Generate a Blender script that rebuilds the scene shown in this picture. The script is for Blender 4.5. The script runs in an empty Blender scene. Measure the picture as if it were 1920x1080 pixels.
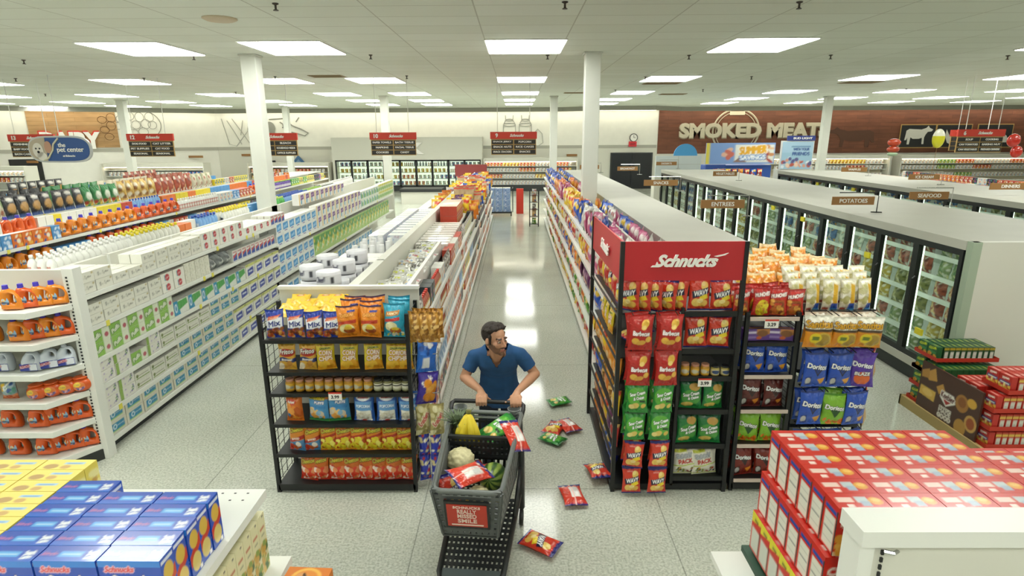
import bpy, bmesh, math, random
import numpy as np
from mathutils import Vector, Matrix, Euler, noise
from mathutils.bvhtree import BVHTree
PI = math.pi
scn = bpy.context.scene
COL = scn.collection
# ---------------------------------------------------------------- camera, world, exposure
def make_camera():
    F, PITCH, YAW, ROLL, H = 1088.0, 14.72, 0.42, -0.30, 3.0
    p, y, r = map(math.radians, (PITCH, YAW, ROLL))
    fw = Vector((-math.sin(y)*math.cos(p), math.cos(y)*math.cos(p), -math.sin(p)))
    rt = Vector((math.cos(y), math.sin(y), 0)); up = rt.cross(fw)
    rt2 = rt*math.cos(r)+up*math.sin(r); up2 = -rt*math.sin(r)+up*math.cos(r)
    cd = bpy.data.cameras.new('camera'); cd.sensor_width = 36; cd.lens = F*36/1920; cd.clip_start = .05; cd.clip_end = 200
    o = bpy.data.objects.new('camera', cd); COL.objects.link(o)
    m = Matrix((rt2, up2, -fw)).transposed().to_4x4(); m.translation = (0, 0, H); o.matrix_world = m
    scn.camera = o
make_camera()
w = bpy.data.worlds.new('world'); scn.world = w; w.use_nodes = True
w.node_tree.nodes['Background'].inputs[0].default_value = (.92, .97, .86, 1)
w.node_tree.nodes['Background'].inputs[1].default_value = .25
LIGHT_STRENGTH = 12.6
scn.view_settings.view_transform = 'Standard'; scn.view_settings.look = 'None'
scn.view_settings.exposure = 0.0; scn.view_settings.gamma = 1.0
scn.view_settings.use_curve_mapping = False
scn.cycles.max_bounces = 8; scn.cycles.diffuse_bounces = 4; scn.cycles.glossy_bounces = 3
scn.cycles.transparent_max_bounces = 12; scn.cycles.transmission_bounces = 4
scn.cycles.sample_clamp_indirect = 6; scn.cycles.caustics_reflective = False; scn.cycles.caustics_refractive = False
RND = random.Random(7)
# ---------------------------------------------------------------- colour + materials
def lin(c):
    if isinstance(c, str):
        c = tuple(int(c[i:i+2], 16)/255 for i in (0, 2, 4))
    return tuple((v/12.92 if v <= .04045 else ((v+.055)/1.055)**2.4) for v in c)
MATS = {}
def mat(name, col, rough=.5, metal=0., spec=.5, emit=None, es=0., coat=0., alpha=None):
    if name in MATS: return MATS[name]
    m = bpy.data.materials.new(name); m.use_nodes = True
    b = m.node_tree.nodes['Principled BSDF']
    b.inputs['Base Color'].default_value = (*lin(col), 1); b.inputs['Roughness'].default_value = rough
    b.inputs['Metallic'].default_value = metal; b.inputs['Specular IOR Level'].default_value = spec
    b.inputs['Coat Weight'].default_value = coat
    if emit: b.inputs['Emission Color'].default_value = (*lin(emit), 1); b.inputs['Emission Strength'].default_value = es
    MATS[name] = m; return m
def noisy(m, scale, amount, detail=2, bump=0.):
    nt = m.node_tree; b = nt.nodes['Principled BSDF']; base = b.inputs['Base Color'].default_value[:]
    tc = nt.nodes.new('ShaderNodeTexCoord'); n = nt.nodes.new('ShaderNodeTexNoise'); n.inputs['Scale'].default_value = scale; n.inputs['Detail'].default_value = detail
    nt.links.new(tc.outputs['Object'], n.inputs['Vector'])
    r = nt.nodes.new('ShaderNodeMapRange'); r.inputs['To Min'].default_value = 1-amount; r.inputs['To Max'].default_value = 1+amount
    r.inputs['From Min'].default_value = .3; r.inputs['From Max'].default_value = .7
    nt.links.new(n.outputs['Fac'], r.inputs['Value'])
    mx = nt.nodes.new('ShaderNodeVectorMath'); mx.operation = 'SCALE'; mx.inputs[0].default_value = base[:3]
    nt.links.new(r.outputs[0], mx.inputs['Scale']); nt.links.new(mx.outputs[0], b.inputs['Base Color'])
    if bump:
        bp = nt.nodes.new('ShaderNodeBump'); bp.inputs['Strength'].default_value = bump; bp.inputs['Distance'].default_value = .01
        nt.links.new(n.outputs['Fac'], bp.inputs['Height']); nt.links.new(bp.outputs[0], b.inputs['Normal'])
    return m
def print_mat(name, rough, coat=0., bump=0.):
    m = mat(name, 'ffffff', rough, coat=coat); nt = m.node_tree; b = nt.nodes['Principled BSDF']
    a = nt.nodes.new('ShaderNodeAttribute'); a.attribute_name = 'print'; nt.links.new(a.outputs['Color'], b.inputs['Base Color'])
    if bump:
        tc = nt.nodes.new('ShaderNodeTexCoord'); n = nt.nodes.new('ShaderNodeTexNoise'); n.inputs['Scale'].default_value = 22; n.inputs['Detail'].default_value = 1; n.inputs['Distortion'].default_value = 1.2
        nt.links.new(tc.outputs['Object'], n.inputs['Vector'])
        bp = nt.nodes.new('ShaderNodeBump'); bp.inputs['Strength'].default_value = bump; bp.inputs['Distance'].default_value = .02
        nt.links.new(n.outputs['Fac'], bp.inputs['Height']); nt.links.new(bp.outputs[0], b.inputs['Normal'])
    return m
FOIL = print_mat('printed_foil', .28, .25, .45)
CARD = print_mat('printed_card', .42, .12)
GLOSSCARD = print_mat('glossy_printed_card', .2, .35)
WRAP = print_mat('printed_plastic_wrap', .32, .2, .3)
WHITE = mat('white_painted_metal', 'e2e3dc', .38)
OFFW = mat('offwhite_panel', 'd3d2c6', .5)
BLACK = mat('black_painted_metal', '17191a', .42)
BLACKW = mat('black_wire', '101112', .4)
DKGREY = mat('dark_kickplate', '2c2f2f', .5)
WALLW = noisy(mat('wall_paint', 'ecebe2', .8), 3, .02)
WALLG = mat('wall_grey_band', 'b0afa4', .8)
WALLL = mat('wall_lower_paint', 'd6d5c9', .8)
SOFF = mat('soffit_grey', '9c9b90', .8)
PILLAR = noisy(mat('pillar_paint', 'd2d4ca', .6), 4, .02)
RED = mat('sign_red', 'c3252b', .45); ORED = mat('aisle_sign_red', 'cf3a28', .5)
LETW = mat('white_lettering', 'f6f4ee', .5)
DKB = mat('sign_dark_brown', '2e2b28', .5); WOODS = mat('sign_wood_brown', '9a6f3e', .55)
CHROME = mat('chrome', 'c8c8c8', .2, 1.)
GLIGHT = mat('light_diffuser', 'ffffff', .5, emit='fdfff8', es=LIGHT_STRENGTH)
def floor_mat():
    m = mat('polished_terrazzo', 'b9b8a8', .16, spec=.24); nt = m.node_tree; b = nt.nodes['Principled BSDF']
    N = nt.nodes.new; L = nt.links.new
    tc = N('ShaderNodeTexCoord')
    n1 = N('ShaderNodeTexNoise'); n1.inputs['Scale'].default_value = 55; n1.inputs['Detail'].default_value = 3; L(tc.outputs['Object'], n1.inputs[0])
    n2 = N('ShaderNodeTexNoise'); n2.inputs['Scale'].default_value = 1.3; n2.inputs['Detail'].default_value = 3; L(tc.outputs['Object'], n2.inputs[0])
    v = N('ShaderNodeTexVoronoi'); v.inputs['Scale'].default_value = 95; L(tc.outputs['Object'], v.inputs[0])
    cr = N('ShaderNodeValToRGB'); e = cr.color_ramp.elements
    e[0].position = .3; e[0].color = (*lin('a0a396'), 1); e[1].position = .62; e[1].color = (*lin('c5c8bb'), 1)
    L(n1.outputs['Fac'], cr.inputs[0])
    mr = N('ShaderNodeMapRange'); mr.inputs['From Min'].default_value = 0; mr.inputs['From Max'].default_value = .35; mr.inputs['To Min'].default_value = .72; mr.inputs['To Max'].default_value = 1.04; L(v.outputs['Distance'], mr.inputs['Value'])
    mr2 = N('ShaderNodeMapRange'); mr2.inputs['From Min'].default_value = .3; mr2.inputs['From Max'].default_value = .7; mr2.inputs['To Min'].default_value = .93; mr2.inputs['To Max'].default_value = 1.05; L(n2.outputs['Fac'], mr2.inputs['Value'])
    mu = N('ShaderNodeMath'); mu.operation = 'MULTIPLY'; L(mr.outputs[0], mu.inputs[0]); L(mr2.outputs[0], mu.inputs[1])
    # saw-cut joints
    sx = N('ShaderNodeSeparateXYZ'); L(tc.outputs['Object'], sx.inputs[0])
    def joint(out, period, off):
        a = N('ShaderNodeMath'); a.operation = 'SUBTRACT'; L(out, a.inputs[0]); a.inputs[1].default_value = off
        c = N('ShaderNodeMath'); c.operation = 'PINGPONG'; L(a.outputs[0], c.inputs[0]); c.inputs[1].default_value = period/2
        d = N('ShaderNodeMath'); d.operation = 'GREATER_THAN'; L(c.outputs[0], d.inputs[0]); d.inputs[1].default_value = .0045
        return d
    jx = joint(sx.outputs['X'], 1.97, -.78); jy = joint(sx.outputs['Y'], 2.84, 4.48)
    jm = N('ShaderNodeMath'); jm.operation = 'MULTIPLY'; L(jx.outputs[0], jm.inputs[0]); L(jy.outputs[0], jm.inputs[1])
    jr = N('ShaderNodeMapRange'); jr.inputs['To Min'].default_value = .6; L(jm.outputs[0], jr.inputs['Value'])
    mu2 = N('ShaderNodeMath'); mu2.operation = 'MULTIPLY'; L(mu.outputs[0], mu2.inputs[0]); L(jr.outputs[0], mu2.inputs[1])
    sc = N('ShaderNodeVectorMath'); sc.operation = 'SCALE'; L(cr.outputs[0], sc.inputs[0]); L(mu2.outputs[0], sc.inputs['Scale'])
    L(sc.outputs[0], b.inputs['Base Color'])
    rr = N('ShaderNodeMapRange'); rr.inputs['From Min'].default_value = .3; rr.inputs['From Max'].default_value = .7; rr.inputs['To Min'].default_value = .07; rr.inputs['To Max'].default_value = .12; L(n2.outputs['Fac'], rr.inputs['Value']); L(rr.outputs[0], b.inputs['Roughness'])
    return m
def ceil_mat():
    m = mat('ceiling_tile', 'ebece0', .9, spec=.2); nt = m.node_tree; b = nt.nodes['Principled BSDF']; N = nt.nodes.new; L = nt.links.new
    tc = N('ShaderNodeTexCoord'); br = N('ShaderNodeTexBrick'); br.offset = 0; br.squash = 1
    br.inputs['Scale'].default_value = 1; br.inputs['Brick Width'].default_value = 1.22; br.inputs['Row Height'].default_value = .61
    br.inputs['Mortar Size'].default_value = .009; br.inputs['Mortar Smooth'].default_value = .2
    br.inputs['Color1'].default_value = (*lin('e8ece2'), 1); br.inputs['Color2'].default_value = (*lin('e2e6da'), 1); br.inputs['Mortar'].default_value = (*lin('c4c5b8'), 1)
    mp = N('ShaderNodeMapping'); mp.inputs['Location'].default_value = (.46, .3, 0); L(tc.outputs['Object'], mp.inputs[0]); L(mp.outputs[0], br.inputs['Vector'])
    L(br.outputs['Color'], b.inputs['Base Color']); return m
def wood_panel_mat(name, c1, c2, c3, sx=1.2):
    m = mat(name, c1, .7); nt = m.node_tree; b = nt.nodes['Principled BSDF']; N = nt.nodes.new; L = nt.links.new
    tc = N('ShaderNodeTexCoord'); mp = N('ShaderNodeMapping'); mp.inputs['Scale'].default_value = (1, 1, 1); mp.inputs['Rotation'].default_value = (PI/2, 0, 0); L(tc.outputs['Object'], mp.inputs[0])
    br = N('ShaderNodeTexBrick'); br.inputs['Scale'].default_value = 1; br.inputs['Brick Width'].default_value = 1.1*sx; br.inputs['Row Height'].default_value = .2; br.inputs['Mortar Size'].default_value = .008
    for k, c in (('Color1', c1), ('Color2', c2), ('Mortar', c3)): br.inputs[k].default_value = (*lin(c), 1)
    L(mp.outputs[0], br.inputs['Vector'])
    n = N('ShaderNodeTexNoise'); n.inputs['Scale'].default_value = 2.5; n.inputs['Detail'].default_value = 6; mp2 = N('ShaderNodeMapping'); mp2.inputs['Scale'].default_value = (.5, 1, 3); L(tc.outputs['Object'], mp2.inputs[0]); L(mp2.outputs[0], n.inputs[0])
    mr = N('ShaderNodeMapRange'); mr.inputs['From Min'].default_value = .3; mr.inputs['From Max'].default_value = .7; mr.inputs['To Min'].default_value = .8; mr.inputs['To Max'].default_value = 1.15; L(n.outputs['Fac'], mr.inputs['Value'])
    sc = N('ShaderNodeVectorMath'); sc.operation = 'SCALE'; L(br.outputs['Color'], sc.inputs[0]); L(mr.outputs[0], sc.inputs['Scale']); L(sc.outputs[0], b.inputs['Base Color']); return m
def glass_mat():
    m = bpy.data.materials.new('door_glass'); m.use_nodes = True; nt = m.node_tree; nt.nodes.clear(); N = nt.nodes.new; L = nt.links.new
    o = N('ShaderNodeOutputMaterial'); mx = N('ShaderNodeMixShader'); t = N('ShaderNodeBsdfTransparent'); t.inputs[0].default_value = (.93, .97, .93, 1)
    g = N('ShaderNodeBsdfGlossy'); g.inputs['Roughness'].default_value = .03; lw = N('ShaderNodeLayerWeight'); p = N('ShaderNodeMath'); p.operation = 'POWER'; p.inputs[1].default_value = 4; L(lw.outputs['Facing'], p.inputs[0]); f = N('ShaderNodeMath'); f.operation = 'MULTIPLY_ADD'; f.inputs[1].default_value = .5; f.inputs[2].default_value = .03; L(p.outputs[0], f.inputs[0])
    L(f.outputs[0], mx.inputs[0]); L(t.outputs[0], mx.inputs[1]); L(g.outputs[0], mx.inputs[2]); L(mx.outputs[0], o.inputs[0]); return m
FLOOR = floor_mat(); CEIL = ceil_mat(); GLASS = glass_mat()
# ---------------------------------------------------------------- object helpers
def T(o, label=None, cat=None, group=None, kind=None):
    if label: o['label'] = label
    if cat: o['category'] = cat
    if group: o['group'] = group
    if kind: o['kind'] = kind
    return o
def thing(name, label, cat, loc=(0, 0, 0), rotz=0., group=None):
    o = bpy.data.objects.new(name, None); COL.objects.link(o); o.location = loc; o.rotation_euler = (0, 0, rotz)
    o.empty_display_size = .05
    return T(o, label, cat, group)
def bx(bm, x0, y0, z0, x1, y1, z1, mi=0):
    if x0 > x1: x0, x1 = x1, x0
    if y0 > y1: y0, y1 = y1, y0
    if z0 > z1: z0, z1 = z1, z0
    v = [bm.verts.new(p) for p in ((x0,y0,z0),(x1,y0,z0),(x1,y1,z0),(x0,y1,z0),(x0,y0,z1),(x1,y0,z1),(x1,y1,z1),(x0,y1,z1))]
    for f in ((3,2,1,0),(4,5,6,7),(0,1,5,4),(1,2,6,5),(2,3,7,6),(3,0,4,7)):
        bm.faces.new([v[i] for i in f]).material_index = mi
def tube(bm, pts, r, n=8, mi=0, closed=False):
    pts = [Vector(p) for p in pts]; rings = []; N = len(pts); up = None
    rs = r if isinstance(r, (list, tuple)) else [r]*N
    for i, p in enumerate(pts):
        a = pts[i-1] if i > 0 else (pts[-1] if closed else p); b = pts[(i+1) % N] if (i < N-1 or closed) else p
        d = (b-a).normalized()
        if up is None: up = Vector((0,0,1)) if abs(d.z) < .9 else Vector((1,0,0))
        s = d.cross(up).normalized(); up = s.cross(d).normalized()
        rings.append([bm.verts.new(p+s*math.cos(2*PI*k/n)*rs[i]+up*math.sin(2*PI*k/n)*rs[i]) for k in range(n)])
    for i in range(N-1 if not closed else N):
        A, B = rings[i], rings[(i+1) % N]
        for k in range(n):
            f = bm.faces.new((A[k], A[(k+1) % n], B[(k+1) % n], B[k])); f.smooth = n > 6; f.material_index = mi
    if not closed:
        bm.faces.new(rings[0]).material_index = mi; bm.faces.new(rings[-1][::-1]).material_index = mi
def lathe(bm, prof, n=16, c=(0,0,0), mi=0):
    rings = []
    for r, z in prof: rings.append([bm.verts.new((c[0]+r*math.cos(2*PI*k/n), c[1]+r*math.sin(2*PI*k/n), c[2]+z)) for k in range(n)])
    for A, B in zip(rings, rings[1:]):
        for k in range(n):
            f = bm.faces.new((A[k], A[(k+1) % n], B[(k+1) % n], B[k])); f.smooth = True; f.material_index = mi
    bm.faces.new(rings[0][::-1]).material_index = mi; bm.faces.new(rings[-1]).material_index = mi
def prism(bm, pts, d, axis='y', off=0., mi=0):
    def P(a, b, c): return {'y': (a, c, b), 'x': (c, a, b), 'z': (a, b, c)}[axis]
    A = [bm.verts.new(P(a, b, off)) for a, b in pts]; B = [bm.verts.new(P(a, b, off+d)) for a, b in pts]
    bm.faces.new(A).material_index = mi; bm.faces.new(B[::-1]).material_index = mi
    for i in range(len(A)):
        j = (i+1) % len(A); bm.faces.new((A[j], A[i], B[i], B[j])).material_index = mi
def obj(name, bm, mats, parent=None, world=False, smooth=None, bevel=0.):
    if not isinstance(bm, bpy.types.Mesh):
        bmesh.ops.recalc_face_normals(bm, faces=bm.faces)
        me = bpy.data.meshes.new(name); bm.to_mesh(me); bm.free()
    else: me = bm
    if not me.materials:
        for m in (mats if isinstance(mats, (list, tuple)) else [mats]): me.materials.append(m)
    o = bpy.data.objects.new(name, me); COL.objects.link(o)
    if parent:
        o.parent = parent
        if world: me.transform(Matrix.Translation(-parent.location))
    if bevel:
        b = o.modifiers.new('bevel', 'BEVEL'); b.width = bevel; b.segments = 2; b.limit_method = 'ANGLE'
    return o
def struct(name, bm, m, label=None):
    o = obj(name, bm, m); o['kind'] = 'structure'
    if label: o['label'] = label
    return o
NB = bmesh.new
def boxobj(name, x0, y0, z0, x1, y1, z1, m, parent=None, world=False, bevel=0.):
    bm = NB(); bx(bm, x0, y0, z0, x1, y1, z1); return obj(name, bm, m, parent, world, bevel=bevel)
def copy_tree(o, parent=None):
    c = o.copy(); COL.objects.link(c); c.parent = parent
    for ch in o.children: copy_tree(ch, c)
    return c
PLACED = set(); LABELS = {}
def place(proto, loc, rz=0., label=None, group=None, rx=0., ry=0., s=1.):
    if proto.name not in PLACED: PLACED.add(proto.name); o = proto
    else: o = copy_tree(proto)
    o.location = loc; o.rotation_euler = Euler((rx, ry, rz), 'XYZ')
    if s != 1.: o.scale = (s, s, s)
    if label:
        LABELS[label] = LABELS.get(label, 0)+1; o['label'] = label
    if group: o['group'] = group
    return o
ORD = 'first second third fourth fifth sixth seventh eighth ninth tenth eleventh twelfth thirteenth fourteenth fifteenth sixteenth seventeenth eighteenth nineteenth'.split()
TENS = {2: 'twent', 3: 'thirt', 4: 'fort', 5: 'fift', 6: 'sixt', 7: 'sevent', 8: 'eight', 9: 'ninet'}
def ordn(i):
    if i <= 19: return ORD[i-1]
    h = ''
    if i >= 100:
        h = ('two-' if i >= 200 else '')+'hundred-'; i %= 100
        if i == 0: return h[:-1]+'th'
        if i <= 19: return h+ORD[i-1]
    t, u = divmod(i, 10)
    return h+(TENS[t]+'ieth' if u == 0 else TENS[t]+'y-'+ORD[u-1])
# ---------------------------------------------------------------- text
_TX = {}
def text_tris(s):
    if s in _TX: return _TX[s]
    c = bpy.data.curves.new('t', 'FONT'); c.body = s; c.align_x = 'CENTER'; c.size = 1.; c.resolution_u = 3
    o = bpy.data.objects.new('t', c); COL.objects.link(o); dg = bpy.context.evaluated_depsgraph_get(); dg.update()
    me = o.evaluated_get(dg).to_mesh(); me.calc_loop_triangles()
    V = np.array([v.co[:2] for v in me.vertices]) if len(me.vertices) else np.zeros((3, 2)); Tt = np.array([t.vertices[:] for t in me.loop_triangles], int).reshape(-1, 3)
    tr = V[Tt] if len(Tt) else np.zeros((0, 3, 2)); bpy.data.objects.remove(o); bpy.data.curves.remove(c)
    lo = V.min(0); hi = V.max(0); tr = tr - np.array([(lo[0]+hi[0])/2, (lo[1]+hi[1])/2]); ext = hi-lo
    _TX[s] = (tr, ext); return _TX[s]
def text_mesh(s, h, bold=.02, shear=0., depth=.01, wmax=None, name='lettering'):
    """upright lettering in the XZ plane, centred, front towards -Y; h = height of the inked box"""
    c = bpy.data.curves.new('t', 'FONT'); c.body = s; c.align_x = 'CENTER'; c.size = 1.; c.offset = bold; c.shear = shear; c.resolution_u = 3
    c.extrude = depth/2/max(h, .01)
    o = bpy.data.objects.new('t', c); COL.objects.link(o); dg = bpy.context.evaluated_depsgraph_get(); dg.update()
    me = bpy.data.meshes.new_from_object(o.evaluated_get(dg)); bpy.data.objects.remove(o); bpy.data.curves.remove(c)
    me.name = name; me.materials.clear()
    V = np.array([v.co for v in me.vertices]); lo = V.min(0); hi = V.max(0); k = h/(hi[1]-lo[1]); kx = k
    if wmax: kx = wmax/(hi[0]-lo[0])
    M = Matrix(((kx,0,0,0),(0,0,-k,0),(0,k,0,0),(0,0,0,1))) @ Matrix.Translation((-(lo[0]+hi[0])/2, -(lo[1]+hi[1])/2, 0)); me.transform(M); return me
def put_text(s, h, loc, parent, m=LETW, rz=0., **k):
    o = obj('lettering', text_mesh(s, h, **k), m, parent); o.location = loc; o.rotation_euler = (0, 0, rz); return o
# ---------------------------------------------------------------- printed canvases (sampled into the 'print' attribute of a mesh grid)
class Cv:
    def __init__(s, nx, ny, base, ops=(), aspect=1., ss=3):
        s.nx, s.ny, s.ss = nx, ny, ss; s.W = (nx+1)*ss; s.H = (ny+1)*ss; s.asp = aspect   # aspect = width/height of the face
        s.a = np.empty((s.H, s.W, 3)); s.a[:] = lin(base); s.rng = np.random.default_rng(abs(hash_(base+str(len(ops)))) % 2**32)
        U, V = np.meshgrid((np.arange(s.W)+.5)/s.W, (np.arange(s.H)+.5)/s.H); s.U, s.V = U, V
        for o in ops: s.op(o)
    def op(s, o):
        k = o[0]; a = s.a
        if k == 'r': m = (s.U > o[1]) & (s.U < o[3]) & (s.V > o[2]) & (s.V < o[4]); a[m] = lin(o[5])
        elif k == 'e':
            r = math.radians(o[6]) if len(o) > 6 else 0; du = (s.U-o[1])*s.asp; dv = s.V-o[2]
            x = du*math.cos(r)+dv*math.sin(r); y = -du*math.sin(r)+dv*math.cos(r); a[(x/(o[3]*s.asp))**2+(y/o[4])**2 < 1] = lin(o[5])
        elif k == 'p': a[s.poly(o[1])] = lin(o[2])
        elif k == 'w':   # wavy band: v0, v1, amp, col
            c = s.V+o[3]*np.sin(s.U*7+o[1]*9); a[(c > o[1]) & (c < o[2])] = lin(o[4])
        elif k == 'd':   # diagonal gradient-free stripe set: period, duty, col
            a[((s.U*s.asp+s.V) % o[1]) < o[2]] = lin(o[3])
        elif k == 'n':   # speckled pictures: u0,v0,u1,v1, cols, count, size
            rg = np.random.default_rng(int(o[1]*1000+o[2]*77+o[6]))
            for i in range(o[6]):
                cu = rg.uniform(o[1], o[3]); cv = rg.uniform(o[2], o[4]); c = o[5][i % len(o[5])]
                s.op(('e', cu, cv, o[7]*rg.uniform(.6, 1.2)/s.asp, o[7]*rg.uniform(.4, 1.), c, rg.uniform(0, 180)))
        elif k == 't':   # text, cu, cv, h, col, outline|None, rot, shear, bold, wmax
            _, t, cu, cv, h, col = o[:6]; out = o[6] if len(o) > 6 else None; rot = o[7] if len(o) > 7 else 0; sh = o[8] if len(o) > 8 else 0; bold = o[9] if len(o) > 9 else 1; wm = o[10] if len(o) > 10 else None
            tr, ext = text_tris(t)
            if not len(tr): return
            k2 = h/ext[1]; kx = k2
            if wm: kx = min(wm*s.asp/ext[0], k2*2.2)
            P = tr.copy(); P[..., 0] = P[..., 0]*kx+P[..., 1]*k2*sh; P[..., 1] *= k2
            r = math.radians(rot); X = P[..., 0]*math.cos(r)-P[..., 1]*math.sin(r); Y = P[..., 0]*math.sin(r)+P[..., 1]*math.cos(r)
            px = (cu+X/s.asp)*s.W; py = (cv+Y)*s.H; m = np.zeros((s.H, s.W), bool)
            for q in range(len(px)):
                x0 = int(max(0, px[q].min()-1)); x1 = int(min(s.W, px[q].max()+2)); y0 = int(max(0, py[q].min()-1)); y1 = int(min(s.H, py[q].max()+2))
                if x1 <= x0 or y1 <= y0: continue
                gx, gy = np.meshgrid(np.arange(x0, x1)+.5, np.arange(y0, y1)+.5); ok = None
                ax, ay = px[q], py[q]; e = []
                for i in range(3):
                    j = (i+1) % 3; e.append((ax[j]-ax[i])*(gy-ay[i])-(ay[j]-ay[i])*(gx-ax[i]))
                m[y0:y1, x0:x1] |= ((e[0] >= 0) & (e[1] >= 0) & (e[2] >= 0)) | ((e[0] <= 0) & (e[1] <= 0) & (e[2] <= 0))
            m = s.dil(m, bold)
            if out: a[s.dil(m, 2+s.ss//2)] = lin(out)
            a[m] = lin(col)
    def dil(s, m, n):
        for _ in range(n):
            q = m.copy(); q[1:] |= m[:-1]; q[:-1] |= m[1:]; q[:, 1:] |= m[:, :-1]; q[:, :-1] |= m[:, 1:]; m = q
        return m
    def poly(s, pts):
        m = np.zeros(s.U.shape, bool); n = len(pts)
        for i in range(n):
            x0, y0 = pts[i]; x1, y1 = pts[(i+1) % n]
            c = ((y0 > s.V) != (y1 > s.V))
            if y1 != y0: m ^= c & (s.U < (x1-x0)*(s.V-y0)/(y1-y0)+x0)
        return m
    def grid(s):
        return s.a.reshape(s.ny+1, s.ss, s.nx+1, s.ss, 3).mean((1, 3))   # [row v, col u]
def hash_(t):
    h = 5381
    for ch in t: h = (h*33+ord(ch)) & 0xffffffff
    return h
def mesh_from(name, V, F, C, m, smooth):
    me = bpy.data.meshes.new(name); me.from_pydata([tuple(v) for v in V], [], F)
    at = me.color_attributes.new('print', 'FLOAT_COLOR', 'POINT')
    c4 = np.ones((len(V), 4), np.float32); c4[:, :3] = C; at.data.foreach_set('color', c4.ravel())
    me.materials.append(m); me.polygons.foreach_set('use_smooth', [smooth]*len(F)); me.update(); return me
def bag_mesh(name, w, h, t, cv, back='c8c8c8', seed=0, crimp=.06, m=None, back_cv=None, saw=.0, flat=.9):
    """pillow bag: origin at the bottom centre, width X, height Z, front towards -Y"""
    nx, ny = cv.nx, cv.ny; V = []; F = []; rg = random.Random(seed); ph = [rg.uniform(0, 6) for _ in range(8)]
    bnx, bny = (nx, ny)
    def surf(u, v, side):
        e = min(v, 1-v)/crimp
        body = 0 if e < 1 else min(1, (min(v, 1-v)-crimp)/(.5-crimp))
        pz = (1-(1-body)**2.2) if body > 0 else 0
        pu = max(0, 1-abs(2*u-1)**2.6)
        d = t/2*(pz**.75)*(pu**.62)
        end = max(0, 1-body*2.2)
        d += t*.09*body*(math.sin(u*8+ph[0]+v*5)*math.sin(v*9+ph[1]+u*3)) * pu
        d += t*.09*end*math.sin(u*24+ph[2]+v*6)*(pu**.4)*(1 if body > 0 else .15)
        inset = (.055+.02*math.sin(ph[6]+(2 if u > .5 else 0)))*w*math.sin(PI*v)**.7 if 0 < v < 1 else 0
        x = (u-.5)*(w-2*inset)+math.sin(v*6+ph[3])*.012*w
        z = v*h+(math.sin(u*5+ph[4])*.012+.018*abs(2*u-1)**2)*h*(v*2-1 if v > .5 else 0)
        y = side*max(d, .0012)+math.sin(u*4+ph[5])*t*.05*(v > 1-crimp*1.01)
        return (x, y, z)
    C = []
    G = cv.grid()
    for j in range(ny+1):
        for i in range(nx+1): V.append(surf(i/nx, j/ny, -1)); C.append(G[j, i])
    for j in range(ny):
        for i in range(nx): a = j*(nx+1)+i; F.append((a, a+1, a+nx+2, a+nx+1))
    b0 = len(V); BG = back_cv.grid() if back_cv else None; mx, my = (back_cv.nx, back_cv.ny) if back_cv else (max(6, nx//3), max(8, ny//3)); bl = lin(back)
    for j in range(my+1):
        for i in range(mx+1): V.append(surf(i/mx, j/my, 1)); C.append(BG[j, mx-i] if BG is not None else bl)
    for j in range(my):
        for i in range(mx): a = b0+j*(mx+1)+i; F.append((a, a+mx+1, a+mx+2, a+1))
    zm = min(v[2] for v in V); V = [(v[0], v[1], v[2]-zm) for v in V]
    return mesh_from(name, V, F, C, m or FOIL, True)
def box_mesh(name, w, d, h, faces, base='ffffff', m=None, jit=0.):
    """box with printed faces (dict front/back/right/left/top -> Cv); origin bottom centre, front towards -Y"""
    V = []; F = []; C = []
    X, Y = w/2, d/2
    defs = {'front': ((-X,-Y,0),(w,0,0),(0,0,h)), 'back': ((X,Y,0),(-w,0,0),(0,0,h)), 'right': ((X,-Y,0),(0,d,0),(0,0,h)), 'left': ((-X,Y,0),(0,-d,0),(0,0,h)),
            'top': ((-X,-Y,h),(w,0,0),(0,d,0)), 'bottom': ((-X,Y,0),(w,0,0),(0,-d,0))}
    for k, (o, a, b) in defs.items():
        c = faces.get(k); o, a, b = map(np.array, (o, a, b))
        if c is None: nx = ny = 1; G = None
        else: nx, ny = c.nx, c.ny; G = c.grid()
        s = len(V)
        for j in range(ny+1):
            for i in range(nx+1): V.append(o+a*(i/nx)+b*(j/ny)); C.append(G[j, i] if G is not None else lin(faces.get(k+'_c', base)))
        for j in range(ny):
            for i in range(nx): q = s+j*(nx+1)+i; F.append((q, q+1, q+nx+2, q+nx+1))
    return mesh_from(name, V, F, C, m or CARD, False)
# ---------------------------------------------------------------- product kinds
KD = {}
class Kind:
    def __init__(s, nm, desc, cat, w, d, h, make, parts=None): s.nm, s.desc, s.cat, s.w, s.d, s.h, s.make, s.me, s.parts, s.pm = nm, desc, cat, w, d, h, make, None, parts, None
    def mesh(s):
        if s.me is None: s.me = s.make()
        return s.me
def item(k, loc, rz=0., label=None, group=None, rx=0., ry=0., s=1., sc=None):
    K = KD[k]; o = bpy.data.objects.new(K.nm, K.mesh()); COL.objects.link(o); o.location = loc; o.rotation_euler = Euler((rx, ry, rz), 'XYZ')
    if s != 1.: o.scale = (s, s, s)
    if sc: o.scale = sc
    lb = label or K.desc; LABELS[lb] = LABELS.get(lb, 0)+1; T(o, lb, K.cat, group)
    if K.parts:
        if K.pm is None: K.pm = K.parts()
        for (pn, me, plabel) in K.pm:
            c = bpy.data.objects.new(pn, me); COL.objects.link(c); c.parent = o
            if plabel: c['label'] = plabel
    return o
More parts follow.
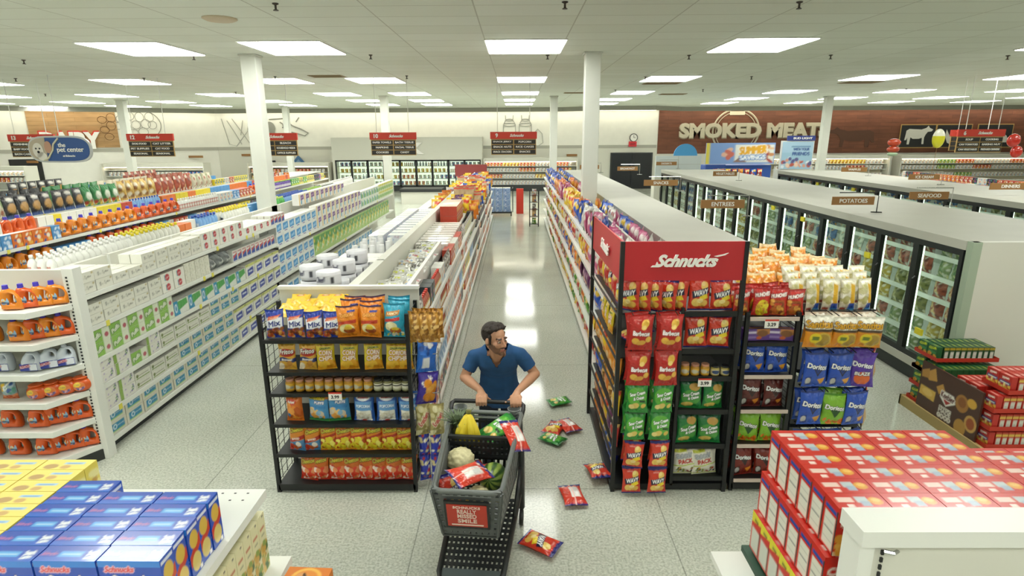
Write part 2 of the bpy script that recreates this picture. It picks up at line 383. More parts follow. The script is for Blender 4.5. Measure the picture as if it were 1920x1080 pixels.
def bagk(key, desc, w, h, t, base, ops, nx=44, ny=56, nm='chip_bag', cat='chip bag', back='c0c0c0', seed=1, m=None, crimp=.06, back_ops=None):
    def mk():
        bc = Cv(20, 28, back, back_ops, w/h) if back_ops else None
        return bag_mesh(nm, w, h, t, Cv(nx, ny, base, ops, w/h), back, seed, crimp, m, bc)
    KD[key] = Kind(nm, desc, nm.replace('_', ' ') if cat == 'chip bag' else cat, w, t, h, mk)
def boxk(key, desc, w, d, h, base, front, top=None, right=None, left=None, n=(24, 24), nm='carton', cat='box', m=None, back=None, tn=(16, 10), sn=(12, 24)):
    def mk():
        f = {'front': Cv(n[0], n[1], base, front, w/h)}
        if top is not None: f['top'] = Cv(tn[0], tn[1], base, top, w/d)
        if right is not None: f['right'] = Cv(sn[0], sn[1], base, right, d/h)
        if left is not None: f['left'] = Cv(sn[0], sn[1], base, left, d/h)
        if back is not None: f['back'] = Cv(n[0], n[1], base, back, w/h)
        return box_mesh(nm, w, d, h, f, base, m)
    KD[key] = Kind(nm, desc, cat, w, d, h, mk)
Rd, Nv, Yl, Wt = 'c92f22', '1f2470', 'e8c23c', 'f4f1e6'
CR = 'e8b84a'
def chips(u0, v0, u1, v1, n=7, s=.1, cols=('e9c25c', 'd9a53c', 'f0d07a')): return ('n', u0, v0, u1, v1, cols, n, s)
WAVY = [('r', 0, .9, 1, 1, Nv), ('r', 0, 0, 1, .05, Nv), ('e', .68, .72, .17, .12, 'ecc968', 30), ('e', .62, .78, .1, .06, 'f4dc90', 20),
        ('p', [(.16,.36),(.92,.52),(.86,.68),(.1,.56)], '141c3c'), ('t', 'WAVY', .52, .53, .15, 'ffffff', None, 9, .1, 1, .66), ('p', [(.5,.3),(.9,.38),(.8,.5),(.45,.42)], 'edd22e'),
        ('e', .33, .24, .2, .12, 'ecc968', -20), ('e', .66, .22, .22, .1, 'e2b450', 10), ('e', .5, .3, .14, .07, 'f4dc90', 5), ('t', 'Schnucks', .4, .84, .04, 'f6d0c8', None, 0, .3, 0, .3)]
BACKR = [('r', .2, .25, .62, .72, 'e4e2dc'), ('r', .24, .3, .58, .5, 'c9c9c6'), ('r', 0, 0, 1, .1, Nv), ('r', 0, .92, 1, 1, Nv), ('r', .47, 0, .52, 1, 'f0c0b8'), ('r', .68, .12, .85, .2, 'f4f1e6')]
bagk('wavy', 'red wavy potato chip bag with dark blue top', .20, .29, .075, 'cf3b26', WAVY, back='cf3b26', back_ops=BACKR, seed=3)
bagk('bbq', 'dark red barbecue potato chip bag', .205, .29, .07, 'b3241f', [('e', .66, .76, .18, .1, CR, 40), ('e', .6, .66, .12, .06, 'f0d07a', 10), ('t', 'Barbecue', .5, .5, .12, 'ffffff', '8c1a14', 0, .1, 1, .7), ('e', .27, .28, .16, .09, CR, -20), ('e', .5, .24, .2, .07, 'dca63e', 10), ('e', .8, .34, .13, .08, CR, 30), ('t', 'Schnucks', .35, .86, .035, 'e89a90', None, 0, .3, 0, .3)], seed=5, back='b3241f')
bagk('green', 'green sour cream potato chip bag', .185, .25, .065, '2c8a37', [('r', 0, .92, 1, 1, '1f5f2c'), ('e', .5, .55, .46, .3, '5fae3d'), ('t', 'Sour Cream', .5, .66, .1, 'ffffff', '1d6b2a', 12, .1, 1, .72), ('t', '& Onion', .56, .52, .1, 'ffffff', '1d6b2a', 12, .1, 1, .5), ('r', .6, .38, .88, .45, '23402a'), ('e', .4, .25, .2, .1, 'e3c96c', 20), ('e', .25, .22, .13, .08, 'ecd888', -20), ('e', .8, .26, .13, .07, 'dcbc58', 30)], seed=8, back='2a7c33', back_ops=[('r', .25, .3, .7, .7, 'dfe4d8'), ('r', 0, 0, 1, .1, '1f5f2c')])
bagk('green2', 'dark green sour cream chip bag', .19, .25, .065, '1f7a3c', [('r', 0, .8, 1, 1, '1a5c3a'), ('e', .65, .75, .25, .12, 'c79d4c'), ('e', .5, .4, .45, .25, '4a9a3e'), ('t', 'Sour Cream', .5, .52, .11, 'ffffff', '174f28', 12, .1, 1, .74), ('t', '& Onion', .6, .4, .09, 'ffffff', '174f28', 12, .1, 1, .5), ('e', .35, .16, .26, .08, 'd8be62', 5)], seed=9, back='1f6a36')
def dor(base, acc, tri): return [('r', 0, .93, 1, 1, acc), ('p', [(.3,.62),(.78,.62),(.54,.34)], '1d1a22'), ('p', [(.36,.6),(.72,.6),(.54,.4)], acc), ('t', 'Doritos', .5, .62, .13, 'ffffff', '15131c', -6, .1, 1, .8), ('p', [(.55,.26),(.9,.3),(.75,.08)], tri), ('p', [(.08,.3),(.3,.34),(.36,.06),(.12,.04)], acc), ('e', .2, .2, .1, .1, 'b9b7b4')]
bagk('dor_blue', 'blue tortilla chip bag', .21, .30, .075, '2650b4', dor('2650b4', '1c357e', 'd99a2e'), seed=11, back='2145a0', nm='tortilla_chip_bag')
bagk('dor_brown', 'dark brown tortilla chip bag', .21, .29, .075, '5c201c', dor('5c201c', '3a1614', 'd2842a'), seed=12, back='4c1a18', nm='tortilla_chip_bag')
bagk('dor_green', 'lime green tortilla chip bag', .21, .29, .075, '7fb52e', [('r', 0, .93, 1, 1, '4f8a22'), ('p', [(.25,.56),(.8,.56),(.52,.26)], '1f4a1c'), ('t', 'Doritos', .5, .58, .13, 'ffffff', '1b2a16', -6, .1, 1, .8), ('n', .1, .05, .9, .2, ('e07a24', 'd2691c'), 14, .07)], seed=13, back='6ca428', nm='tortilla_chip_bag')
bagk('dor_red', 'dark red nacho tortilla chip bag', .21, .29, .075, '7a2015', dor('7a2015', '33130f', 'de8b2a'), seed=14, back='6a1c14', nm='tortilla_chip_bag')
bagk('dor_purple', 'purple spicy tortilla chip bag', .2, .30, .075, '51309a', [('t', 'Doritos', .5, .66, .12, 'ffffff', '2a1850', -6, .1, 1, .8), ('e', .5, .28, .32, .2, 'e0682a'), ('t', 'BLAZE', .5, .42, .09, 'f4efe6', '2a1850', 0, .1, 1, .6)], seed=15, back='43287f', nm='tortilla_chip_bag')
bagk('mix', 'blue and white cheddar snack mix bag', .155, .23, .06, '233c9c', [('r', .05, .36, .95, .72, 'e9ebf0'), ('p', [(.1,.62),(.7,.7),(.9,.82),(.2,.76)], 'd0562e'), ('t', 'Mix', .52, .52, .18, '1f2f7c', None, 8, .1, 2, .66), ('t', 'Cheddar', .5, .72, .07, 'f6d9b0', None, 10, .1, 0, .6), ('n', .1, .05, .9, .34, ('c85a2a', '9c5a28', 'd9a04a', '7a3a1c'), 24, .09)], nx=36, ny=44, seed=16, back='e6c93a', nm='snack_mix_bag')
bagk('yellow_pillow', 'yellow chip bag lying on its side', .17, .22, .06, 'ecc63e', [('e', .5, .7, .2, .1, 'c93a2a'), ('e', .5, .7, .12, .06, 'f5efe0'), chips(.1, .1, .9, .5, 8)], nx=20, ny=24, seed=17, back='e6be30')
bagk('orange', 'orange cheddar chip bag', .20, .30, .08, 'e58a22', [('r', 0, .94, 1, 1, '3c3560'), ('t', 'CHEDDAR', .5, .72, .09, 'f8b454', 'c06812', 6, .2, 1, .6), ('r', .5, .8, .85, .86, '3a4a9c'), ('p', [(.06,.52),(.9,.58),(.9,.47),(.06,.42)], 'c23a22'), ('e', .45, .3, .34, .15, 'ece0a4'), ('e', .52, .34, .16, .09, 'e0ce3a'), ('e', .55, .24, .26, .09, 'a04a1c'), ('e', .5, .31, .2, .05, 'e6b93c')], seed=18, back='de7f1c')
bagk('teal', 'teal blue ranch chip bag', .20, .30, .08, '2a9cb8', [('r', 0, .95, 1, 1, '1f7f9c'), ('p', [(.1,.62),(.75,.68),(.8,.82),(.15,.76)], 'd98a2a'), ('t', 'RANCH', .45, .72, .07, 'f4e4b0', 'b06018', 6, .2, 1, .5), ('p', [(.06,.54),(.8,.62),(.8,.52),(.06,.46)], 'c8302c'), ('e', .4, .34, .3, .14, 'ece4b4'), ('e', .6, .22, .26, .1, 'b0602a'), ('e', .6, .27, .18, .05, 'e6c93c'), ('n', .1, .08, .9, .16, ('e8d84a', 'f0ead0'), 8, .05)], seed=19, back='2490ac')
bagk('fritos', 'tan and red corn chip bag with blue band', .165, .26, .06, 'd9a63a', [('r', 0, .9, 1, 1, 'cdb23a'), ('e', .5, .62, .48, .14, 'b02a20'), ('t', 'Fritos', .5, .66, .15, 'f4f1e8', '5c1a14', 6, .2, 1, .8), ('w', .3, .44, .03, '20306e'), ('t', 'Scoops!', .5, .37, .08, 'f4f1e8', None, 0, .1, 1, .6), ('n', .1, .04, .9, .28, ('e0a84c', 'c98c38', 'f0e4c8'), 12, .1)], nx=36, ny=48, seed=20, back='c9962c', nm='corn_chip_bag')
bagk('corn', 'yellow corn chip bag', .17, .27, .06, 'd8c12a', [('r', 0, .92, 1, 1, 'd98a2a'), ('r', .06, .84, .9, .87, 'c9762a'), ('t', 'ORIGINAL', .5, .76, .06, '4a6a2a', None, 4, 0, 1, .6), ('t', 'CORN', .5, .61, .15, 'f6f1de', 'a8261c', -3, 0, 1, .68), ('t', 'CHIPS', .5, .42, .15, 'f6f1de', 'a8261c', 3, 0, 1, .72), ('n', .05, .03, .95, .24, ('e6a428', 'f0c040', 'd28c1c'), 14, .14)], nx=40, ny=52, seed=21, back='c9b024', nm='corn_chip_bag')
bagk('puff_blue', 'blue and yellow cheese puff bag', .19, .26, .075, '4a94c8', [('r', 0, .8, 1, 1, 'd9802a'), ('w', .7, .82, .04, '4a94c8'), ('t', 'Cheetos', .45, .86, .13, 'e8cf2a', '1c1a18', 0, .1, 1, .8), ('t', 'PUFFS', .6, .7, .08, 'f4f4f4', '28589c', 0, .1, 1, .46), ('r', .1, .5, .9, .6, '3a86c4'), ('n', .12, .14, .88, .45, ('e8a44c', 'd8c8b0', 'f0c478', '8ab8d8'), 14, .13), ('r', 0, 0, 1, .12, '3c8a4a')], nx=40, ny=50, seed=22, back='d9802a', nm='cheese_snack_bag')
bagk('popcorn', 'blue and white popcorn bag', .19, .26, .08, '2a5cae', [('e', .5, .83, .34, .11, 'f0f1f4'), ('t', 'Schnucks', .5, .84, .07, 'c02a2a', None, 0, .3, 1, .5), ('r', .1, .4, .9, .7, '6aa4dc'), ('t', 'POPCORN', .5, .55, .09, 'e4f0fa', '3c7cc0', 0, 0, 1, .66), ('r', .14, .03, .86, .4, 'ece8d8'), ('n', .16, .04, .84, .38, ('f6f3e6', 'dfd8c0', 'fbf9f0'), 40, .05), ('e', .5, .02, .12, .04, 'b0302c')], nx=40, ny=50, seed=23, back='2450a0', nm='popcorn_bag')
bagk('orange_puff', 'small orange cheese snack bag with grey top', .16, .25, .08, 'd9711e', [('r', 0, .88, 1, 1, '6a6a70'), ('e', .4, .72, .3, .1, 'cf3a1e'), ('t', 'Baked', .4, .72, .07, 'f4e8dc', None, 0, .1, 1, .4), ('n', .1, .1, .9, .6, ('e88c2a', 'f0a040', 'c45c14'), 14, .16), ('e', .2, .25, .12, .07, '4a90c0')], nx=30, ny=40, seed=24, back='cf6518', nm='cheese_snack_bag')
bagk('cheet_baked', 'orange, red and blue baked cheese snack bag', .165, .26, .065, 'dd8a28', [('t', 'Cheetos', .5, .78, .13, 'e8d83a', '1c1a18', 14, .1, 1, .8), ('p', [(0,.4),(1,.62),(1,.48),(0,.3)], 'b02820'), ('t', 'BAKED', .5, .47, .06, 'f4e0d0', None, 10, 0, 1, .5), ('p', [(0,0),(0,.3),(1,.45),(1,0)], '4a86b8'), ('n', .1, .05, .9, .3, ('d9692a', 'e8e0d4', 'c03a26'), 12, .1)], nx=36, ny=46, seed=25, back='cf7a20', nm='cheese_snack_bag')
bagk('cheet_yel', 'orange and yellow crunchy cheese snack bag', .17, .26, .065, 'd9801e', [('t', 'Cheetos', .48, .78, .14, 'e0d43a', '1c1a18', 10, .1, 1, .8), ('p', [(0,.52),(1,.7),(1,.6),(0,.44)], 'b8321c'), ('n', .05, .03, .95, .46, ('e2cf2c', 'd9c22a', 'f0e468', 'b84a18'), 26, .12)], nx=38, ny=48, seed=26, back='cf7418', nm='cheese_snack_bag')
bagk('cheet_red', 'orange and red flaming cheese snack bag', .17, .26, .07, 'd06a1e', [('t', 'Cheetos', .48, .78, .14, 'd8c83a', '3a2a14', 12, .1, 1, .8), ('p', [(0,0),(0,.42),(.3,.62),(1,.4),(1,0)], 'bf2d16'), ('n', .1, .12, .9, .52, ('e2452a', 'e8905c', 'd8341c', 'f0d8c8'), 22, .11), ('r', .15, .05, .5, .1, 'ece4d8')], nx=38, ny=48, seed=27, back='c45a18', nm='cheese_snack_bag')
bagk('pretzel', 'clear bag of brown pretzel twists', .11, .26, .07, 'c08a34', [('n', 0, .05, 1, .95, ('d8a552', '8a5a1c', 'e8c27a', 'a8742a'), 60, .07)], nx=24, ny=36, seed=28, back='b8822e', nm='pretzel_bag')
bagk('blue_side', 'bright blue snack bag hanging on the rack side', .2, .3, .09, '2a6fd0', [('r', .25, .15, .6, .5, 'dfe3e6'), ('n', .1, .6, .9, .9, ('f0f4f8', '1c4a9c'), 8, .08)], nx=24, ny=32, seed=29, back='245fb8')
bagk('purple_side', 'purple and orange snack bag hanging on the rack side', .2, .3, .09, '41309c', [('t', 'Snak', .4, .75, .14, 'f4f1ea', None, 40, .1, 1, .6), ('n', .4, .2, .85, .7, ('e8962a', 'd9801c', 'f0ae48'), 10, .16)], nx=28, ny=36, seed=30, back='38288a')
bagk('krunch', 'clear kettle chip bag with red lettering', .14, .3, .08, 'b5a66a', [('n', 0, .1, 1, .9, ('d8cf9c', '9a8c4a', 'e4dcb0'), 26, .1), ('t', 'Krunchers', .5, .55, .16, 'c43a34', 'efe8d0', 55, .1, 1, .95)], nx=28, ny=40, seed=31, back='a89a5c')
bagk('blue_thin', 'slim dark blue cookie bag with red dots', .12, .3, .08, '2a3cb4', [('n', .1, .1, .9, .9, ('c8302a', 'e8d8a0', '1c2a8c', 'f0ece0'), 18, .07)], nx=20, ny=32, seed=32, back='24349c')
bagk('munch', 'glossy red snack nut bag', .15, .22, .06, 'c42c26', [('r', 0, .9, 1, 1, 'a82420'), ('t', 'MUNCHIES', .5, .74, .12, 'f6efe8', '8c1a18', 8, .15, 1, .8), ('p', [(.12,.03),(.88,.03),(.82,.58),(.2,.58)], 'a85a26'), ('n', .15, .05, .85, .55, ('d8923a', 'c4682c', '8c4420', 'e8b04c'), 22, .09), ('r', .3, .4, .7, .46, 'c43a2a')], nx=32, ny=40, seed=33, back='b02622', nm='nut_bag')
bagk('munch_y', 'glossy red snack bag with yellow chips window', .15, .22, .06, 'c42c26', [('t', 'MUNCHIES', .5, .78, .12, 'f6efe8', '8c1a18', 8, .15, 1, .8), ('e', .5, .3, .34, .3, 'e8d028'), ('n', .15, .08, .85, .55, ('f0e03c', 'd8a82a', 'c88420'), 20, .07)], nx=32, ny=40, seed=34, back='b02622', nm='nut_bag')
bagk('orange_curl', 'clear orange and white bag of cheese curls', .16, .26, .08, 'e0912c', [('p', [(0,.8),(1,.9),(1,1),(0,1)], 'e8d0a0'), ('n', 0, .05, 1, .8, ('f0a83c', 'd87f1c', 'e8942c', 'f4d8a0'), 24, .1)], nx=20, ny=26, seed=35, back='e09a40', nm='cheese_curl_bag')
bagk('white_yel', 'white, yellow and blue tortilla chip bag', .15, .3, .08, 'e4dfc8', [('p', [(.55,.2),(.9,.2),(.9,.8),(.6,.85)], 'dcae2c'), ('r', .5, .06, .95, .26, '2a52b0'), ('r', .5, .02, .95, .1, '4a9ad8'), ('n', .05, .3, .5, .9, ('d0cb9c', 'b8b478', 'f4f1e4'), 14, .12), ('r', .05, .04, .42, .12, 'a8402c')], nx=24, ny=34, seed=36, back='e0dcc8', nm='tortilla_chip_bag')
bagk('santitas', 'orange tortilla chip bag with white and yellow top', .215, .25, .08, 'd98a1e', [('r', 0, .58, 1, 1, 'ede9da'), ('t', 'Santitas', .5, .74, .2, 'd9a21c', '5c3a14', 0, .1, 1, .9), ('r', 0, .52, 1, .6, '4a3a28'), ('e', .62, .26, .3, .24, 'c9a83c'), ('e', .62, .26, .24, .19, 'a8882c'), ('e', .36, .32, .2, .16, 'e0c82a'), ('r', .25, .26, .48, .38, '6a7a2a')], nx=40, ny=44, seed=37, back='cf7f18', nm='tortilla_chip_bag')
bagk('sunny', 'white snack multipack bag with red and green print', .23, .26, .09, 'e6e3d4', [('p', [(0,.88),(.5,.94),(.5,.84),(0,.78)], 'c2c83a'), ('t', 'SUNNY', .4, .7, .12, 'b8bcc0', '8c9094', 8, 0, 1, .6), ('t', 'PACK', .45, .52, .15, 'b83a2c', None, 8, 0, 2, .56), ('p', [(0,.34),(1,.48),(1,.44),(0,.3)], 'b4c43a'), ('n', .1, .1, .9, .28, ('6a8a3a', '3a3a30', 'c8a040', 'a83a2c'), 22, .05), ('r', 0, .04, 1, .07, 'b4c43a')], nx=40, ny=44, seed=38, back='dcdac8', nm='snack_multipack')
bagk('blue_bag', 'shiny blue chip bag', .2, .28, .08, '2c5cc0', [('n', .1, .2, .9, .8, ('e8c23c', 'f0f0f0', 'd94a2c'), 8, .14)], nx=14, ny=18, seed=39, back='2650a8')
bagk('yellow_bag', 'bright yellow corn chip bag', .2, .28, .08, 'ecc72c', [('n', .1, .2, .9, .8, ('d9402a', 'f6f0dc', 'e09a24'), 8, .14)], nx=14, ny=18, seed=40, back='e2bc24', nm='corn_chip_bag')
bagk('pink_bag', 'pink and white candy bag', .2, .28, .08, 'c9608c', [('n', .1, .2, .9, .8, ('f4ece8', 'a83a6c', 'e8c0d0'), 8, .14)], nx=14, ny=18, seed=41, back='bc5480', nm='candy_bag')
bagk('purple_bag', 'purple candy bag', .2, .28, .08, '5c2a5c', [('n', .1, .2, .9, .8, ('7a3a6c', 'c8a0b8', 'e0a03c'), 8, .14)], nx=14, ny=18, seed=42, back='52264f', nm='candy_bag')
bagk('orange_bag', 'orange cheese snack bag', .2, .28, .08, 'dd7a20', [('n', .1, .2, .9, .8, ('f0b03c', 'b8461c', 'f4e4c0'), 8, .14)], nx=14, ny=18, seed=43, back='cf6e1a', nm='cheese_snack_bag')
bagk('green_bag', 'green pretzel bag', .2, .28, .08, '5a9a34', [('n', .1, .2, .9, .8, ('e8dc7c', 'f4f1e4', '2c6a24'), 8, .14)], nx=14, ny=18, seed=44, back='4c8a2c', nm='pretzel_bag')
bagk('red_bag', 'red chip bag', .2, .28, .08, 'c0302a', [('n', .1, .2, .9, .8, ('f0d07a', 'f4f1e4', '8c1f1c'), 8, .14)], nx=14, ny=18, seed=45, back='b02a24')
bagk('white_bag', 'white and grey snack bag', .2, .28, .08, 'dcdad2', [('n', .1, .2, .9, .8, ('a8605c', '8ca4c4', 'b89a5c'), 8, .12)], nx=14, ny=18, seed=46, back='d4d2ca', nm='snack_bag')
bagk('brown_bag', 'brown paper popcorn bag', .2, .34, .09, 'bfa077', [('n', .2, .1, .8, .5, ('3c6ab0', 'e0d0b0', 'd8a23c'), 6, .12), ('r', 0, .9, 1, 1, 'd0402a')], nx=14, ny=18, seed=47, back='b8986c', nm='popcorn_bag')
bagk('black_bag', 'dark silver snack pouch', .17, .24, .05, '6c6a62', [('n', 0, .05, 1, .95, ('d8d8d2', '3c3a34', 'a8a69a', 'e4e4e0'), 26, .1)], nx=16, ny=20, seed=48, back='8c8a80', nm='snack_pouch')
bagk('silver_bag', 'shiny silver snack pouch', .2, .26, .05, 'c4c4bc', [('n', 0, .05, 1, .95, ('e8e8e4', '8c8a80', 'b8b6aa', 'ccd04a'), 20, .1)], nx=16, ny=20, seed=49, back='b4b4aa', nm='snack_pouch')
bagk('pet_brown', 'tan and brown pet food bag', .3, .5, .13, 'c8a04a', [('n', .1, .1, .9, .9, ('e8e0cc', '8c5c2c', 'd8b86a'), 12, .14)], nx=12, ny=16, seed=50, nm='pet_food_bag', cat='pet food', back='b8903c')
bagk('pet_green', 'green pet food bag', .3, .46, .13, '2a8444', [('e', .5, .5, .3, .2, 'dfe6d4'), ('n', .1, .1, .9, .3, ('d8b84c', 'b03a2c'), 6, .12)], nx=12, ny=16, seed=51, nm='pet_food_bag', cat='pet food', back='24783c')
bagk('pet_dark', 'black and blue pet food bag with round picture', .3, .46, .13, '26262c', [('e', .5, .45, .34, .2, 'c89a5c'), ('r', 0, 0, 1, .16, '3c5c9c'), ('e', .5, .8, .3, .08, 'e4e0d8')], nx=12, ny=16, seed=52, nm='pet_food_bag', cat='pet food', back='202024')
bagk('pet_red', 'brick red pet food bag', .3, .46, .13, 'a84c34', [('n', .1, .1, .9, .9, ('dca06c', '7a2c1c', 'e8dcc8'), 10, .14)], nx=12, ny=16, seed=53, nm='pet_food_bag', cat='pet food', back='98442c')
bagk('pet_white', 'white and beige pet food bag', .3, .46, .13, 'd8d0b8', [('n', .1, .1, .9, .9, ('b8b48c', 'a85c3c', 'f0ece0', '7c9c5c'), 10, .14)], nx=12, ny=16, seed=54, nm='pet_food_bag', cat='pet food', back='ccc4ac')
for i, (n_, c, cols) in enumerate((('green vegetable', '8ca068', ('4a7a3a', 'd8d8a0', 'e8e8dc')), ('yellow fries', 'c8b04c', ('e8d890', '9a7c2c', 'f0ecd8')), ('blue', '3c6aa8', ('c8d8e8', 'e8b04c', '2c4c88')), ('white', 'd4d8cc', ('a8b898', 'd8a878', '8c9c8c')), ('red', 'a85440', ('e8c890', 'd8d8cc', '7c3428')), ('olive', '8a8c54', ('c8c48c', 'e0dcc4', '5c6434')))):
    bagk('frz%d' % i, n_+' frozen food bag', .2, .22, .08, c, [('n', .05, .1, .95, .9, cols, 16, .12)], nx=16, ny=18, seed=60+i, nm=('frozen_vegetable_bag', 'frozen_fries_bag', 'frozen_fish_bag', 'frozen_dumpling_bag', 'frozen_meal_bag', 'frozen_bean_bag')[i], cat='frozen food', back=c)
# cartons
SN = [('r', 0, .88, 1, 1, '2f7fd8'), ('t', 'Schnucks', .34, .84, .1, 'd8403a', 'e8b8c8', 0, .35, 1, .45), ('t', 'Snack', .5, .6, .24, 'f2f4f8', '16307c', 0, 0, 2, .62), ('t', 'Crackers', .6, .34, .2, 'f2f4f8', '16307c', 0, 0, 2, .7), ('e', .5, .08, .3, .12, 'e0b040')]
SNT = [('r', 0, 0, 1, .3, '2a62c8'), ('r', .32, .3, .7, .62, '58a4e4'), ('r', .36, .42, .66, .5, 'a8d0f0'), ('t', 'Schnucks', .16, .5, .22, 'e87a8c', None, 0, .3, 0, .24), ('t', 'Snack', .84, .56, .26, 'e4e8ee', None, 6, 0, 1, .16), ('t', 'Crackers', .84, .3, .22, 'e4e8ee', None, 6, 0, 1, .16)]
SNR = [('r', 0, 0, 1, 1, '2a55bc'), ('p', [(0,.2),(1,.5),(1,.72),(0,.42)], 'c84430'), ('e', .5, .68, .34, .17, 'd8b44c'), ('e', .5, .24, .36, .18, 'e0c878'), ('r', .1, .88, .9, .94, 'd8dff0'), ('r', .7, .02, .9, .1, 'f0f0f0')]
boxk('snack_blue', 'blue snack cracker box', .2, .072, .2, '1f4cb4', SN, SNT, SNR, None, n=(56, 56), tn=(44, 16), sn=(20, 48), nm='cracker_box', cat='cracker box', m=GLOSSCARD)
boxk('snack_yellow', 'yellow graham cracker box', .2, .072, .2, 'e6d25c', [('t', 'Grahams', .5, .6, .2, '2c5cae', None, 0, 0, 1, .7)], [('r', .45, .5, .85, .7, '9cc0d8'), ('r', .5, .55, .8, .63, '5a8cc0'), ('e', .25, .3, .14, .24, 'b08a3c'), ('e', .55, .25, .1, .18, 'c49a48')], [('n', .1, .1, .9, .9, ('c49a48', 'f0e8a0'), 6, .16)], None, n=(24, 24), tn=(40, 16), nm='cracker_box', cat='cracker box')
CZL = [('r', 0, .88, 1, 1, 'c62a1f'), ('r', .12, .78, .88, .86, '2a4a9c'), ('r', .14, .06, .86, .72, 'dfddcf'), ('r', .18, .4, .8, .42, '55585c'), ('r', .18, .56, .8, .57, '8c8c88'), ('r', .18, .2, .8, .21, '8c8c88'), ('r', .9, 0, 1, .9, '3c3a38')]
CZT = [('r', .1, .42, .4, .7, 'e6c8bc'), ('r', .45, .4, .68, .74, 'b8c4c8'), ('r', .5, .2, .68, .5, '9cacc0'), ('e', .8, .5, .13, .22, 'dc9a34'), ('e', .82, .56, .08, .12, 'ecb95c'), ('r', .22, .1, .34, .3, 'f0d8d0')]
boxk('cheese_red', 'red cheese cracker box', .163, .08, .17, 'c62a1f', [('r', 0, 0, 1, .1, 'e0c8a8'), ('n', .1, .02, .9, .4, ('dc9a34', 'e8b04c'), 12, .14), ('t', 'Cheez-It', .5, .72, .16, 'f6efe0', None, 8, .1, 1, .8)], CZT, None, CZL, n=(30, 30), tn=(36, 16), sn=(18, 40), nm='cracker_box', cat='cracker box', m=GLOSSCARD)
boxk('cheese_yel', 'red and yellow cheese cracker box in the bottom layer', .163, .08, .17, 'c62a1f', [('n', .1, .02, .9, .4, ('dc9a34', 'e8b04c'), 12, .14)], CZT, None, [('p', [(0,.7),(1,.85),(1,1),(0,1)], 'd8cf2c'), ('r', .14, .06, .86, .62, 'c9ccc0'), ('r', .9, 0, 1, .7, '2c3a34'), ('r', .3, .78, .7, .86, '6a6a1c')], n=(12, 12), nm='cracker_box', cat='cracker box')
CLF = [('r', 0, .75, 1, 1, '1c5c34'), ('t', 'CLUB', .5, .78, .16, 'd4e02c', None, 10, 0, 1, .7), ('r', .12, .35, .88, .55, '3a8a4c'), ('n', .1, .05, .9, .4, ('e0b04c', 'd89a38'), 8, .16)]
boxk('club', 'dark green cracker box', .14, .055, .135, '205c34', CLF, [('r', .3, .3, .7, .7, '8c9c3c')], None, None, n=(16, 16), nm='cracker_box', cat='cracker box')
boxk('club_side', 'dark green cracker box, narrow end outward', .055, .14, .135, '1c4c2c', [('r', 0, .78, 1, .92, 'c0a82c'), ('r', .2, .1, .8, .62, 'd0d4c8'), ('r', .25, .3, .75, .33, '8c8c88')], [('r', .3, .3, .7, .7, '8c9c3c')], None, None, n=(12, 14), nm='cracker_box', cat='cracker box')
boxk('town', 'red and blue cracker box', .14, .055, .15, 'b82a20', [('r', .08, .4, .92, .6, '2c4c84'), ('r', .15, .46, .85, .52, 'dfe0dc'), ('n', .1, .03, .9, .38, ('e6c04c', 'd8a43c', 'f0dc8c'), 12, .14), ('t', 'TOWN', .5, .78, .1, 'f4ece0', None, 8, 0, 1, .5)], [('r', .2, .3, .8, .6, 'e4a49c')], None, None, n=(18, 18), nm='cracker_box', cat='cracker box')
boxk('town_side', 'red cracker box, narrow end outward', .055, .14, .15, 'b82a20', [('r', 0, .66, 1, .82, 'd8b44c'), ('r', .2, .08, .85, .58, 'd0d0c4'), ('r', .3, .3, .7, .33, '9c9c98')], [('r', .2, .3, .8, .6, 'e4a49c')], None, None, n=(12, 14), nm='cracker_box', cat='cracker box')
boxk('cream_box', 'cream coloured cereal box with fruit print', .19, .065, .28, 'ded9b0', None or [], None, [('n', .1, .05, .9, .5, ('c8a04a', '8ca04a', 'd8b86a', '4a6a3a'), 26, .07), ('r', .2, .74, .8, .78, 'b86a4a'), ('r', .3, .64, .75, .66, '6a7a5a'), ('r', .6, .93, .8, .96, '3a3a38')], None, n=(6, 6), sn=(24, 48), nm='cereal_box', cat='cereal box')
boxk('orange_box', 'orange snack box with sun print', .19, .16, .22, 'd8781e', [('n', .1, .1, .9, .9, ('e8b04c', 'f4e0c8'), 10, .1)], [('e', .5, .6, .34, .36, 'ecb44c'), ('e', .5, .6, .26, .27, 'e08a2c'), ('e', .45, .5, .16, .3, 'd89a5c', 30), ('e', .5, .52, .05, .28, '4a2c18', 20), ('n', .1, .05, .9, .25, ('f4e8dc', 'f0c048'), 8, .07)], [('n', .1, .1, .9, .9, ('ece0d8', 'c04a28', 'e8a83c'), 14, .1)], None, tn=(36, 32), sn=(20, 20), nm='snack_box', cat='snack box')
boxk('tissue_w', 'white facial tissue box with grey script', .23, .12, .1, 'dddcd0', [('n', .22, .35, .78, .65, ('8c8c80', '5c5c54', 'a8a898'), 16, .08), ('e', .88, .8, .05, .1, 'b0a060')], [('e', .5, .5, .2, .2, 'd4d3c8')], nm='tissue_box', cat='tissue box', n=(20, 12), tn=(8, 6))
boxk('tissue_red', 'white tissue box with red emblem', .23, .12, .11, 'e8e6dc', [('r', .3, .22, .5, .78, '5aa8b8'), ('e', .52, .5, .18, .34, 'b8343c'), ('t', 'Ultra', .53, .5, .2, 'f0d8d4', None, 15, 0, 0, .3)], [('e', .5, .5, .2, .2, 'e0ccc8')], nm='tissue_box', cat='tissue box', n=(26, 14), tn=(8, 6))
boxk('tissue_cube', 'small white tissue cube with dotted print', .11, .11, .12, 'dedccc', [('n', .1, .1, .9, .9, ('a8a690', 'ecebe0'), 12, .07)], [], nm='tissue_box', cat='tissue box', n=(10, 10), tn=(4, 4))
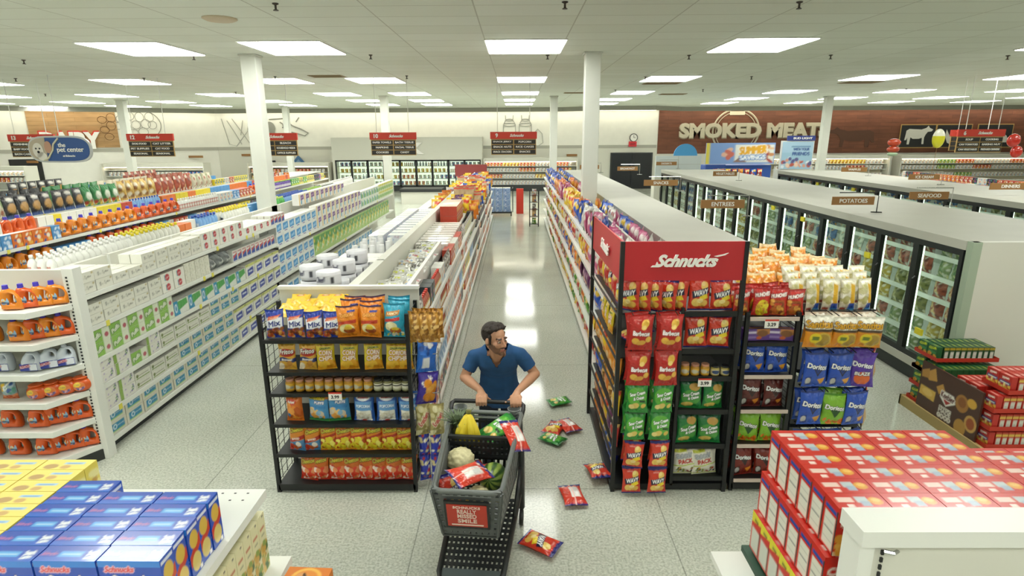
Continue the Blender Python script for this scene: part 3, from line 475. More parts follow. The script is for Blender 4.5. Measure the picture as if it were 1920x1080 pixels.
boxk('dryer', 'blue and white fabric softener sheet box', .14, .1, .16, 'e2e2da', [('r', .1, .1, .9, .6, '2c4c9c'), ('p', [(.1,.5),(.9,.75),(.9,.6),(.1,.3)], 'c84034'), ('r', .1, .75, .9, .9, 'b88c8c')], [], nm='carton', cat='box', n=(16, 16), tn=(4, 4))
bagk('pack_grey', 'grey plastic wrapped napkin pack', .2, .18, .16, '8c9090', [('r', .3, .3, .75, .7, 'c8cac4'), ('n', 0, 0, 1, 1, ('6c7070', 'a8acac', '585c5c'), 14, .16)], nx=16, ny=14, seed=70, nm='napkin_pack', cat='napkins', back='8c9090', m=WRAP)
def wrapk(key, desc, w, d, h, base, ops, nm='paper_towel_pack', cat='paper towels', n=(24, 20), top='e6e5dc'):
    boxk(key, desc, w, d, h, base, ops, [('r', 0, 0, 1, 1, top)], [], [], n=n, tn=(4, 4), sn=(3, 3), nm=nm, cat=cat, m=WRAP)
wrapk('puffs', 'light green tissue pack with diagonal print', .26, .14, .13, 'dfe6d0', [('r', 0, 0, .62, 1, '8cbc54'), ('t', 'Puffs', .32, .5, .34, 'e4ead4', '4a7a34', 18, .1, 1, .44), ('e', .82, .42, .1, .18, 'b85c68')], nm='tissue_pack', cat='tissues')
wrapk('floral', 'white tissue box with purple flowers', .24, .13, .12, 'e4e2da', [('n', .3, .2, .9, .8, ('8c7cb0', 'b8a8cc', '5c8c4c'), 12, .09), ('r', 0, 0, .2, 1, '8cac54')], nm='tissue_box', cat='tissue box')
wrapk('greenline', 'white tissue box with green stripe', .26, .13, .09, 'dcdbd0', [('r', .08, .2, .92, .32, '7c9448'), ('r', .15, .5, .85, .62, 'b0b09c'), ('e', .16, .56, .07, .2, '6c7c3c')], nm='tissue_box', cat='tissue box')
wrapk('bluegreen', 'green and blue paper towel pack', .3, .14, .17, 'dfe2d8', [('p', [(0,0),(.42,0),(.3,1),(0,1)], '2c8cb8'), ('p', [(.3,.3),(.95,.55),(.9,.95),(.3,.9)], '4ca04c'), ('e', .16, .5, .09, .3, 'dfe8ec'), ('e', .16, .5, .05, .2, '2c8cb8')])
wrapk('teal_sq', 'white paper towel pack with teal label', .27, .14, .13, 'd6d3c2', [('r', .14, .28, .86, .84, '2c84ac'), ('r', .14, .2, .86, .28, '9cc46c'), ('e', .36, .56, .1, .2, 'dcebf0'), ('e', .36, .56, .06, .13, '2c84ac'), ('t', 'bounty', .66, .56, .16, 'dcebf0', None, 0, 0, 0, .34)], n=(30, 20))
wrapk('scott', 'white bath tissue pack with navy label and yellow top', .3, .14, .2, 'e2e1d8', [('r', 0, .78, 1, 1, 'cdd078'), ('r', .1, .86, .3, .93, '8c9434'), ('p', [(.2,.12),(.82,.22),(.82,.7),(.2,.58)], '26389c'), ('r', .3, .36, .72, .48, 'c8d0e4'), ('r', .88, .2, .93, .6, '26389c')], nm='bath_tissue_pack', cat='bath tissue', n=(26, 22))
wrapk('sky', 'white bath tissue pack with bright blue label', .28, .14, .2, 'e4e6e4', [('p', [(.12,.2),(.85,.26),(.85,.82),(.12,.76)], '2f8ccc'), ('t', 'soft', .5, .52, .26, 'a8d4f0', None, 6, .1, 1, .5), ('r', .3, .08, .7, .16, '5c4c9c')], nm='bath_tissue_pack', cat='bath tissue', n=(26, 22))
wrapk('charm', 'white bath tissue pack with purple label and yellow edge', .3, .14, .22, 'e8e6e0', [('r', 0, 0, .16, 1, 'ecc368'), ('p', [(.3,.42),(.9,.5),(.86,.9),(.34,.86)], '6c2c84'), ('t', 'ultra', .6, .68, .16, 'e8d8ec', None, 6, .1, 0, .34), ('p', [(.3,.1),(.48,.1),(.56,.42),(.34,.42)], '3c9cc0')], nm='bath_tissue_pack', cat='bath tissue', n=(28, 22))
wrapk('greenpk', 'white bath tissue pack with green print', .28, .14, .2, 'dfe4da', [('r', .1, .15, .5, .8, '5ca88c'), ('r', .5, .15, .9, .6, '7cac54'), ('r', .1, .15, .2, .8, '2c7cb8')], nm='bath_tissue_pack', cat='bath tissue', n=(14, 12))
wrapk('yelgreen', 'yellow and green paper towel pack', .28, .14, .21, 'dfe4c4', [('r', 0, .7, 1, 1, 'd0cc4c'), ('p', [(.1,.1),(.9,.25),(.9,.6),(.1,.5)], '6cac3c'), ('r', .45, 0, .52, 1, 'f0f0e0')], n=(14, 12))
wrapk('bounty_big', 'large green and yellow paper towel bale', .32, .2, .4, 'a8c874', [('r', 0, .55, 1, .9, '4c9440'), ('n', .1, .1, .9, .9, ('e0c83c', '3c8438', 'dfe8d0', '6cb04c'), 14, .12)], n=(16, 20))
wrapk('foam', 'white foam plate stack in clear wrap', .24, .24, .12, 'e4e3e2', [('r', .1, .25, .9, .6, '3c3e44'), ('t', 'Chef', .5, .8, .2, '55585c', None, 0, .2, 1, .4)], nm='foam_plate_pack', cat='plates', n=(20, 14))
wrapk('plate_w', 'white paper plate pack with dark script', .22, .22, .16, 'e6e5e6', [('t', 'Chef', .5, .6, .3, '5c5a78', None, 5, .3, 1, .6), ('e', .75, .2, .1, .1, '3a3a3c')], nm='paper_plate_pack', cat='plates', n=(22, 18))
wrapk('cupbox', 'pale blue patterned cup box', .24, .2, .26, 'd4d8de', [('n', .05, .05, .95, .95, ('b894a4', '8ca4c8', 'e8eaec'), 40, .05)], nm='cup_box', cat='cup box', n=(16, 16), top='dde0dc')
wrapk('redcake', 'red and cream snack pie carton', .16, .3, .17, 'b83c24', [('r', 0, .72, 1, .8, 'e4c8b0'), ('e', .5, .5, .32, .2, 'd89c4c'), ('e', .5, .55, .2, .1, 'e8c078'), ('r', 0, 0, 1, .12, 'dcc0a8')], nm='snack_carton', cat='snack box', n=(14, 14), top='d8b8a4')
wrapk('whitepak', 'white snack carton with coloured print', .2, .3, .12, 'e0dcd4', [('r', .1, .2, .9, .7, 'c8684c'), ('r', .5, .2, .9, .5, '4c4c94')], nm='snack_carton', cat='snack box', n=(12, 10), top='e8e4dc')
wrapk('aluminum', 'navy, yellow and green foil roll box', .3, .06, .06, '26309c', [('r', .3, 0, .6, 1, 'd8c83c')], nm='foil_box', cat='box', n=(6, 4))
for i, (n_, c, cols) in enumerate((('orange', 'd8702a', ('e8b04c', 'f0e4d0', '2c5c9c')), ('purple and white', '7c4c94', ('e0d4e4', 'd87ca0')), ('green', '4c9c4c', ('e8e04c', 'dff0dc')), ('blue', '4c8cc4', ('e4ecf4', 'c8d8ec')), ('white', 'dcdcd4', ('8cb0d0', 'd8a08c', 'c8ccbc')), ('dark', '2c3438', ('3c8c8c', '8c4c8c', 'c8a43c')), ('red', 'b8402c', ('e8c88c', 'f0e8dc')), ('yellow', 'd8c42c', ('e8e4b4', '3c7cb8')))):
    GN = ('detergent carton', 'softener box', 'soap pack', 'wipes pack', 'sponge pack', 'candle box', 'cleaner refill', 'powder box')
    boxk('gen%d' % i, n_+' '+GN[i], .17, .12, .2, c, [('n', .1, .1, .9, .9, cols, 7, .16)], [], n=(12, 14), tn=(4, 4), nm=GN[i].replace(' ', '_'), cat='household goods')
for i, (n_, c, cols) in enumerate((('blue', '4c7cb8', ('e4e8ec', 'c83c34')), ('red', 'b8443c', ('f0e8dc', 'e8c04c')), ('yellow', 'd0b83c', ('f4ecd0', 'b84c2c')), ('white', 'dddcd0', ('8ca0b8', 'b88c7c')), ('green', '6c9c58', ('e8ecd8', 'd8c04c')))):
    boxk('far%d' % i, n_+(' juice carton', ' meat pack', ' cheese pack', ' milk carton', ' yogurt pack')[i], .16, .1, .2, c, [('n', .1, .1, .9, .9, cols, 4, .2)], None, n=(6, 7), nm=('juice_carton', 'meat_pack', 'cheese_pack', 'milk_carton', 'yogurt_pack')[i], cat='chilled food')
boxk('cookie', 'purple and tan cookie tray pack', .3, .1, .13, '6c4c9c', [('r', .5, .5, 1, 1, 'c8884c'), ('e', .72, .6, .2, .28, '8c5c34'), ('r', .08, .6, .5, .78, 'ddd4ea'), ('r', .1, .2, .5, .4, '9c84c4'), ('e', .6, .25, .1, .14, 'd86c3c')], [('r', .1, .3, .9, .7, 'b87c3c')], n=(30, 16), nm='cookie_pack', cat='cookies')
# bottles, jars, tubs with parts
def rev(name, prof, m, n=18, smooth=True):
    bm = NB(); lathe(bm, prof, n); bmesh.ops.recalc_face_normals(bm, faces=bm.faces); me = bpy.data.meshes.new(name); bm.to_mesh(me); bm.free(); me.materials.append(m); return me
def band(name, r, z0, z1, cv_base, ops, ang=PI*1.2, n=20, nv=12, m=CARD, sx=1., cy=0.):
    cv = Cv(n, nv, cv_base, ops, r*ang/(z1-z0)); V = []; F = []; C = []; G = cv.grid()
    for j in range(nv+1):
        for i in range(n+1):
            a = -PI/2-ang/2+ang*i/n; V.append((r*sx*math.cos(a), r*math.sin(a)+cy, z0+(z1-z0)*j/nv)); C.append(G[j, i])
    for j in range(nv):
        for i in range(n): q = j*(n+1)+i; F.append((q, q+1, q+n+2, q+n+1))
    return mesh_from(name, V, F, C, m, True)
def jark(key, desc, r, h, glass, lid, lab, ops, nm='dip_jar', cat='jar'):
    KD[key] = Kind(nm, desc, cat, 2*r, 2*r, h, lambda: rev(nm, [(r*.9, 0), (r, .006), (r, h*.72), (r*.82, h*.8), (r*.82, h*.84)], mat('jar_'+key, glass, .3)),
        lambda: [('lid', rev('lid', [(r*.88, h*.82), (r*.9, h*.84), (r*.9, h*.98), (r*.84, h)], mat('lid_'+key, lid, .35)), None), ('paper_label', band('paper_label', r*1.02, h*.14, h*.66, lab, ops), None)])
def stackk(key, desc, r0, r1, h, col, ops, nm, cat, sx=1.):
    KD[key] = Kind(nm, desc, cat, 2*r0, 2*r0, h, lambda: rev(nm, [(r0*.96, 0), (r0, .004), (r0*.5+r1*.5, h*.5), (r1, h-.004), (r1*.9, h)], noisy(mat('stack_'+key, col, .5), 9, .1), 18), (lambda: [('wrap_label', band('wrap_label', r0*1.01, h*.2, h*.8, col, ops, ang=PI*.9), 'printed wrap')]) if ops else None)
stackk('plates', 'round white paper plate stack in clear wrap', .11, .11, .13, 'd0d0d4', [('t', 'Chef', .3, .5, .6, '4c4c60', None, 5, .3, 1, .34), ('r', .62, .1, .72, .8, '3a3a40')], 'paper_plate_stack', 'plates')
jark('jar_y', 'round dip jar with salmon lid and yellow label', .038, .11, 'b8862c', 'c08a70', 'd8a82c', [('e', .4, .5, .2, .3, 'c8c4b0'), ('e', .7, .4, .12, .2, '8c8c84')])
jark('jar_w', 'round dip jar with black lid and white label', .038, .11, '7c7a50', '22221f', 'dfdcc8', [('r', .1, .62, .9, .8, '2c2c28'), ('r', .1, .1, .9, .2, '8c9440')])
jark('jar_b', 'round dip jar with dark lid and blue label', .038, .09, 'b0a050', '26262a', 'd8cc9c', [('e', .5, .5, .24, .34, '2c4470')])
stackk('bowl', 'tall stack of white foam cups', .046, .033, .3, 'dcdcdc', None, 'foam_cup_stack', 'cups')
def bottle(key, desc, r, h, body, cap, lab, nm='cleaner_bottle'):
    KD[key] = Kind(nm, desc, 'bottle', 2*r, 2*r, h, lambda: rev(nm, [(r*.9, 0), (r, .01), (r, h*.6), (r*.7, h*.75), (r*.35, h*.84), (r*.35, h*.86)], mat('btl_'+key, body, .3), 12),
        lambda: [('cap', rev('cap', [(r*.45, h*.85), (r*.45, h*.98), (r*.35, h)], mat('cap_'+key, cap, .35), 10), None), ('paper_label', band('paper_label', r*1.02, h*.12, h*.52, lab, [('e', .5, .5, .2, .3, 'e8e8e0')], n=8, nv=5), None)])
bottle('b_yel', 'white spray bottle with yellow cap', .045, .26, 'dcdcd4', 'e0cc2c', '26282c')
bottle('b_blue', 'light blue cleaner bottle', .045, .24, '7ca8d8', '3c5cb0', 'c8d8ec')
bottle('b_green', 'green cleaner bottle', .045, .24, '58b058', 'c8d878', 'dfeedc')
bottle('b_purple', 'purple cleaner bottle', .05, .22, '5c3c94', 'a8d060', 'b0a0cc')
bottle('b_white', 'white cleaner bottle', .045, .25, 'e4e4de', 'e8e8e4', 'c8887c')
bottle('b_dark', 'dark green cleaner bottle with white cap', .045, .24, '3c5448', 'e4e4de', '8ca49c')
bottle('drink', 'slim drink bottle', .035, .2, 'a8604c', 'c83c30', 'c8b04c', nm='drink_bottle')
bottle('milkj', 'white milk bottle with dark blue label', .055, .24, 'dfe2e2', '2c4894', '2c4894', nm='milk_bottle')
# detergent jugs with a handle hole
def jug_mesh(name, w, d, h, m, style=0):
    o = [(-.5,.02),(-.46,.0),(.46,.0),(.5,.03),(.5,.3),(.47,.5),(.38,.66),(.2,.8),(-.02,.87),(-.06,.9),(-.32,.9),(-.36,.87),(-.45,.72),(-.5,.5)]
    hole = [(.02,.32),(.2,.3),(.3,.38),(.31,.52),(.24,.64),(.08,.7),(.06,.55)]
    if style: o = [(-.5,.02),(-.45,0),(.45,0),(.5,.03),(.5,.5),(.48,.62),(.4,.8),(.3,.9),(.12,.95),(.1,.95),(-.1,.95),(-.14,.93),(-.38,.72),(-.5,.52)]; hole = [(.1,.6),(.22,.56),(.32,.6),(.31,.7),(.25,.8),(.14,.83),(.12,.72)]
    bm = NB(); P = [bm.verts.new((x*w, 0, z*h)) for x, z in o]; Q = [bm.verts.new((x*w, 0, z*h)) for x, z in hole]
    e = [bm.edges.new((P[i], P[(i+1) % len(P)])) for i in range(len(P))]+[bm.edges.new((Q[i], Q[(i+1) % len(Q)])) for i in range(len(Q))]
    bmesh.ops.triangle_fill(bm, use_beauty=True, edges=e)
    bmesh.ops.subdivide_edges(bm, edges=bm.edges[:], cuts=3, use_grid_fill=True)
    edge = [v for v in bm.verts if v.is_boundary]; ec = [v.co.copy() for v in edge]
    for v in list(bm.verts):
        pass
    dist = {v: min((v.co-c).length for c in ec) for v in bm.verts}
    front = {}
    r = bmesh.ops.duplicate(bm, geom=bm.verts[:]+bm.edges[:]+bm.faces[:]); mp = r['vert_map']
    for v in list(dist):
        u = mp[v]; k = min(1, dist[v]/(.16*w)); t = d/2*(.22+.78*math.sqrt(max(0, 1-(1-k)**2)))*(1-.25*max(0, v.co.z/h-.45)); v.co.y = -t; u.co.y = t
    bmesh.ops.recalc_face_normals(bm, faces=bm.faces)
    be = [x for x in bm.edges if x.is_boundary]
    bmesh.ops.bridge_loops(bm, edges=[x for x in be if max(v.co.z for v in x.verts) >= 0 and True][:0]) if False else None
    # side walls
    for x in be:
        a, b = x.verts
        if a.co.y < 0 and a in mp and b in mp:
            try: bm.faces.new((a, b, mp[b], mp[a]))
            except Exception: pass
    bmesh.ops.recalc_face_normals(bm, faces=bm.faces)
    for f in bm.faces: f.smooth = True
    me = bpy.data.meshes.new(name); bm.to_mesh(me); bm.free(); me.materials.append(m); return me
def label_patch(w, h, cx, cz, y, ops, base, bulge=.01, n=20, oval=True, m=CARD):
    cv = Cv(n, n, base, ops, w/h); V = []; F = []; C = []; G = cv.grid()
    for j in range(n+1):
        for i in range(n+1):
            a, b = i/n*2-1, j/n*2-1
            if oval: x, z = a*math.sqrt(1-b*b/2), b*math.sqrt(1-a*a/2)
            else: x, z = a, b
            V.append((cx+x*w/2, y+bulge*(x*x+z*z), cz+z*h/2)); C.append(G[min(n, max(0, round((z+1)/2*n))), min(n, max(0, round((x+1)/2*n)))])
    for j in range(n):
        for i in range(n): q = j*(n+1)+i; F.append((q, q+1, q+n+2, q+n+1))
    return mesh_from('paper_label', V, F, C, m, True)
TOPS = [('e', .38, .72, .3, .26, 'e6c23c'), ('e', .38, .72, .22, .19, 'd8741e'), ('t', 'Tide', .38, .72, .16, '26387c', 'e8e0c8', 0, 0, 0, .4), ('w', .12, .5, .04, '3c4c6c'), ('r', .2, .3, .8, .36, 'a8b4c4')]
ORJ = mat('orange_plastic', 'e08420', .25, coat=.2); ORJ2 = mat('red_orange_plastic', 'd65a20', .25, coat=.2); CAPB = mat('blue_plastic', '3a2cac', .35); WJ = mat('white_plastic', 'c8cfd8', .35)
def capm(w, h, cx, r=.03, ch=.05): 
    bm = NB(); lathe(bm, [(r*1.05, 0), (r, .004), (r*.92, ch-.004), (r*.85, ch)], 18, (cx, 0, h)); bmesh.ops.recalc_face_normals(bm, faces=bm.faces); me = bpy.data.meshes.new('cap'); bm.to_mesh(me); bm.free(); me.materials.append(CAPB); return me
for key, desc, m in (('jug_o', 'orange laundry detergent jug with blue cap', ORJ), ('jug_r', 'red-orange laundry detergent jug with blue cap', ORJ2)):
    KD[key] = Kind('detergent_jug', desc, 'detergent jug', .225, .12, .27, (lambda m=m: jug_mesh('detergent_jug', .225, .12, .27, m)),
        (lambda: [('cap', capm(.225, .238, -.042), 'blue cap'), ('paper_label', label_patch(.105, .135, -.05, .1, -.0625, TOPS, '8cb4d0'), 'oval label')]))
KD['bleach'] = Kind('bleach_jug', 'white bleach jug with blue label', 'bleach jug', .17, .12, .21, lambda: jug_mesh('bleach_jug', .17, .12, .21, WJ, 1),
    lambda: [('cap', rev('cap', [(.024, .198), (.023, .22), (.02, .224)], WJ), None), ('paper_label', label_patch(.16, .075, 0, .055, -.062, [('r', .55, .1, .95, .9, 'd8dce4'), ('t', 'BLEACH', .3, .6, .3, 'd8d8e8', 'b03a3a', 10, 0, 0, .5)], '2c3c94', 0.002, 20, False), 'blue label')])
def pod(name, m):
    bm = NB(); bmesh.ops.create_uvsphere(bm, u_segments=24, v_segments=16, radius=1)
    for v in bm.verts: v.co = Vector((v.co.x*.1, v.co.y*.075, max(-.9, v.co.z)*.085+.0765)); 
    for f in bm.faces: f.smooth = True
    me = bpy.data.meshes.new(name); bm.to_mesh(me); bm.free(); me.materials.append(m); return me
KD['pod_o'] = Kind('detergent_tub', 'round orange detergent pod tub', 'detergent tub', .2, .15, .16, lambda: pod('detergent_tub', ORJ2),
    lambda: [('paper_label', label_patch(.11, .1, -.01, .075, -.079, [('e', .35, .7, .3, .26, 'e6c23c'), ('t', 'Tide', .35, .7, .16, '26387c', None, 0, 0, 0, .4), ('n', .3, .1, .9, .5, ('8c5c8c', 'e0a8b8', '3c5c9c'), 10, .12)], 'd87a3c', .012), 'label'), ('lid', rev('lid', [(.07, .15), (.07, .16), (.06, .165)], ORJ2), None)])
KD['pod_c'] = Kind('detergent_pouch', 'clear orange and blue detergent pod pouch', 'detergent pouch', .17, .1, .19, lambda: bag_mesh('detergent_pouch', .17, .19, .1, Cv(24, 24, '8ca4ac', [('e', .25, .7, .2, .2, 'e6c23c'), ('t', 'Tide', .25, .7, .12, '26387c', None, 0, 0, 0, .3), ('n', .3, .4, .9, .9, ('3c5c9c', '5c9c8c', 'e4e4dc'), 14, .1), ('r', 0, 0, 1, .3, 'c86c3c'), ('n', 0, .02, 1, .3, ('e0905c', 'b85428'), 12, .1)], .9), 'b86c3c', 5))
# ---------------------------------------------------------------- view test (only to skip stock the camera cannot see)
CI = scn.camera.matrix_world.inverted()
PIL = [(-4.69, 10.95), (1.36, 10.92), (-15.1, 23.2), (-4.75, 21.95), (1.42, 22.5)]
def seen(p, mx=60):
    if any(abs(p[0]-a) < .26 and abs(p[1]-b) < .28 for a, b in PIL): return False
    q = CI @ Vector(p)
    if q.z > -.3: return False
    x = 960+1088*q.x/-q.z; y = 540-1088*q.y/-q.z
    return -mx < x < 1920+mx and -mx < y < 1080+mx
# ---------------------------------------------------------------- the room
CZ = 4.4
bm = NB(); bx(bm, -27, -5, -.1, 33, 35.2, 0); struct('floor', bm, FLOOR)
bm = NB(); bx(bm, -27, -5, CZ, 33, 35.2, CZ+.1); struct('ceiling', bm, CEIL)
for nm, (x0, x1, z0, z1, m) in {'wall_back': (-17, 33, 0, CZ, WALLW)}.items():
    bm = NB(); bx(bm, x0, 34, z0, x1, 34.2, z1); struct(nm, bm, m)
def along(name, A, B, z0, z1, t, m, off=0., st=True):
    A, B = Vector(A), Vector(B); d = (B-A).normalized(); n = Vector((-d.y, d.x)); bm = NB()
    a0, b0 = A+n*off, B+n*off; a1, b1 = A+n*(off+t), B+n*(off+t)
    prism(bm, [a0[:], b0[:], b1[:], a1[:]], z1-z0, 'z', z0)
    return struct(name, bm, m) if st else obj(name, bm, m)
along('wall_left_corner', (-17, 34), (-27, 28), 0, CZ, .2, WALLW, -.2)
along('wall_left', (-27, 28), (-27, -5), 0, CZ, .2, WALLW, -.2)
along('wall_right', (33, -5), (33, 34), 0, CZ, .2, WALLW, -.2)
along('wall_front', (-27, -5), (33, -5), 0, CZ, .2, WALLW, -.2)
along('trim_1', (-17, 34), (8.0, 34), 2.28, 2.45, .03, WALLG, -.03)
along('trim_2', (-17, 34), (-27, 28), 2.28, 2.45, .03, WALLG, .0)
along('wall_lower_back', (-17, 34), (33, 34), 0, 2.28, .02, WALLL, -.02)
# dropped fascia that hides the cove light
along('trim_soffit_back', (-15.6, 31.3), (2.4, 31.3), 4.19, CZ, .12, SOFF)
along('trim_soffit_left', (-26, 25.2), (-15.6, 31.3), 4.19, CZ, .12, SOFF)
along('trim_soffit_middle', (2.4, 31.3), (4.2, 30.2), 4.19, CZ, .12, SOFF)
along('trim_soffit_bay', (4.2, 30.2), (7.0, 30.2), 4.19, CZ, .12, SOFF)
along('trim_soffit_bay_end', (7.0, 30.2), (8.6, 31.6), 4.19, CZ, .12, SOFF)
along('trim_soffit_right', (8.6, 31.6), (33, 31.6), 4.19, CZ, .12, SOFF)
COVE = mat('cove_lamp', 'ffffff', .5, emit='fff6e4', es=9)
for i, (a, b) in enumerate((((-16.5, 33.5), (8, 33.5)), ((8.2, 33.5), (32.5, 33.5)), ((-26.5, 27.7), (-16.8, 33.5)))):
    o = along('cove_light', a, b, 4.31, 4.35, .12, COVE, -.1, False)
    T(o, ('long cove lamp strip above the white back wall', 'long cove lamp strip above the brown brick wall', 'cove lamp strip above the angled left wall')[i], 'light')
WOODP = wood_panel_mat('brown_brick_panel', '7a4a34', '6e4330', '5c3828')
bm = NB(); bx(bm, 8.05, 33.95, 1.95, 33, 34, CZ); struct('trim_brick_panel', bm, WOODP)
for i, (x, y, z0) in enumerate(((-4.69, 10.95, 0), (1.36, 10.92, 0), (-15.1, 23.2, 0), (-4.75, 21.95, 0), (1.42, 22.5, 0), (12.0, 23.4, 0), (-11.1, 29.2, 0))):
    bm = NB(); bx(bm, x-.135, y-.135, 0, x+.135, y+.135, CZ); bx(bm, x-.16, y-.16, CZ-.03, x+.16, y+.16, CZ)
    if i in (3, 4): bx(bm, x-.15, y-.15, 0, x+.15, y+.15, 1.25, 1)
    o = obj('pillar', bm, [PILLAR, WALLG], bevel=.01); o['kind'] = 'structure'; o['label'] = 'square white ceiling pillar'
# ceiling lamps
LXc = [-21.5, -17.7, -13.9, -9.9, -6.03, -3.57, .16, 3.94, 9.25, 13.1, 17., 20.8, 24.7]; LYc = [9.36, 15.05, 20.0, 23.8, 26.95]
def light_mesh():
    bm = NB(); bx(bm, -.63, -.74, .004, .63, .74, .02, 0)
    fr = bpy.data.meshes.new('frame'); bm.to_mesh(fr); bm.free(); fr.materials.append(WHITE)
    bm = NB(); bx(bm, -.61, -.72, -.006, .61, .72, .004, 0); di = bpy.data.meshes.new('diffuser'); bm.to_mesh(di); bm.free(); di.materials.append(GLIGHT); return fr, di
FRM, DIF = light_mesh()
colname = ['outermost left', 'second left', 'third left', 'fourth left', 'fifth left', 'left of centre', 'centre aisle', 'right of centre', 'second right', 'third right', 'fourth right', 'fifth right', 'outermost right']
for j, y in enumerate(LYc+[3.6, -1.8]):
    for i, x in enumerate(LXc):
        if j >= 5 and abs(x) > 16: continue
        if j >= 3 and abs(x) > 22: continue
        t = thing('ceiling_light', f'square white ceiling light, {colname[i]} column, {ordn(j+1)} row from the camera' if j < 5 else f'square white ceiling light behind the camera, {colname[i]} column, {ordn(j-4)} row back', 'ceiling light', (x, y+.72, CZ-.021), 0, 'recessed ceiling lights')
        for n_, me in (('frame', FRM), ('diffuser', DIF)): o = bpy.data.objects.new(n_, me); COL.objects.link(o); o.parent = t
sb = NB(); lathe(sb, [(.035, 0), (.035, -.01), (.012, -.02), (.012, -.06), (.03, -.07), (.03, -.075)], 10); bmesh.ops.recalc_face_normals(sb, faces=sb.faces); SPM = bpy.data.meshes.new('sprinkler'); sb.to_mesh(SPM); sb.free(); SPM.materials.append(mat('sprinkler_metal', '55504a', .4, .8))
for i, (x, y) in enumerate([(-2.6,6.85),(.54,6.87),(3.11,6.95),(-9.1,11.4),(-12.1,14.8),(-2.57,11.0),(-2.6,14.7),(-5.7,10.95),(3.16,11.3),(3.24,15.35),(5.78,11.4),(5.9,15.4),(.58,11.17),(9.2,11.64),(-9.04,14.9),(-5.76,14.7),(9.6,15.3),(-15.4,19.9),(6,19.6),(-9,19.6),(3.2,19.6),(12.6,15.2),(12.6,19.8)]):
    o = bpy.data.objects.new('ceiling_sprinkler', SPM); COL.objects.link(o); o.location = (x, y, CZ)
    T(o, f'small dark ceiling sprinkler head, {ordn(1+sum(1 for q in [6.85,6.87,6.95,11.4,14.8,11,14.7,10.95,11.3,15.35,11.4,15.4,11.17,11.64,14.9,14.7,15.3,19.9,19.6,19.6,19.6,15.2,19.8][:i]))} in the ceiling grid'.replace('first in', 'nearest left in'), 'sprinkler', 'ceiling sprinklers')
VM = mat('vent_brown', '9c8a68', .7)
for i, (x, y, w_, l) in enumerate(((-4.5, 14.45, .8, .5), (4.1, 16.9, 1.0, .6), (9.7, 17.0, 1.0, .6), (2.1, 20.6, .9, .4), (5.6, 21.5, .9, .5))):
    bm = NB(); bx(bm, x-w_/2, y, CZ-.012, x+w_/2, y+l, CZ)
    for k in range(6): bx(bm, x-w_/2+.03, y+l*(k+.3)/6, CZ-.018, x+w_/2-.03, y+l*(k+.5)/6, CZ-.012)
    T(obj('ceiling_vent', bm, VM), f'flat tan ceiling vent, {ordn(i+1)} from the left', 'vent', 'ceiling vents')
bm = NB(); lathe(bm, [(.2, 0), (.2, -.012), (.16, -.03), (0.02, -.035)], 24, (-3.6, 7.65, CZ)); T(obj('ceiling_speaker', bm, mat('speaker_cream', 'cdbda4', .6)), 'round cream ceiling speaker near the camera', 'speaker')
# ---------------------------------------------------------------- back wall fittings
def disc(bm, x, z, r, y, d=.02, n=24, rx=None, mi=0): prism(bm, [(x+(rx or r)*math.cos(2*PI*k/n), z+r*math.sin(2*PI*k/n)) for k in range(n)], d, 'y', y, mi)
def ring(bm, x, z, r, y, t=.02, n=32, a0=0, a1=2*PI, rx=None):
    rx = rx or r; full = abs(a1-a0) > 6.2
    pts = [(x+rx*math.cos(a0+(a1-a0)*k/n), y, z+r*math.sin(a0+(a1-a0)*k/n)) for k in range(n if full else n+1)]; tube(bm, pts, t, 4, closed=full)
# double door
t = thing('door_2', 'black swinging double door below the wall clock', 'door', (6.6, 33.95, 0))
del t['category']; t['kind'] = 'structure'
boxobj('frame', -1.2, -.05, 0, 1.2, 0, 2.03, mat('door_frame', '3a3c3a', .5), t)
for s in (-1, 1):
    d = boxobj('panel', s*.02, -.09, .02, s*1.12, -.05, 1.98, mat('door_black', '1b1d1d', .35), t)
    w_ = boxobj('pane', s*.35-.18, -.1, 1.0, s*.35+.18, -.09, 1.45, mat('door_window', '4a5048', .2), d)
bm = NB(); bx(bm, -24.9, 29.0, 0, -23.9, 29.6, 2.0); 
t = along('door_1', (-25.0, 29.1), (-23.9, 29.76), 0, 1.98, .05, mat('door_black', '1b1d1d', .35), .02); bm.free()
t = thing('wall_clock', 'round white wall clock with dark rim above black double door', 'clock', (6.67, 33.93, 2.85))
bm = NB(); disc(bm, 0, 0, .23, -.04, .04); obj('rim', bm, mat('clock_rim', '3c3c3a', .4), t)
bm = NB(); disc(bm, 0, 0, .19, -.05, .01); obj('face', bm, LETW, t)
bm = NB(); bx(bm, -.01, -.06, 0, .01, -.05, .14); bx(bm, 0, -.06, -.01, .1, -.05, .01); obj('hand', bm, BLACK, t)
t = thing('exit_sign', 'small red sign on the wall below the round clock', 'sign', (6.63, 33.93, 2.5)); boxobj('panel', -.22, -.05, -.14, .22, 0, .14, mat('exit_red', 'b3262c', .4, emit='c02830', es=.3), t)
put_text('EXIT', .1, (0, -.055, 0), t, mat('exit_dark', '6c1418', .5), depth=.008)
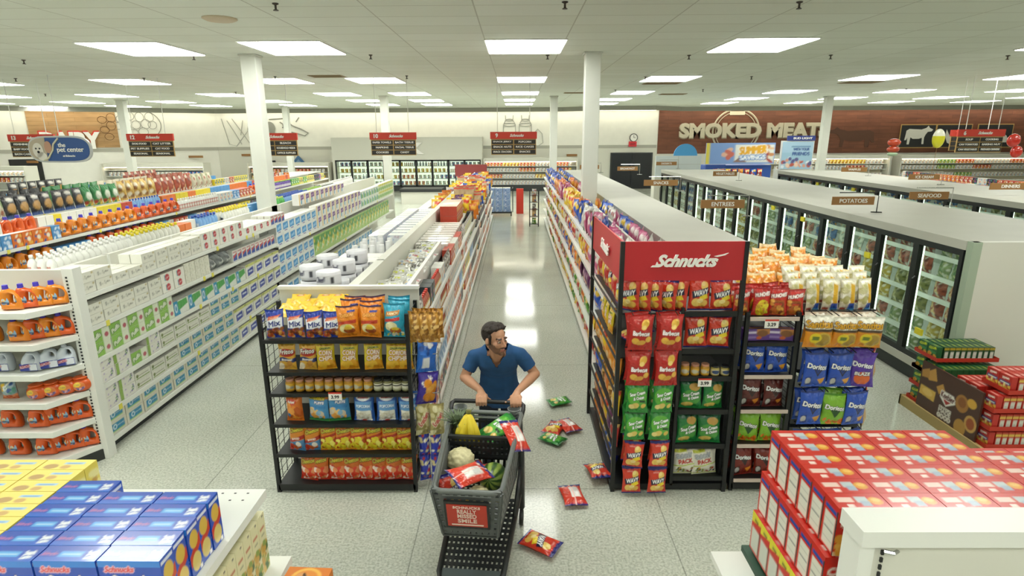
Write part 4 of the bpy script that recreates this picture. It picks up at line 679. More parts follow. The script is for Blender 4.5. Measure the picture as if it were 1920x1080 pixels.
# wall lettering
CREAM = mat('cream_letters', 'cfc6ae', .6); CRSH = mat('cream_letter_edge', '9a8d74', .6)
t = thing('wall_lettering', 'large cream SMOKED MEATS lettering on the brown brick wall', 'sign', (13.25, 33.9, 3.22))
o = obj('lettering', text_mesh('SMOKED MEATS', .82, .055, 0, .14, 8.4), CREAM, t); o.location = (.15, 0, 0)
o = obj('lettering_shadow_layer', text_mesh('SMOKED MEATS', .84, .075, 0, .05, 8.5), CRSH, t); o.location = (.2, .06, -.05)
t = thing('wall_emblem', 'cream ring emblem around the meat department lettering', 'sign', (12.4, 33.92, 3.15)); bm = NB(); ring(bm, 0, 0, 1.22, 0, .05, 40, rx=1.3); obj('outer_ring', bm, CREAM, t)
bm = NB(); ring(bm, 0, 0, 1.06, 0, .02, 40, rx=1.14); obj('inner_ring', bm, CREAM, t)
bm = NB(); bx(bm, -.4, -.02, -.8, .4, 0, -.74); bx(bm, -.4, -.02, -.68, .4, 0, -.62); obj('bar', bm, CREAM, t); boxobj('plaque', -.42, -.02, .9, .42, 0, 1.1, CREAM, t)
PANELB = mat('mural_black', '26282a', .6); GOLD = mat('gold_frame', 'b8965a', .5); PW = mat('mural_white', 'd8d8d0', .6)
COW = [(-.8,.1),(-.78,.42),(-.6,.55),(.2,.5),(.5,.62),(.62,.78),(.72,.62),(.95,.5),(.88,.36),(.62,.32),(.5,.1),(.44,-.1),(.46,-.6),(.34,-.6),(.3,-.12),(.1,-.2),(-.3,-.2),(-.46,-.08),(-.5,-.62),(-.64,-.62),(-.66,-.1),(-.74,-.3),(-.84,-.3)]
PIG = [(-.9,-.5),(-.8,-.1),(-.5,.15),(0,.25),(.5,.2),(.8,0),(.9,-.3),(.9,-.5)]
HEN = [(-.5,.5),(-.3,.1),(0,-.1),(.2,.0),(.35,.5),(.5,.45),(.45,0),(.3,-.5),(0,-.7),(-.35,-.5),(-.55,0)]
for i, (x, shp, n_) in enumerate(((22.6, COW, 'cow'), (24.6, HEN, 'hen'), (26.9, PIG, 'pig'))):
    t = thing('wall_picture', f'black wall picture with gold frame and white {n_} silhouette', 'picture', (x, 33.9, 2.85)); boxobj('frame', -1, -.02, -.65, 1, 0, .65, GOLD, t); boxobj('panel', -.95, -.03, -.6, .95, -.02, .6, PANELB, t)
    bm = NB(); prism(bm, [(a*.85, b*.72) for a, b in shp], .01, 'y', -.045); obj('silhouette', bm, PW, t)
bm = NB(); DK = mat('charcoal_mural', '5a3c2e', .8)
prism(bm, [(19.0-a*1.5, 2.75+b*.8) for a, b in COW][::-1], .01, 'y', 33.93)
T(obj('wall_mural', bm, DK), 'dark smoky cow shape printed on the brown brick wall', 'mural')
# line drawings on the white wall
LINE = mat('pencil_grey', 'b0b0a8', .8); LINE2 = mat('pencil_dark', '94948c', .8)
bm = NB()
for x in (-.35, .55): 
    for z, r in ((0, .36), (1.1, .34), (1.35, .2)): ring(bm, x, 2.5+z, r*.25, 33.97, .02, 20, rx=r)
    for s in (-1, 1): tube(bm, [(x+s*.36, 33.97, 2.5), (x+s*.34, 33.97, 3.6), (x+s*.2, 33.97, 3.85), (x+s*.22, 33.97, 4.1)], .022, 4)
tube(bm, [(1.0, 33.97, 2.6), (1.0, 33.97, 3.1), (1.25, 33.97, 3.35), (1.5, 33.97, 3.1), (1.55, 33.97, 2.6), (1.25, 33.97, 2.4), (1.0, 33.97, 2.6)], .02, 4)
T(obj('wall_mural', bm, LINE), 'grey line drawing of milk cans behind the aisle nine sign', 'mural')
bm = NB()
for pts in ([(-13.9,3.95),(-13.1,4.0),(-12.6,3.6),(-12.1,3.4),(-11.75,3.2),(-11.95,3.05),(-12.3,3.15),(-12.9,3.3),(-13.3,3.1),(-14,3.2)], [(-13.3,3.8),(-13.0,3.6),(-13.2,3.5)], [(-12.2,4.05),(-12.4,3.8)]): tube(bm, [(a, 33.97, b) for a, b in pts], .03, 4)
disc(bm, -13.9, 3.45, .38, 33.96, .01, 16, .3); disc(bm, -12.95, 3.62, .16, 33.96, .01, 16, .22)
for k in range(9): tube(bm, [(-14.6+.12*k, 33.97, 3.2), (-14.5+.1*k, 33.97, 3.9-.06*k)], .016, 4)
T(obj('wall_mural', bm, LINE2), 'pencil drawing of a cow head on the white back wall', 'mural')
bm = NB()
for pts in ([(-16.6,4.0),(-16.3,2.6),(-15.9,2.5),(-15.2,3.3),(-15.0,4.1)], [(-16.3,3.9),(-15.9,3.2),(-15.6,2.6)], [(-15.4,3.9),(-15.6,3.1)], [(-16.0,4.0),(-15.6,3.4),(-15.1,2.6)]): tube(bm, [(a, 33.97, b) for a, b in pts], .02, 4)
T(obj('wall_mural', bm, LINE), 'faint pencil drawing on the white wall between two pillars', 'mural')
# angled wall: light wood board, eggs drawing, lettering
AW = Vector((-17, 34)); AD = (Vector((-27, 28))-AW).normalized(); AR = math.atan2(-AD.y, -AD.x)   # local +X runs towards the back wall
def awp(x): k = (x-AW.x)/AD.x; return (x, AW.y+AD.y*k)
t = thing('wall_board', 'light wood board behind the dairy lettering on the angled wall', 'wall panel', (*awp(-22.5), 3.4), AR)
LWOOD = wood_panel_mat('light_wood_board', 'b08a5c', 'b89468', 'a07c50', 2)
boxobj('board', -1.95, -.06, -.9, 1.75, -.02, .95, LWOOD, t)
bm = NB()
for k, (x, z) in enumerate([(1.15,.5),(1.5,.2),(1.2,0),(1.55,.6),(1.35,-.35)]): ring(bm, x, z, .17+.05*(k % 2), -.07, .01, 16, rx=.2)
obj('printed_eggs', bm, mat('brown_line', '6c4c30', .8), t)
t = thing('wall_lettering', 'white DAIRY lettering with red edges on the light wood board', 'sign', (awp(-22.75)[0]+.1, awp(-22.75)[1]-.15, 2.87), AR)
o = obj('lettering', text_mesh('DAIRY', .85, .06, 0, .12, 2.5), LETW, t); o = obj('lettering_edge', text_mesh('DAIRY', .88, .07, 0, .08, 2.55), ORED, t); o.location = (-.04, .08, .05)
t = thing('wall_mural', 'pencil drawing of a bowl of eggs beside the light wood board', 'mural', (*awp(-20.3), 3.55), AR); bm = NB()
for k, (x, z) in enumerate([(-.6,.4),(-.2,.55),(.25,.5),(-.4,0),(.05,.1),(.5,.15),(-.1,-.3),(.35,-.25),(.7,.5),(-.75,.05),(.8,.1)]): ring(bm, x, z, .18+.03*(k % 3), -.04, .012, 16, rx=.2+.02*(k % 2))
ring(bm, 0, .1, .85, -.04, .02, 24, -1.6, .9, rx=1.2); obj('line_drawing', bm, LINE2, t)
# pillar-like milk cooler block with glass doors
t = thing('beverage_cooler', 'long beige milk cooler block with black framed glass doors under aisle ten sign', 'cooler', (-6.1, 33.0, 0))
boxobj('housing', -4.1, -.02, 1.72, 4.25, .95, 2.94, OFFW, t); boxobj('base', -4.1, -.02, 0, 4.25, .9, .25, DKGREY, t)
COOLBACK = mat('cooler_interior_glow', 'c9cfc6', .6, emit='e8f0e0', es=1.1)  # back panel itself glows, standing in for the lit cooler interior
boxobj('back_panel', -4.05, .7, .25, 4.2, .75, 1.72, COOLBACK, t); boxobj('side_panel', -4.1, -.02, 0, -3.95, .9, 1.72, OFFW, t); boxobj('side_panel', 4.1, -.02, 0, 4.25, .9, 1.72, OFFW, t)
for k in range(4): boxobj('shelf', -4.0, .15, .3+.35*k, 4.15, .7, .32+.35*k, WHITE, t)
for k in range(9):
    x = -3.95+.9*k; d = NB(); 
    for q in ((x, x+.06), (x+.84, x+.9)): bx(d, q[0], -.05, .25, q[1], 0, 1.72)
    bx(d, x, -.05, 1.64, x+.9, 0, 1.72); bx(d, x, -.05, .25, x+.9, 0, .32); dd = obj('door', d, BLACK, t); boxobj('pane', x+.06, -.03, .3, x+.84, -.02, 1.66, GLASS, dd)
t2 = thing('wall_lettering', 'white MILK lettering above the milk cooler, half hidden by a sign', 'sign', (-6.3, 32.93, 2.34)); obj('lettering', text_mesh('MILK', .62, .06, 0, .1, 2.5), LETW, t2)
def lab(desc, pos, shelf, unit):
    for d in (desc, desc.split(' with ')[0], ' '.join(desc.split(' with ')[0].split()[-3:])):
        t = f'{d}, {pos}, {shelf} shelf, {unit}'
        if len(t.replace('-', ' ').split()) <= 16: return t
    return t
def backstock(unit, x0, x1, y, zs, kinds, step, grp, per, dz=0, seed=0):
    rg = random.Random(seed); c = 0
    for si, z in enumerate(zs):
        x = x0; k = rg.choice(kinds); n = 0
        while x < x1:
            if n % per == 0: k = rg.choice(kinds)
            K = KD[k]; 
            if seen((x, y, z)): c += 1; item(k, (x+K.w/2, y, z+.003), 0, lab(K.desc, f'{ordn(n+1)} from left', ordn(len(zs)-si), unit), grp)
            x += K.w*step; n += 1
backstock('the milk cooler', -9.9, -2.1, 33.45, [.32, .67, 1.02, 1.37], ['milkj', 'far0', 'far1', 'far2', 'far3', 'drink'], 1.5, 'bottles in the milk cooler', 5, seed=3)
CASEL = mat('case_lamp', 'ffffff', .5, emit='fff0d0', es=6)
def open_case(label, x0, x1, y, h=1.75, warm=False, seed=0, shelves=(.35, .7, 1.05, 1.35), kinds=('far0', 'far1', 'far2', 'far3', 'far4'), per=4, step=1.25):
    t = thing('open_chiller', label, 'chiller', ((x0+x1)/2, y, 0)); w_ = (x1-x0)/2
    boxobj('base', -w_, -.5, 0, w_, .3, .3, DKGREY, t); boxobj('back_panel', -w_, .25, .3, w_, .3, h, mat('case_back_'+('warm' if warm else 'cool'), 'e8dfc4' if warm else 'e2e4dc', .6), t)
    boxobj('canopy', -w_, -.3, h, w_, .3, h+.2, OFFW, t); boxobj('lamp', -w_+.05, -.26, h-.03, w_-.05, -.2, h, CASEL, t)
    for s in (-1, 1): boxobj('side_panel', s*w_-.03, -.45, 0, s*w_+.03, .3, h+.2, OFFW, t)
    for z in shelves: boxobj('shelf', -w_, -.25, z-.02, w_, .25, z, WHITE, t)
    return t
open_case('white lit dairy chiller right of the milk cooler', -1.75, 3.4, 33.2, 1.6)
backstock('the dairy chiller right of milk cooler', -1.66, 3.1, 33.05, [.35, .7, 1.05, 1.35], ['far3', 'far1', 'far3', 'far2', 'far3'], 1.15, 'cartons in the right dairy chiller', 5, seed=5)
open_case('lit cheese chiller left of the milk cooler', -14.9, -10.4, 33.2, 1.4, True)
backstock('the lit chiller left of milk cooler', -14.8, -10.7, 33.05, [.7, 1.05], ['far2', 'far3', 'far1'], 1.3, 'cartons in the left chiller', 4, seed=6)
open_case('lit dairy chiller below the egg drawing', -21.5, -16.2, 31.0, 1.5); backstock('the chiller below the egg drawing', -21.3, -16.5, 30.85, [1.05], ['far3', 'far1', 'far0'], 1.3, 'cartons in the dairy chiller', 4, seed=7)
open_case('lit chiller at the far left edge', -27, -22.2, 27.0, 1.56); backstock('the far left chiller', -24.8, -22.5, 26.85, [1.05, 1.35], ['far3', 'far1', 'far2'], 1.3, 'cartons in the far left chiller', 4, seed=8)
open_case('long lit meat chiller below the smoked meats wall', 11.6, 20.6, 33.2, 1.67, True, shelves=(.35, .7, 1.1, 1.4)); backstock('the long meat chiller', 14.4, 20.3, 33.05, [.7, 1.1, 1.4], ['far3', 'far3', 'far1', 'far2', 'far3'], 1.25, 'packs in the meat chiller', 5, seed=9)
open_case('lit chiller below the white animal pictures', 21.2, 32.6, 33.2, 1.66, True, shelves=(.35, .7, 1.1, 1.4)); backstock('the chiller below animal pictures', 21.4, 29.5, 33.05, [.7, 1.1, 1.4], ['far3', 'far3', 'far1', 'far3', 'far4', 'far3'], 1.25, 'packs in the right chiller', 5, seed=10)
for i, (x, z, w_) in enumerate(((-24.3, 1.85, .9), (-17.8, 1.95, .8), (-15.4, 2.0, .5), (-14.1, 1.63, .7), (3.2, 1.9, .6))):
    t = thing('department_sign', ('tan oval sign over the far left chiller', 'tan oval sign over the egg wall chiller', 'small tan sign left of the second pillar', 'dark slatted sign left of the blue diamond', 'small brown sign on the back wall')[i], 'sign', (x, (29.5, 33.0, 33.9, 33.9, 33.9)[i], z)); boxobj('panel', -w_/2, -.03, -.06, w_/2, 0, .06, WOODS if i != 3 else BLACK, t); boxobj('bracket', -.02, 0, -.03, .02, .06, .03, WHITE, t)
t = thing('diamond_sign', 'blue diamond sign left of the milk cooler', 'sign', (-12.4, 33.85, 1.56)); bm = NB(); prism(bm, [(0, .42), (.36, 0), (0, -.42), (-.36, 0)], .04, 'y', -.04); obj('panel', bm, mat('diamond_blue', '44709c', .5), t)
bm = NB(); prism(bm, [(0, .2), (.17, 0), (0, -.2), (-.17, 0)], .01, 'y', -.055); obj('emblem', bm, mat('diamond_light', '86a8c4', .5), t)
# ---------------------------------------------------------------- aisle signs
def cable(t, x, z0, z1, y=0): 
    bm = NB(); tube(bm, [(x, y, z0), (x, y, z1)], .008, 6); return obj('hanger', bm, WHITE, t)
def aisle_sign(num, cx, rows, label, y=14.9):
    t = thing('aisle_sign', label, 'sign', (cx, y, 2.82), 0, 'hanging aisle signs'); w_ = .56
    boxobj('frame', -w_, 0, -.285, w_, .03, .1, GOLD, t); hd = boxobj('header', -w_-.02, -.02, .1, w_+.02, .04, .27, ORED, t)
    put_text(num, .1, (-w_+.14, -.03, .185), t, depth=.01, bold=.03); put_text('Schnucks', .07, (.08, -.03, .185), t, depth=.01, bold=.03, shear=.4)
    for r, (a, b) in enumerate(rows):
        for c, s in enumerate((a, b)):
            x0 = -w_+.015+c*(w_); p = boxobj('name_plate', x0, -.012, .075-.12*(r+1)+.02, x0+w_-.03, 0, .075-.12*r, DKB, t)
            if s: put_text(s, .048, (x0+w_/2-.015, -.02, .09-.12*r-.06), t, depth=.006, bold=.03, wmax=min(.46, .045*len(s)))
    for x in (-.4, .4): cable(t, x, .27, CZ-2.82)
aisle_sign('13', -12.1, (('FEMININE', 'BABY CARE'), ('BABY FOOD', 'DIAPERS'), ('BATH CARE', 'SOAP')), 'red and black hanging aisle sign numbered 13 behind the pet sign')
aisle_sign('12', -9.12, (('DOG FOOD', 'CAT LITTER'), ('PET SUPPLIES', 'CAT FOOD'), ('SEASONAL', 'SEASONAL')), 'red and black hanging aisle sign numbered 12')
aisle_sign('11', -6.02, (('SOAP', 'BLEACH'), ('CLEANERS', 'HOUSEHOLD NEEDS'), ('LAUNDRY', 'OFFICE SUPPLIES')), 'red and black hanging aisle sign partly behind the left white pillar')
aisle_sign('10', -3.05, (('PAPER TOWELS', 'BATH TISSUE'), ('NAPKINS', 'FACIAL TISSUE'), ('COOKIES', 'CANDY')), 'red and black hanging aisle sign numbered 10 over the milk cooler')
aisle_sign('9', -.05, (('SNACK JERKY', 'POPCORN'), ('SNACK NUTS', 'RICE CAKES'), ('SNACK CRACKERS', 'SNACKS')), 'red and black hanging aisle sign numbered 9 over the centre aisle')
aisle_sign('7', 12.42, (('', ''), ('', ''), ('', '')), 'red aisle sign behind the one numbered 6', 16.4)
aisle_sign('6', 11.5, (('SOUP', 'COOKING'), ('CAN TOMATOES', 'BAKING NUT'), ('CAN VEGETABLES', 'PREPARED DINNERS')), 'red and black hanging aisle sign numbered 6 on the right')
# pet centre sign
t = thing('hanging_sign', 'blue oval hanging sign reading the pet center with dog picture', 'sign', (-10.75, 14.0, 2.74), -.06, None)
def lens_pts(w_, h, n=40): return [(w_*math.copysign(abs(math.cos(2*PI*k/n))**.45, math.cos(2*PI*k/n)), h*math.copysign(abs(math.sin(2*PI*k/n))**.8, math.sin(2*PI*k/n))) for k in range(n)]
bm = NB(); prism(bm, [(x*.78, z*.31) for x, z in lens_pts(1, 1)], .05, 'y', 0); obj('rim', bm, mat('silver_rim', 'c4c6c4', .35), t)
bm = NB(); prism(bm, [(x*.74, z*.27) for x, z in lens_pts(1, 1)], .01, 'y', -.011); obj('panel', bm, mat('pet_blue', '34568f', .45), t)
bm = NB(); L_ = [(x*.74, z*.27) for x, z in lens_pts(1, 1) if x < -.1]; L_.sort(key=lambda p: math.atan2(p[1], p[0]+.3) % (2*PI))
prism(bm, [p for p in L_ if p[0] < -.12], .006, 'y', -.02); obj('photo_panel', bm, mat('photo_beige', 'b5a893', .6), t)
bm = NB(); tube(bm, [(.02, -.02, .25), (-.12, -.02, .12), (-.16, -.02, -.02), (-.3, -.02, -.2), (-.42, -.02, -.25)], .02, 6); obj('divider_curve', bm, mat('curve_cream', 'd4d0b4', .5), t)
bm = NB(); disc(bm, -.52, -.02, .17, -.032, .01, 20, .13); disc(bm, -.44, -.16, .1, -.032, .01, 16, .12); obj('dog_picture', bm, mat('dog_cream', 'ddd8cc', .8), t)
bm = NB(); disc(bm, -.56, .02, .02, -.04, .006, 10); disc(bm, -.47, .02, .02, -.04, .006, 10); disc(bm, -.51, -.06, .03, -.04, .006, 10); obj('dog_face', bm, BLACK, t)
bm = NB(); disc(bm, -.26, .05, .14, -.031, .006, 18, .09); obj('face_picture', bm, mat('photo_skin', 'b78f78', .7), t)
put_text('the', .1, (.08, -.02, .1), t, depth=.008, bold=.015); put_text('pet center', .13, (.28, -.02, -.03), t, depth=.008, bold=.015, wmax=.66); put_text('at Schnucks', .045, (.22, -.02, -.15), t, depth=.008, wmax=.3)
cable(t, 0.05, .3, CZ-2.74)
# balloons and far displays
t = thing('balloon', 'red and white hamburger shaped foil balloon', 'balloon', (11.35, 18, 2.6))
for (nm, c, z, rx, rz_) in (('bun_top', 'c0482c', .14, .2, .11), ('bun_bottom', 'b84428', -.06, .19, .1), ('lettuce_fringe', 'a8c4a0', -.2, .16, .06)):
    bm = NB(); bmesh.ops.create_uvsphere(bm, u_segments=20, v_segments=12, radius=1); bmesh.ops.transform(bm, matrix=Matrix.Diagonal((rx, .08, rz_, 1)), verts=bm.verts); [setattr(f, 'smooth', True) for f in bm.faces]; bmesh.ops.translate(bm, vec=(0, 0, z), verts=bm.verts); obj(nm, bm, mat('balloon_'+nm, c, .2, coat=.5), t)
bm = NB(); tube(bm, [(0, 0, -.2), (.02, 0, -1.1)], .004, 5); obj('ribbon', bm, WHITE, t)
t = thing('balloon', 'yellow and white ice lolly shaped foil balloon', 'balloon', (12.65, 18, 2.85)); bm = NB(); bmesh.ops.create_uvsphere(bm, u_segments=20, v_segments=12, radius=1); bmesh.ops.transform(bm, matrix=Matrix.Diagonal((.19, .07, .28, 1)), verts=bm.verts); [setattr(f, 'smooth', True) for f in bm.faces]
for f in bm.faces: f.material_index = 1 if f.calc_center_median().z > .06 else 0
obj('lolly', bm, [mat('balloon_yellow', 'c9c62c', .2, coat=.5), mat('balloon_white', 'dcdcc8', .2, coat=.5)], t); bm = NB(); tube(bm, [(0, 0, -.26), (-.04, 0, -1.3)], .005, 5); obj('ribbon', bm, WOODS, t)
for i, (x, z, r) in enumerate(((14.9, 2.78, .2), (15.05, 2.45, .18))):
    bm = NB(); bmesh.ops.create_uvsphere(bm, u_segments=18, v_segments=12, radius=r); bmesh.ops.transform(bm, matrix=Matrix.Diagonal((1, .5, 1, 1)), verts=bm.verts); [setattr(f, 'smooth', True) for f in bm.faces]; bmesh.ops.translate(bm, vec=(x, 18, z), verts=bm.verts)
    T(obj('balloon', bm, mat('balloon_red', 'b8281c', .2, coat=.5)), ('upper shiny red balloon at the right edge', 'lower shiny red balloon at the right edge')[i], 'balloon')
t = thing('promotion_display', 'blue and yellow summer promotion board above boxed snacks', 'display', (8.2, 21.8, 0)); P1 = NB()
cv = Cv(60, 26, '7c9cd0', [('r', 0, 0, .06, 1, 'd8c84a'), ('r', .42, .1, .98, .9, 'dfe0d8'), ('p', [(.4,.1),(.5,.35),(.6,.1)], '8c6c5c'), ('n', .8, .15, .98, .85, ('dcb88c', 'c88c5c', 'a8443c'), 12, .12), ('t', 'SUMMER', .68, .66, .34, 'e0a82c', 'f4f0e4', 6, .1, 2, .38), ('t', 'SAVINGS', .68, .32, .2, 'f0f4f8', '3c7cc0', 3, 0, 1, .36), ('n', .26, .3, .38, .7, ('c86c5c', 'e0b49c'), 5, .14)], 2.35)
me = box_mesh('panel', 2.5, .06, .75, {'front': cv}, '7c9cd0'); o = obj('panel', me, CARD, t); o.location = (0, 0, 1.95)
boxobj('cabinet', -1.2, .05, 0, 1.2, .9, 1.9, mat('promo_blue', '2c54a4', .5), t); bx(P1, -1.22, -.02, 1.45, -.5, .05, 1.93); obj('side_panel', P1, mat('promo_blue2', '284a94', .5), t)
for i, k in enumerate(['orange_bag', 'red_bag', 'yellow_bag', 'red_bag', 'orange_bag', 'red_bag', 'blue_bag', 'red_bag']): item(k, (7.3+.23*i, 21.66, 1.5), 0, f'{KD[k].desc}, {ordn(i+1)} below the summer promotion board', 'bags below the summer board')
t = thing('promotion_display', 'white framed beach poster reading with your friends', 'display', (10.6, 22.5, 0)); cv = Cv(40, 40, '9cc0d4', [('r', 0, .6, 1, 1, 'a8c8dc'), ('r', .3, .8, .9, .84, '5c84ac'), ('t', 'WITH YOUR', .62, .72, .09, '2c4c8c', None, 0, 0, 1, .5), ('t', 'FRIENDS', .62, .56, .12, '2c4c8c', None, 0, 0, 1, .54), ('n', .02, .08, .98, .4, ('d89c84', 'e8c8b0', 'b85c4c', 'dce4e8', '5c5c8c'), 26, .08)], 1.1)
o = obj('poster', box_mesh('poster', 1.15, .04, 1.0, {'front': cv}, 'd8dcdc'), CARD, t); o.location = (0, 0, 1.72); boxobj('frame', -.62, .02, 1.68, .62, .06, 2.76, WHITE, t); boxobj('header', -.42, -.02, 2.76, .62, .04, 2.94, mat('promo_navy', '2a3a84', .5), t); put_text('BUD LIGHT', .08, (.15, -.03, 2.85), t, wmax=.7); boxobj('base', -.6, -.1, 0, .6, .5, 1.7, OFFW, t)
t = thing('promotion_display', 'pale grey endcap board with blue disc behind it', 'display', (5.8, 21.0, 0)); boxobj('panel', -.85, 0, 1.55, .75, .05, 2.28, mat('pale_board', 'c9d2d2', .5), t); boxobj('base', -.85, .05, 0, .75, .5, 1.55, OFFW, t)
bm = NB(); disc(bm, .2, 2.27, .42, .06, .04, 30); obj('disc', bm, mat('sky_disc', '4a9ad0', .5), t); boxobj('dividing_strip', -.06, -.005, 1.56, -.05, 0, 2.27, WALLG, t); boxobj('dividing_strip', -.84, -.005, 1.98, .74, 0, 1.99, WALLG, t)
# ---------------------------------------------------------------- shelving and stock builders
def stock(unit, shelf, grp, xf, dr, z, y0, segs, lean=0., seed=0, n0=0):
    """items along Y on a shelf whose front edge is x=xf; dr=+1 faces +X. segs: (kind, length, stack, rows)"""
    rg = random.Random(seed+int(z*100)); y = y0; n = n0
    for k, ln, st, rows in segs:
        if k is None: y += ln; continue
        end = y+ln; ks = k if isinstance(k, list) else [k]; kk = rg.choice(ks); cnt = 0
        while y < end-.02:
            if len(ks) > 1 and cnt % rg.choice((2, 3, 4)) == 0: kk = rg.choice(ks)
            K = KD[kk]; n += 1; cnt += 1
            for r in range(rows):
                x = xf-dr*(K.d/2+.02+r*(K.d+.012))
                for s_ in range(st):
                    zz = z+.004+s_*(K.h+.002)
                    if not seen((x, y+K.w/2, zz+K.h/2), 40): continue
                    pos = ordn(n)+(' upper' if st > 1 and s_ == st-1 else ' lower' if st > 1 and s_ == 0 else ' middle' if st == 3 else (' %s layer' % ordn(s_+1) if st > 3 else ''))+('' if r == 0 else ' back' if r == rows-1 else ' middle row')
                    item(kk, (x, y+K.w/2, zz), dr*PI/2+rg.uniform(-.03, .03), lab(K.desc, pos, shelf, unit), grp+' ('+K.cat+')', s=.84 if K.h > .25 and grp.startswith('snacks') else 1., rx=0 if not lean or not kk.startswith('pet') else -lean*rg.uniform(.4, 1))
            y += K.w*1.03+.004
SN6 = {0: 'bottom', 1: 'second', 2: 'third', 3: 'fourth', 4: 'fifth', 5: 'top'}
YTAG = mat('yellow_price_tag', 'e6dc5a', .5)
def gondola(label, X0, X1, Y0, Y1, right=(), left=(), h=1.7, dR=.55, dL=.55, tags=0, end=True, topw=.05, rail=.0):
    cx = (X0+X1)/2; t = thing('gondola_shelving', label, 'shelving', (cx, Y0, 0)); B = lambda n, *a: boxobj(n, *a, t, True)
    B('base', X0+.05, Y0, 0, X1-.05, Y1, .09, DKGREY); bm = NB(); bx(bm, cx-topw/2, Y0, .09, cx+topw/2, Y1, h); obj('back_panel', bm, OFFW, t, True)
    for sd, X, zs, dp in ((1, X1, right, dR), (-1, X0, left, dL)):
        for z in zs:
            ya, yb = Y0, Y1
            if isinstance(z, tuple): z, ya, yb = z
            bm = NB(); bx(bm, X, ya, z-.012, cx+sd*topw/2, yb, z); bx(bm, X-sd*.004, ya, z-.04, X+sd*.006, yb, z+.006); o = obj('shelf', bm, WHITE, t, True)
            if tags and sd == 1:
                rg = random.Random(int(z*100)); bm = NB()
                for q in range(tags):
                    y = rg.uniform(ya+.1, ya+(yb-ya)*.8)
                    tg = NB(); bx(tg, X+.006, y, z-.05, X+.012, y+.045, z+.006); tg2 = obj('price_tag', tg, YTAG, o)
                    tg2.data.transform(Matrix.Translation(-t.location))
        n = int((Y1-Y0)/1.22)
    if end: B('end_panel', X0, Y0-.03, 0, X1, Y0, h+.02, OFFW); B('end_cap_trim', X0-.005, Y0-.045, h, X1+.005, Y0+.01, h+.03, WHITE)
    for k in range(1, int((Y1-Y0)/1.22)):
        y = Y0+1.22*k
        if y < 14: bm = NB(); bx(bm, cx-.04, y-.015, .09, cx+.04, y+.015, h); obj('upright', bm, WHITE, t, True)
    return t
# ---- left aisle shelving (tissue and paper goods)
LA = 'left aisle'
G1R = (.12, (.40, 5.1, 9.6), .68, (.95, 5.1, 9.6), (1.27, 5.1, 9.6), (1.58, 5.1, 9.6), (1.2, 9.6, 19.0))
gondola('long white shelving of tissues and paper towels on the left aisle', -5.16, -4.0, 5.1, 19.0, G1R, (.12, .5, .9, 1.25, 1.56), 1.74, tags=3, end=False)
g = 'paper goods on the left aisle shelving'
stock(LA, 'top', g, -4.0, 1, 1.58, 5.12, [('tissue_w', .5, 2, 3), ('tissue_w', .5, 1, 3), ('tissue_w', 1.0, 2, 2), ('tissue_red', 1.2, 2, 2), ('tissue_red', .8, 1, 3), ('dryer', .6, 1, 3)])
stock(LA, 'fifth', g, -4.0, 1, 1.27, 5.15, [('tissue_w', 1.2, 2, 1), ('tissue_red', .5, 2, 1), ('tissue_cube', .5, 2, 2), ('pack_grey', .65, 1, 2), ('dryer', 1.5, 1, 1)])
stock(LA, 'fourth', g, -4.0, 1, .95, 5.15, [('puffs', 1.35, 2, 1), ('bluegreen', 1.6, 1, 1), ('scott', 1.2, 1, 1)])
stock(LA, 'third', g, -4.0, 1, .68, 5.15, [('floral', .5, 2, 1), ('puffs', .27, 1, 1), ('floral', .25, 2, 1), ('greenline', 1.05, 2, 1), ('teal_sq', .8, 2, 1), ('scott', 1.4, 1, 1)])
stock(LA, 'second', g, -4.0, 1, .40, 5.15, [('floral', .5, 2, 1), ('greenline', .8, 2, 1), ('teal_sq', 1.4, 2, 1), ('scott', 1.4, 1, 1)])
stock(LA, 'bottom', g, -4.0, 1, .12, 5.15, [('teal_sq', 2.6, 2, 1), ('scott', 1.8, 1, 1), ('sky', 1.5, 2, 1), ('scott', 1.0, 2, 1), ('sky', 3, 2, 1)])
stock(LA, 'middle far', g, -4.0, 1, .68, 9.62, [('sky', 1.5, 2, 1), ('bounty_big', 7, 1, 1)])
stock(LA, 'far top', g, -4.0, 1, 1.2, 9.62, [('sky', 1.95, 2, 2), ('charm', 3.4, 2, 1), ('greenpk', 1.9, 2, 1), ('yelgreen', 1.9, 2, 1)])
stock(LA, 'far highest', g, -4.3, 1, 1.66, 11.6, [('charm', 3.0, 1, 1)])
c = 'cleaning products above the left aisle shelving'
stock('cleaner side', 'top', c, -5.16, -1, 1.56, 5.5, [(None, .4, 1, 1), ('b_white', 1.3, 1, 3), ('b_yel', 1.0, 1, 3), ('gen0', .3, 1, 2), ('gen4', .3, 1, 1), ('b_blue', .6, 1, 2), ('b_yel', .9, 1, 3), ('gen3', .8, 1, 2), ('b_green', .7, 1, 3), ('b_blue', 1.4, 1, 3), ('b_purple', 1.2, 1, 2), ('b_dark', 1.0, 1, 2), ('b_white', 2.2, 1, 1)])
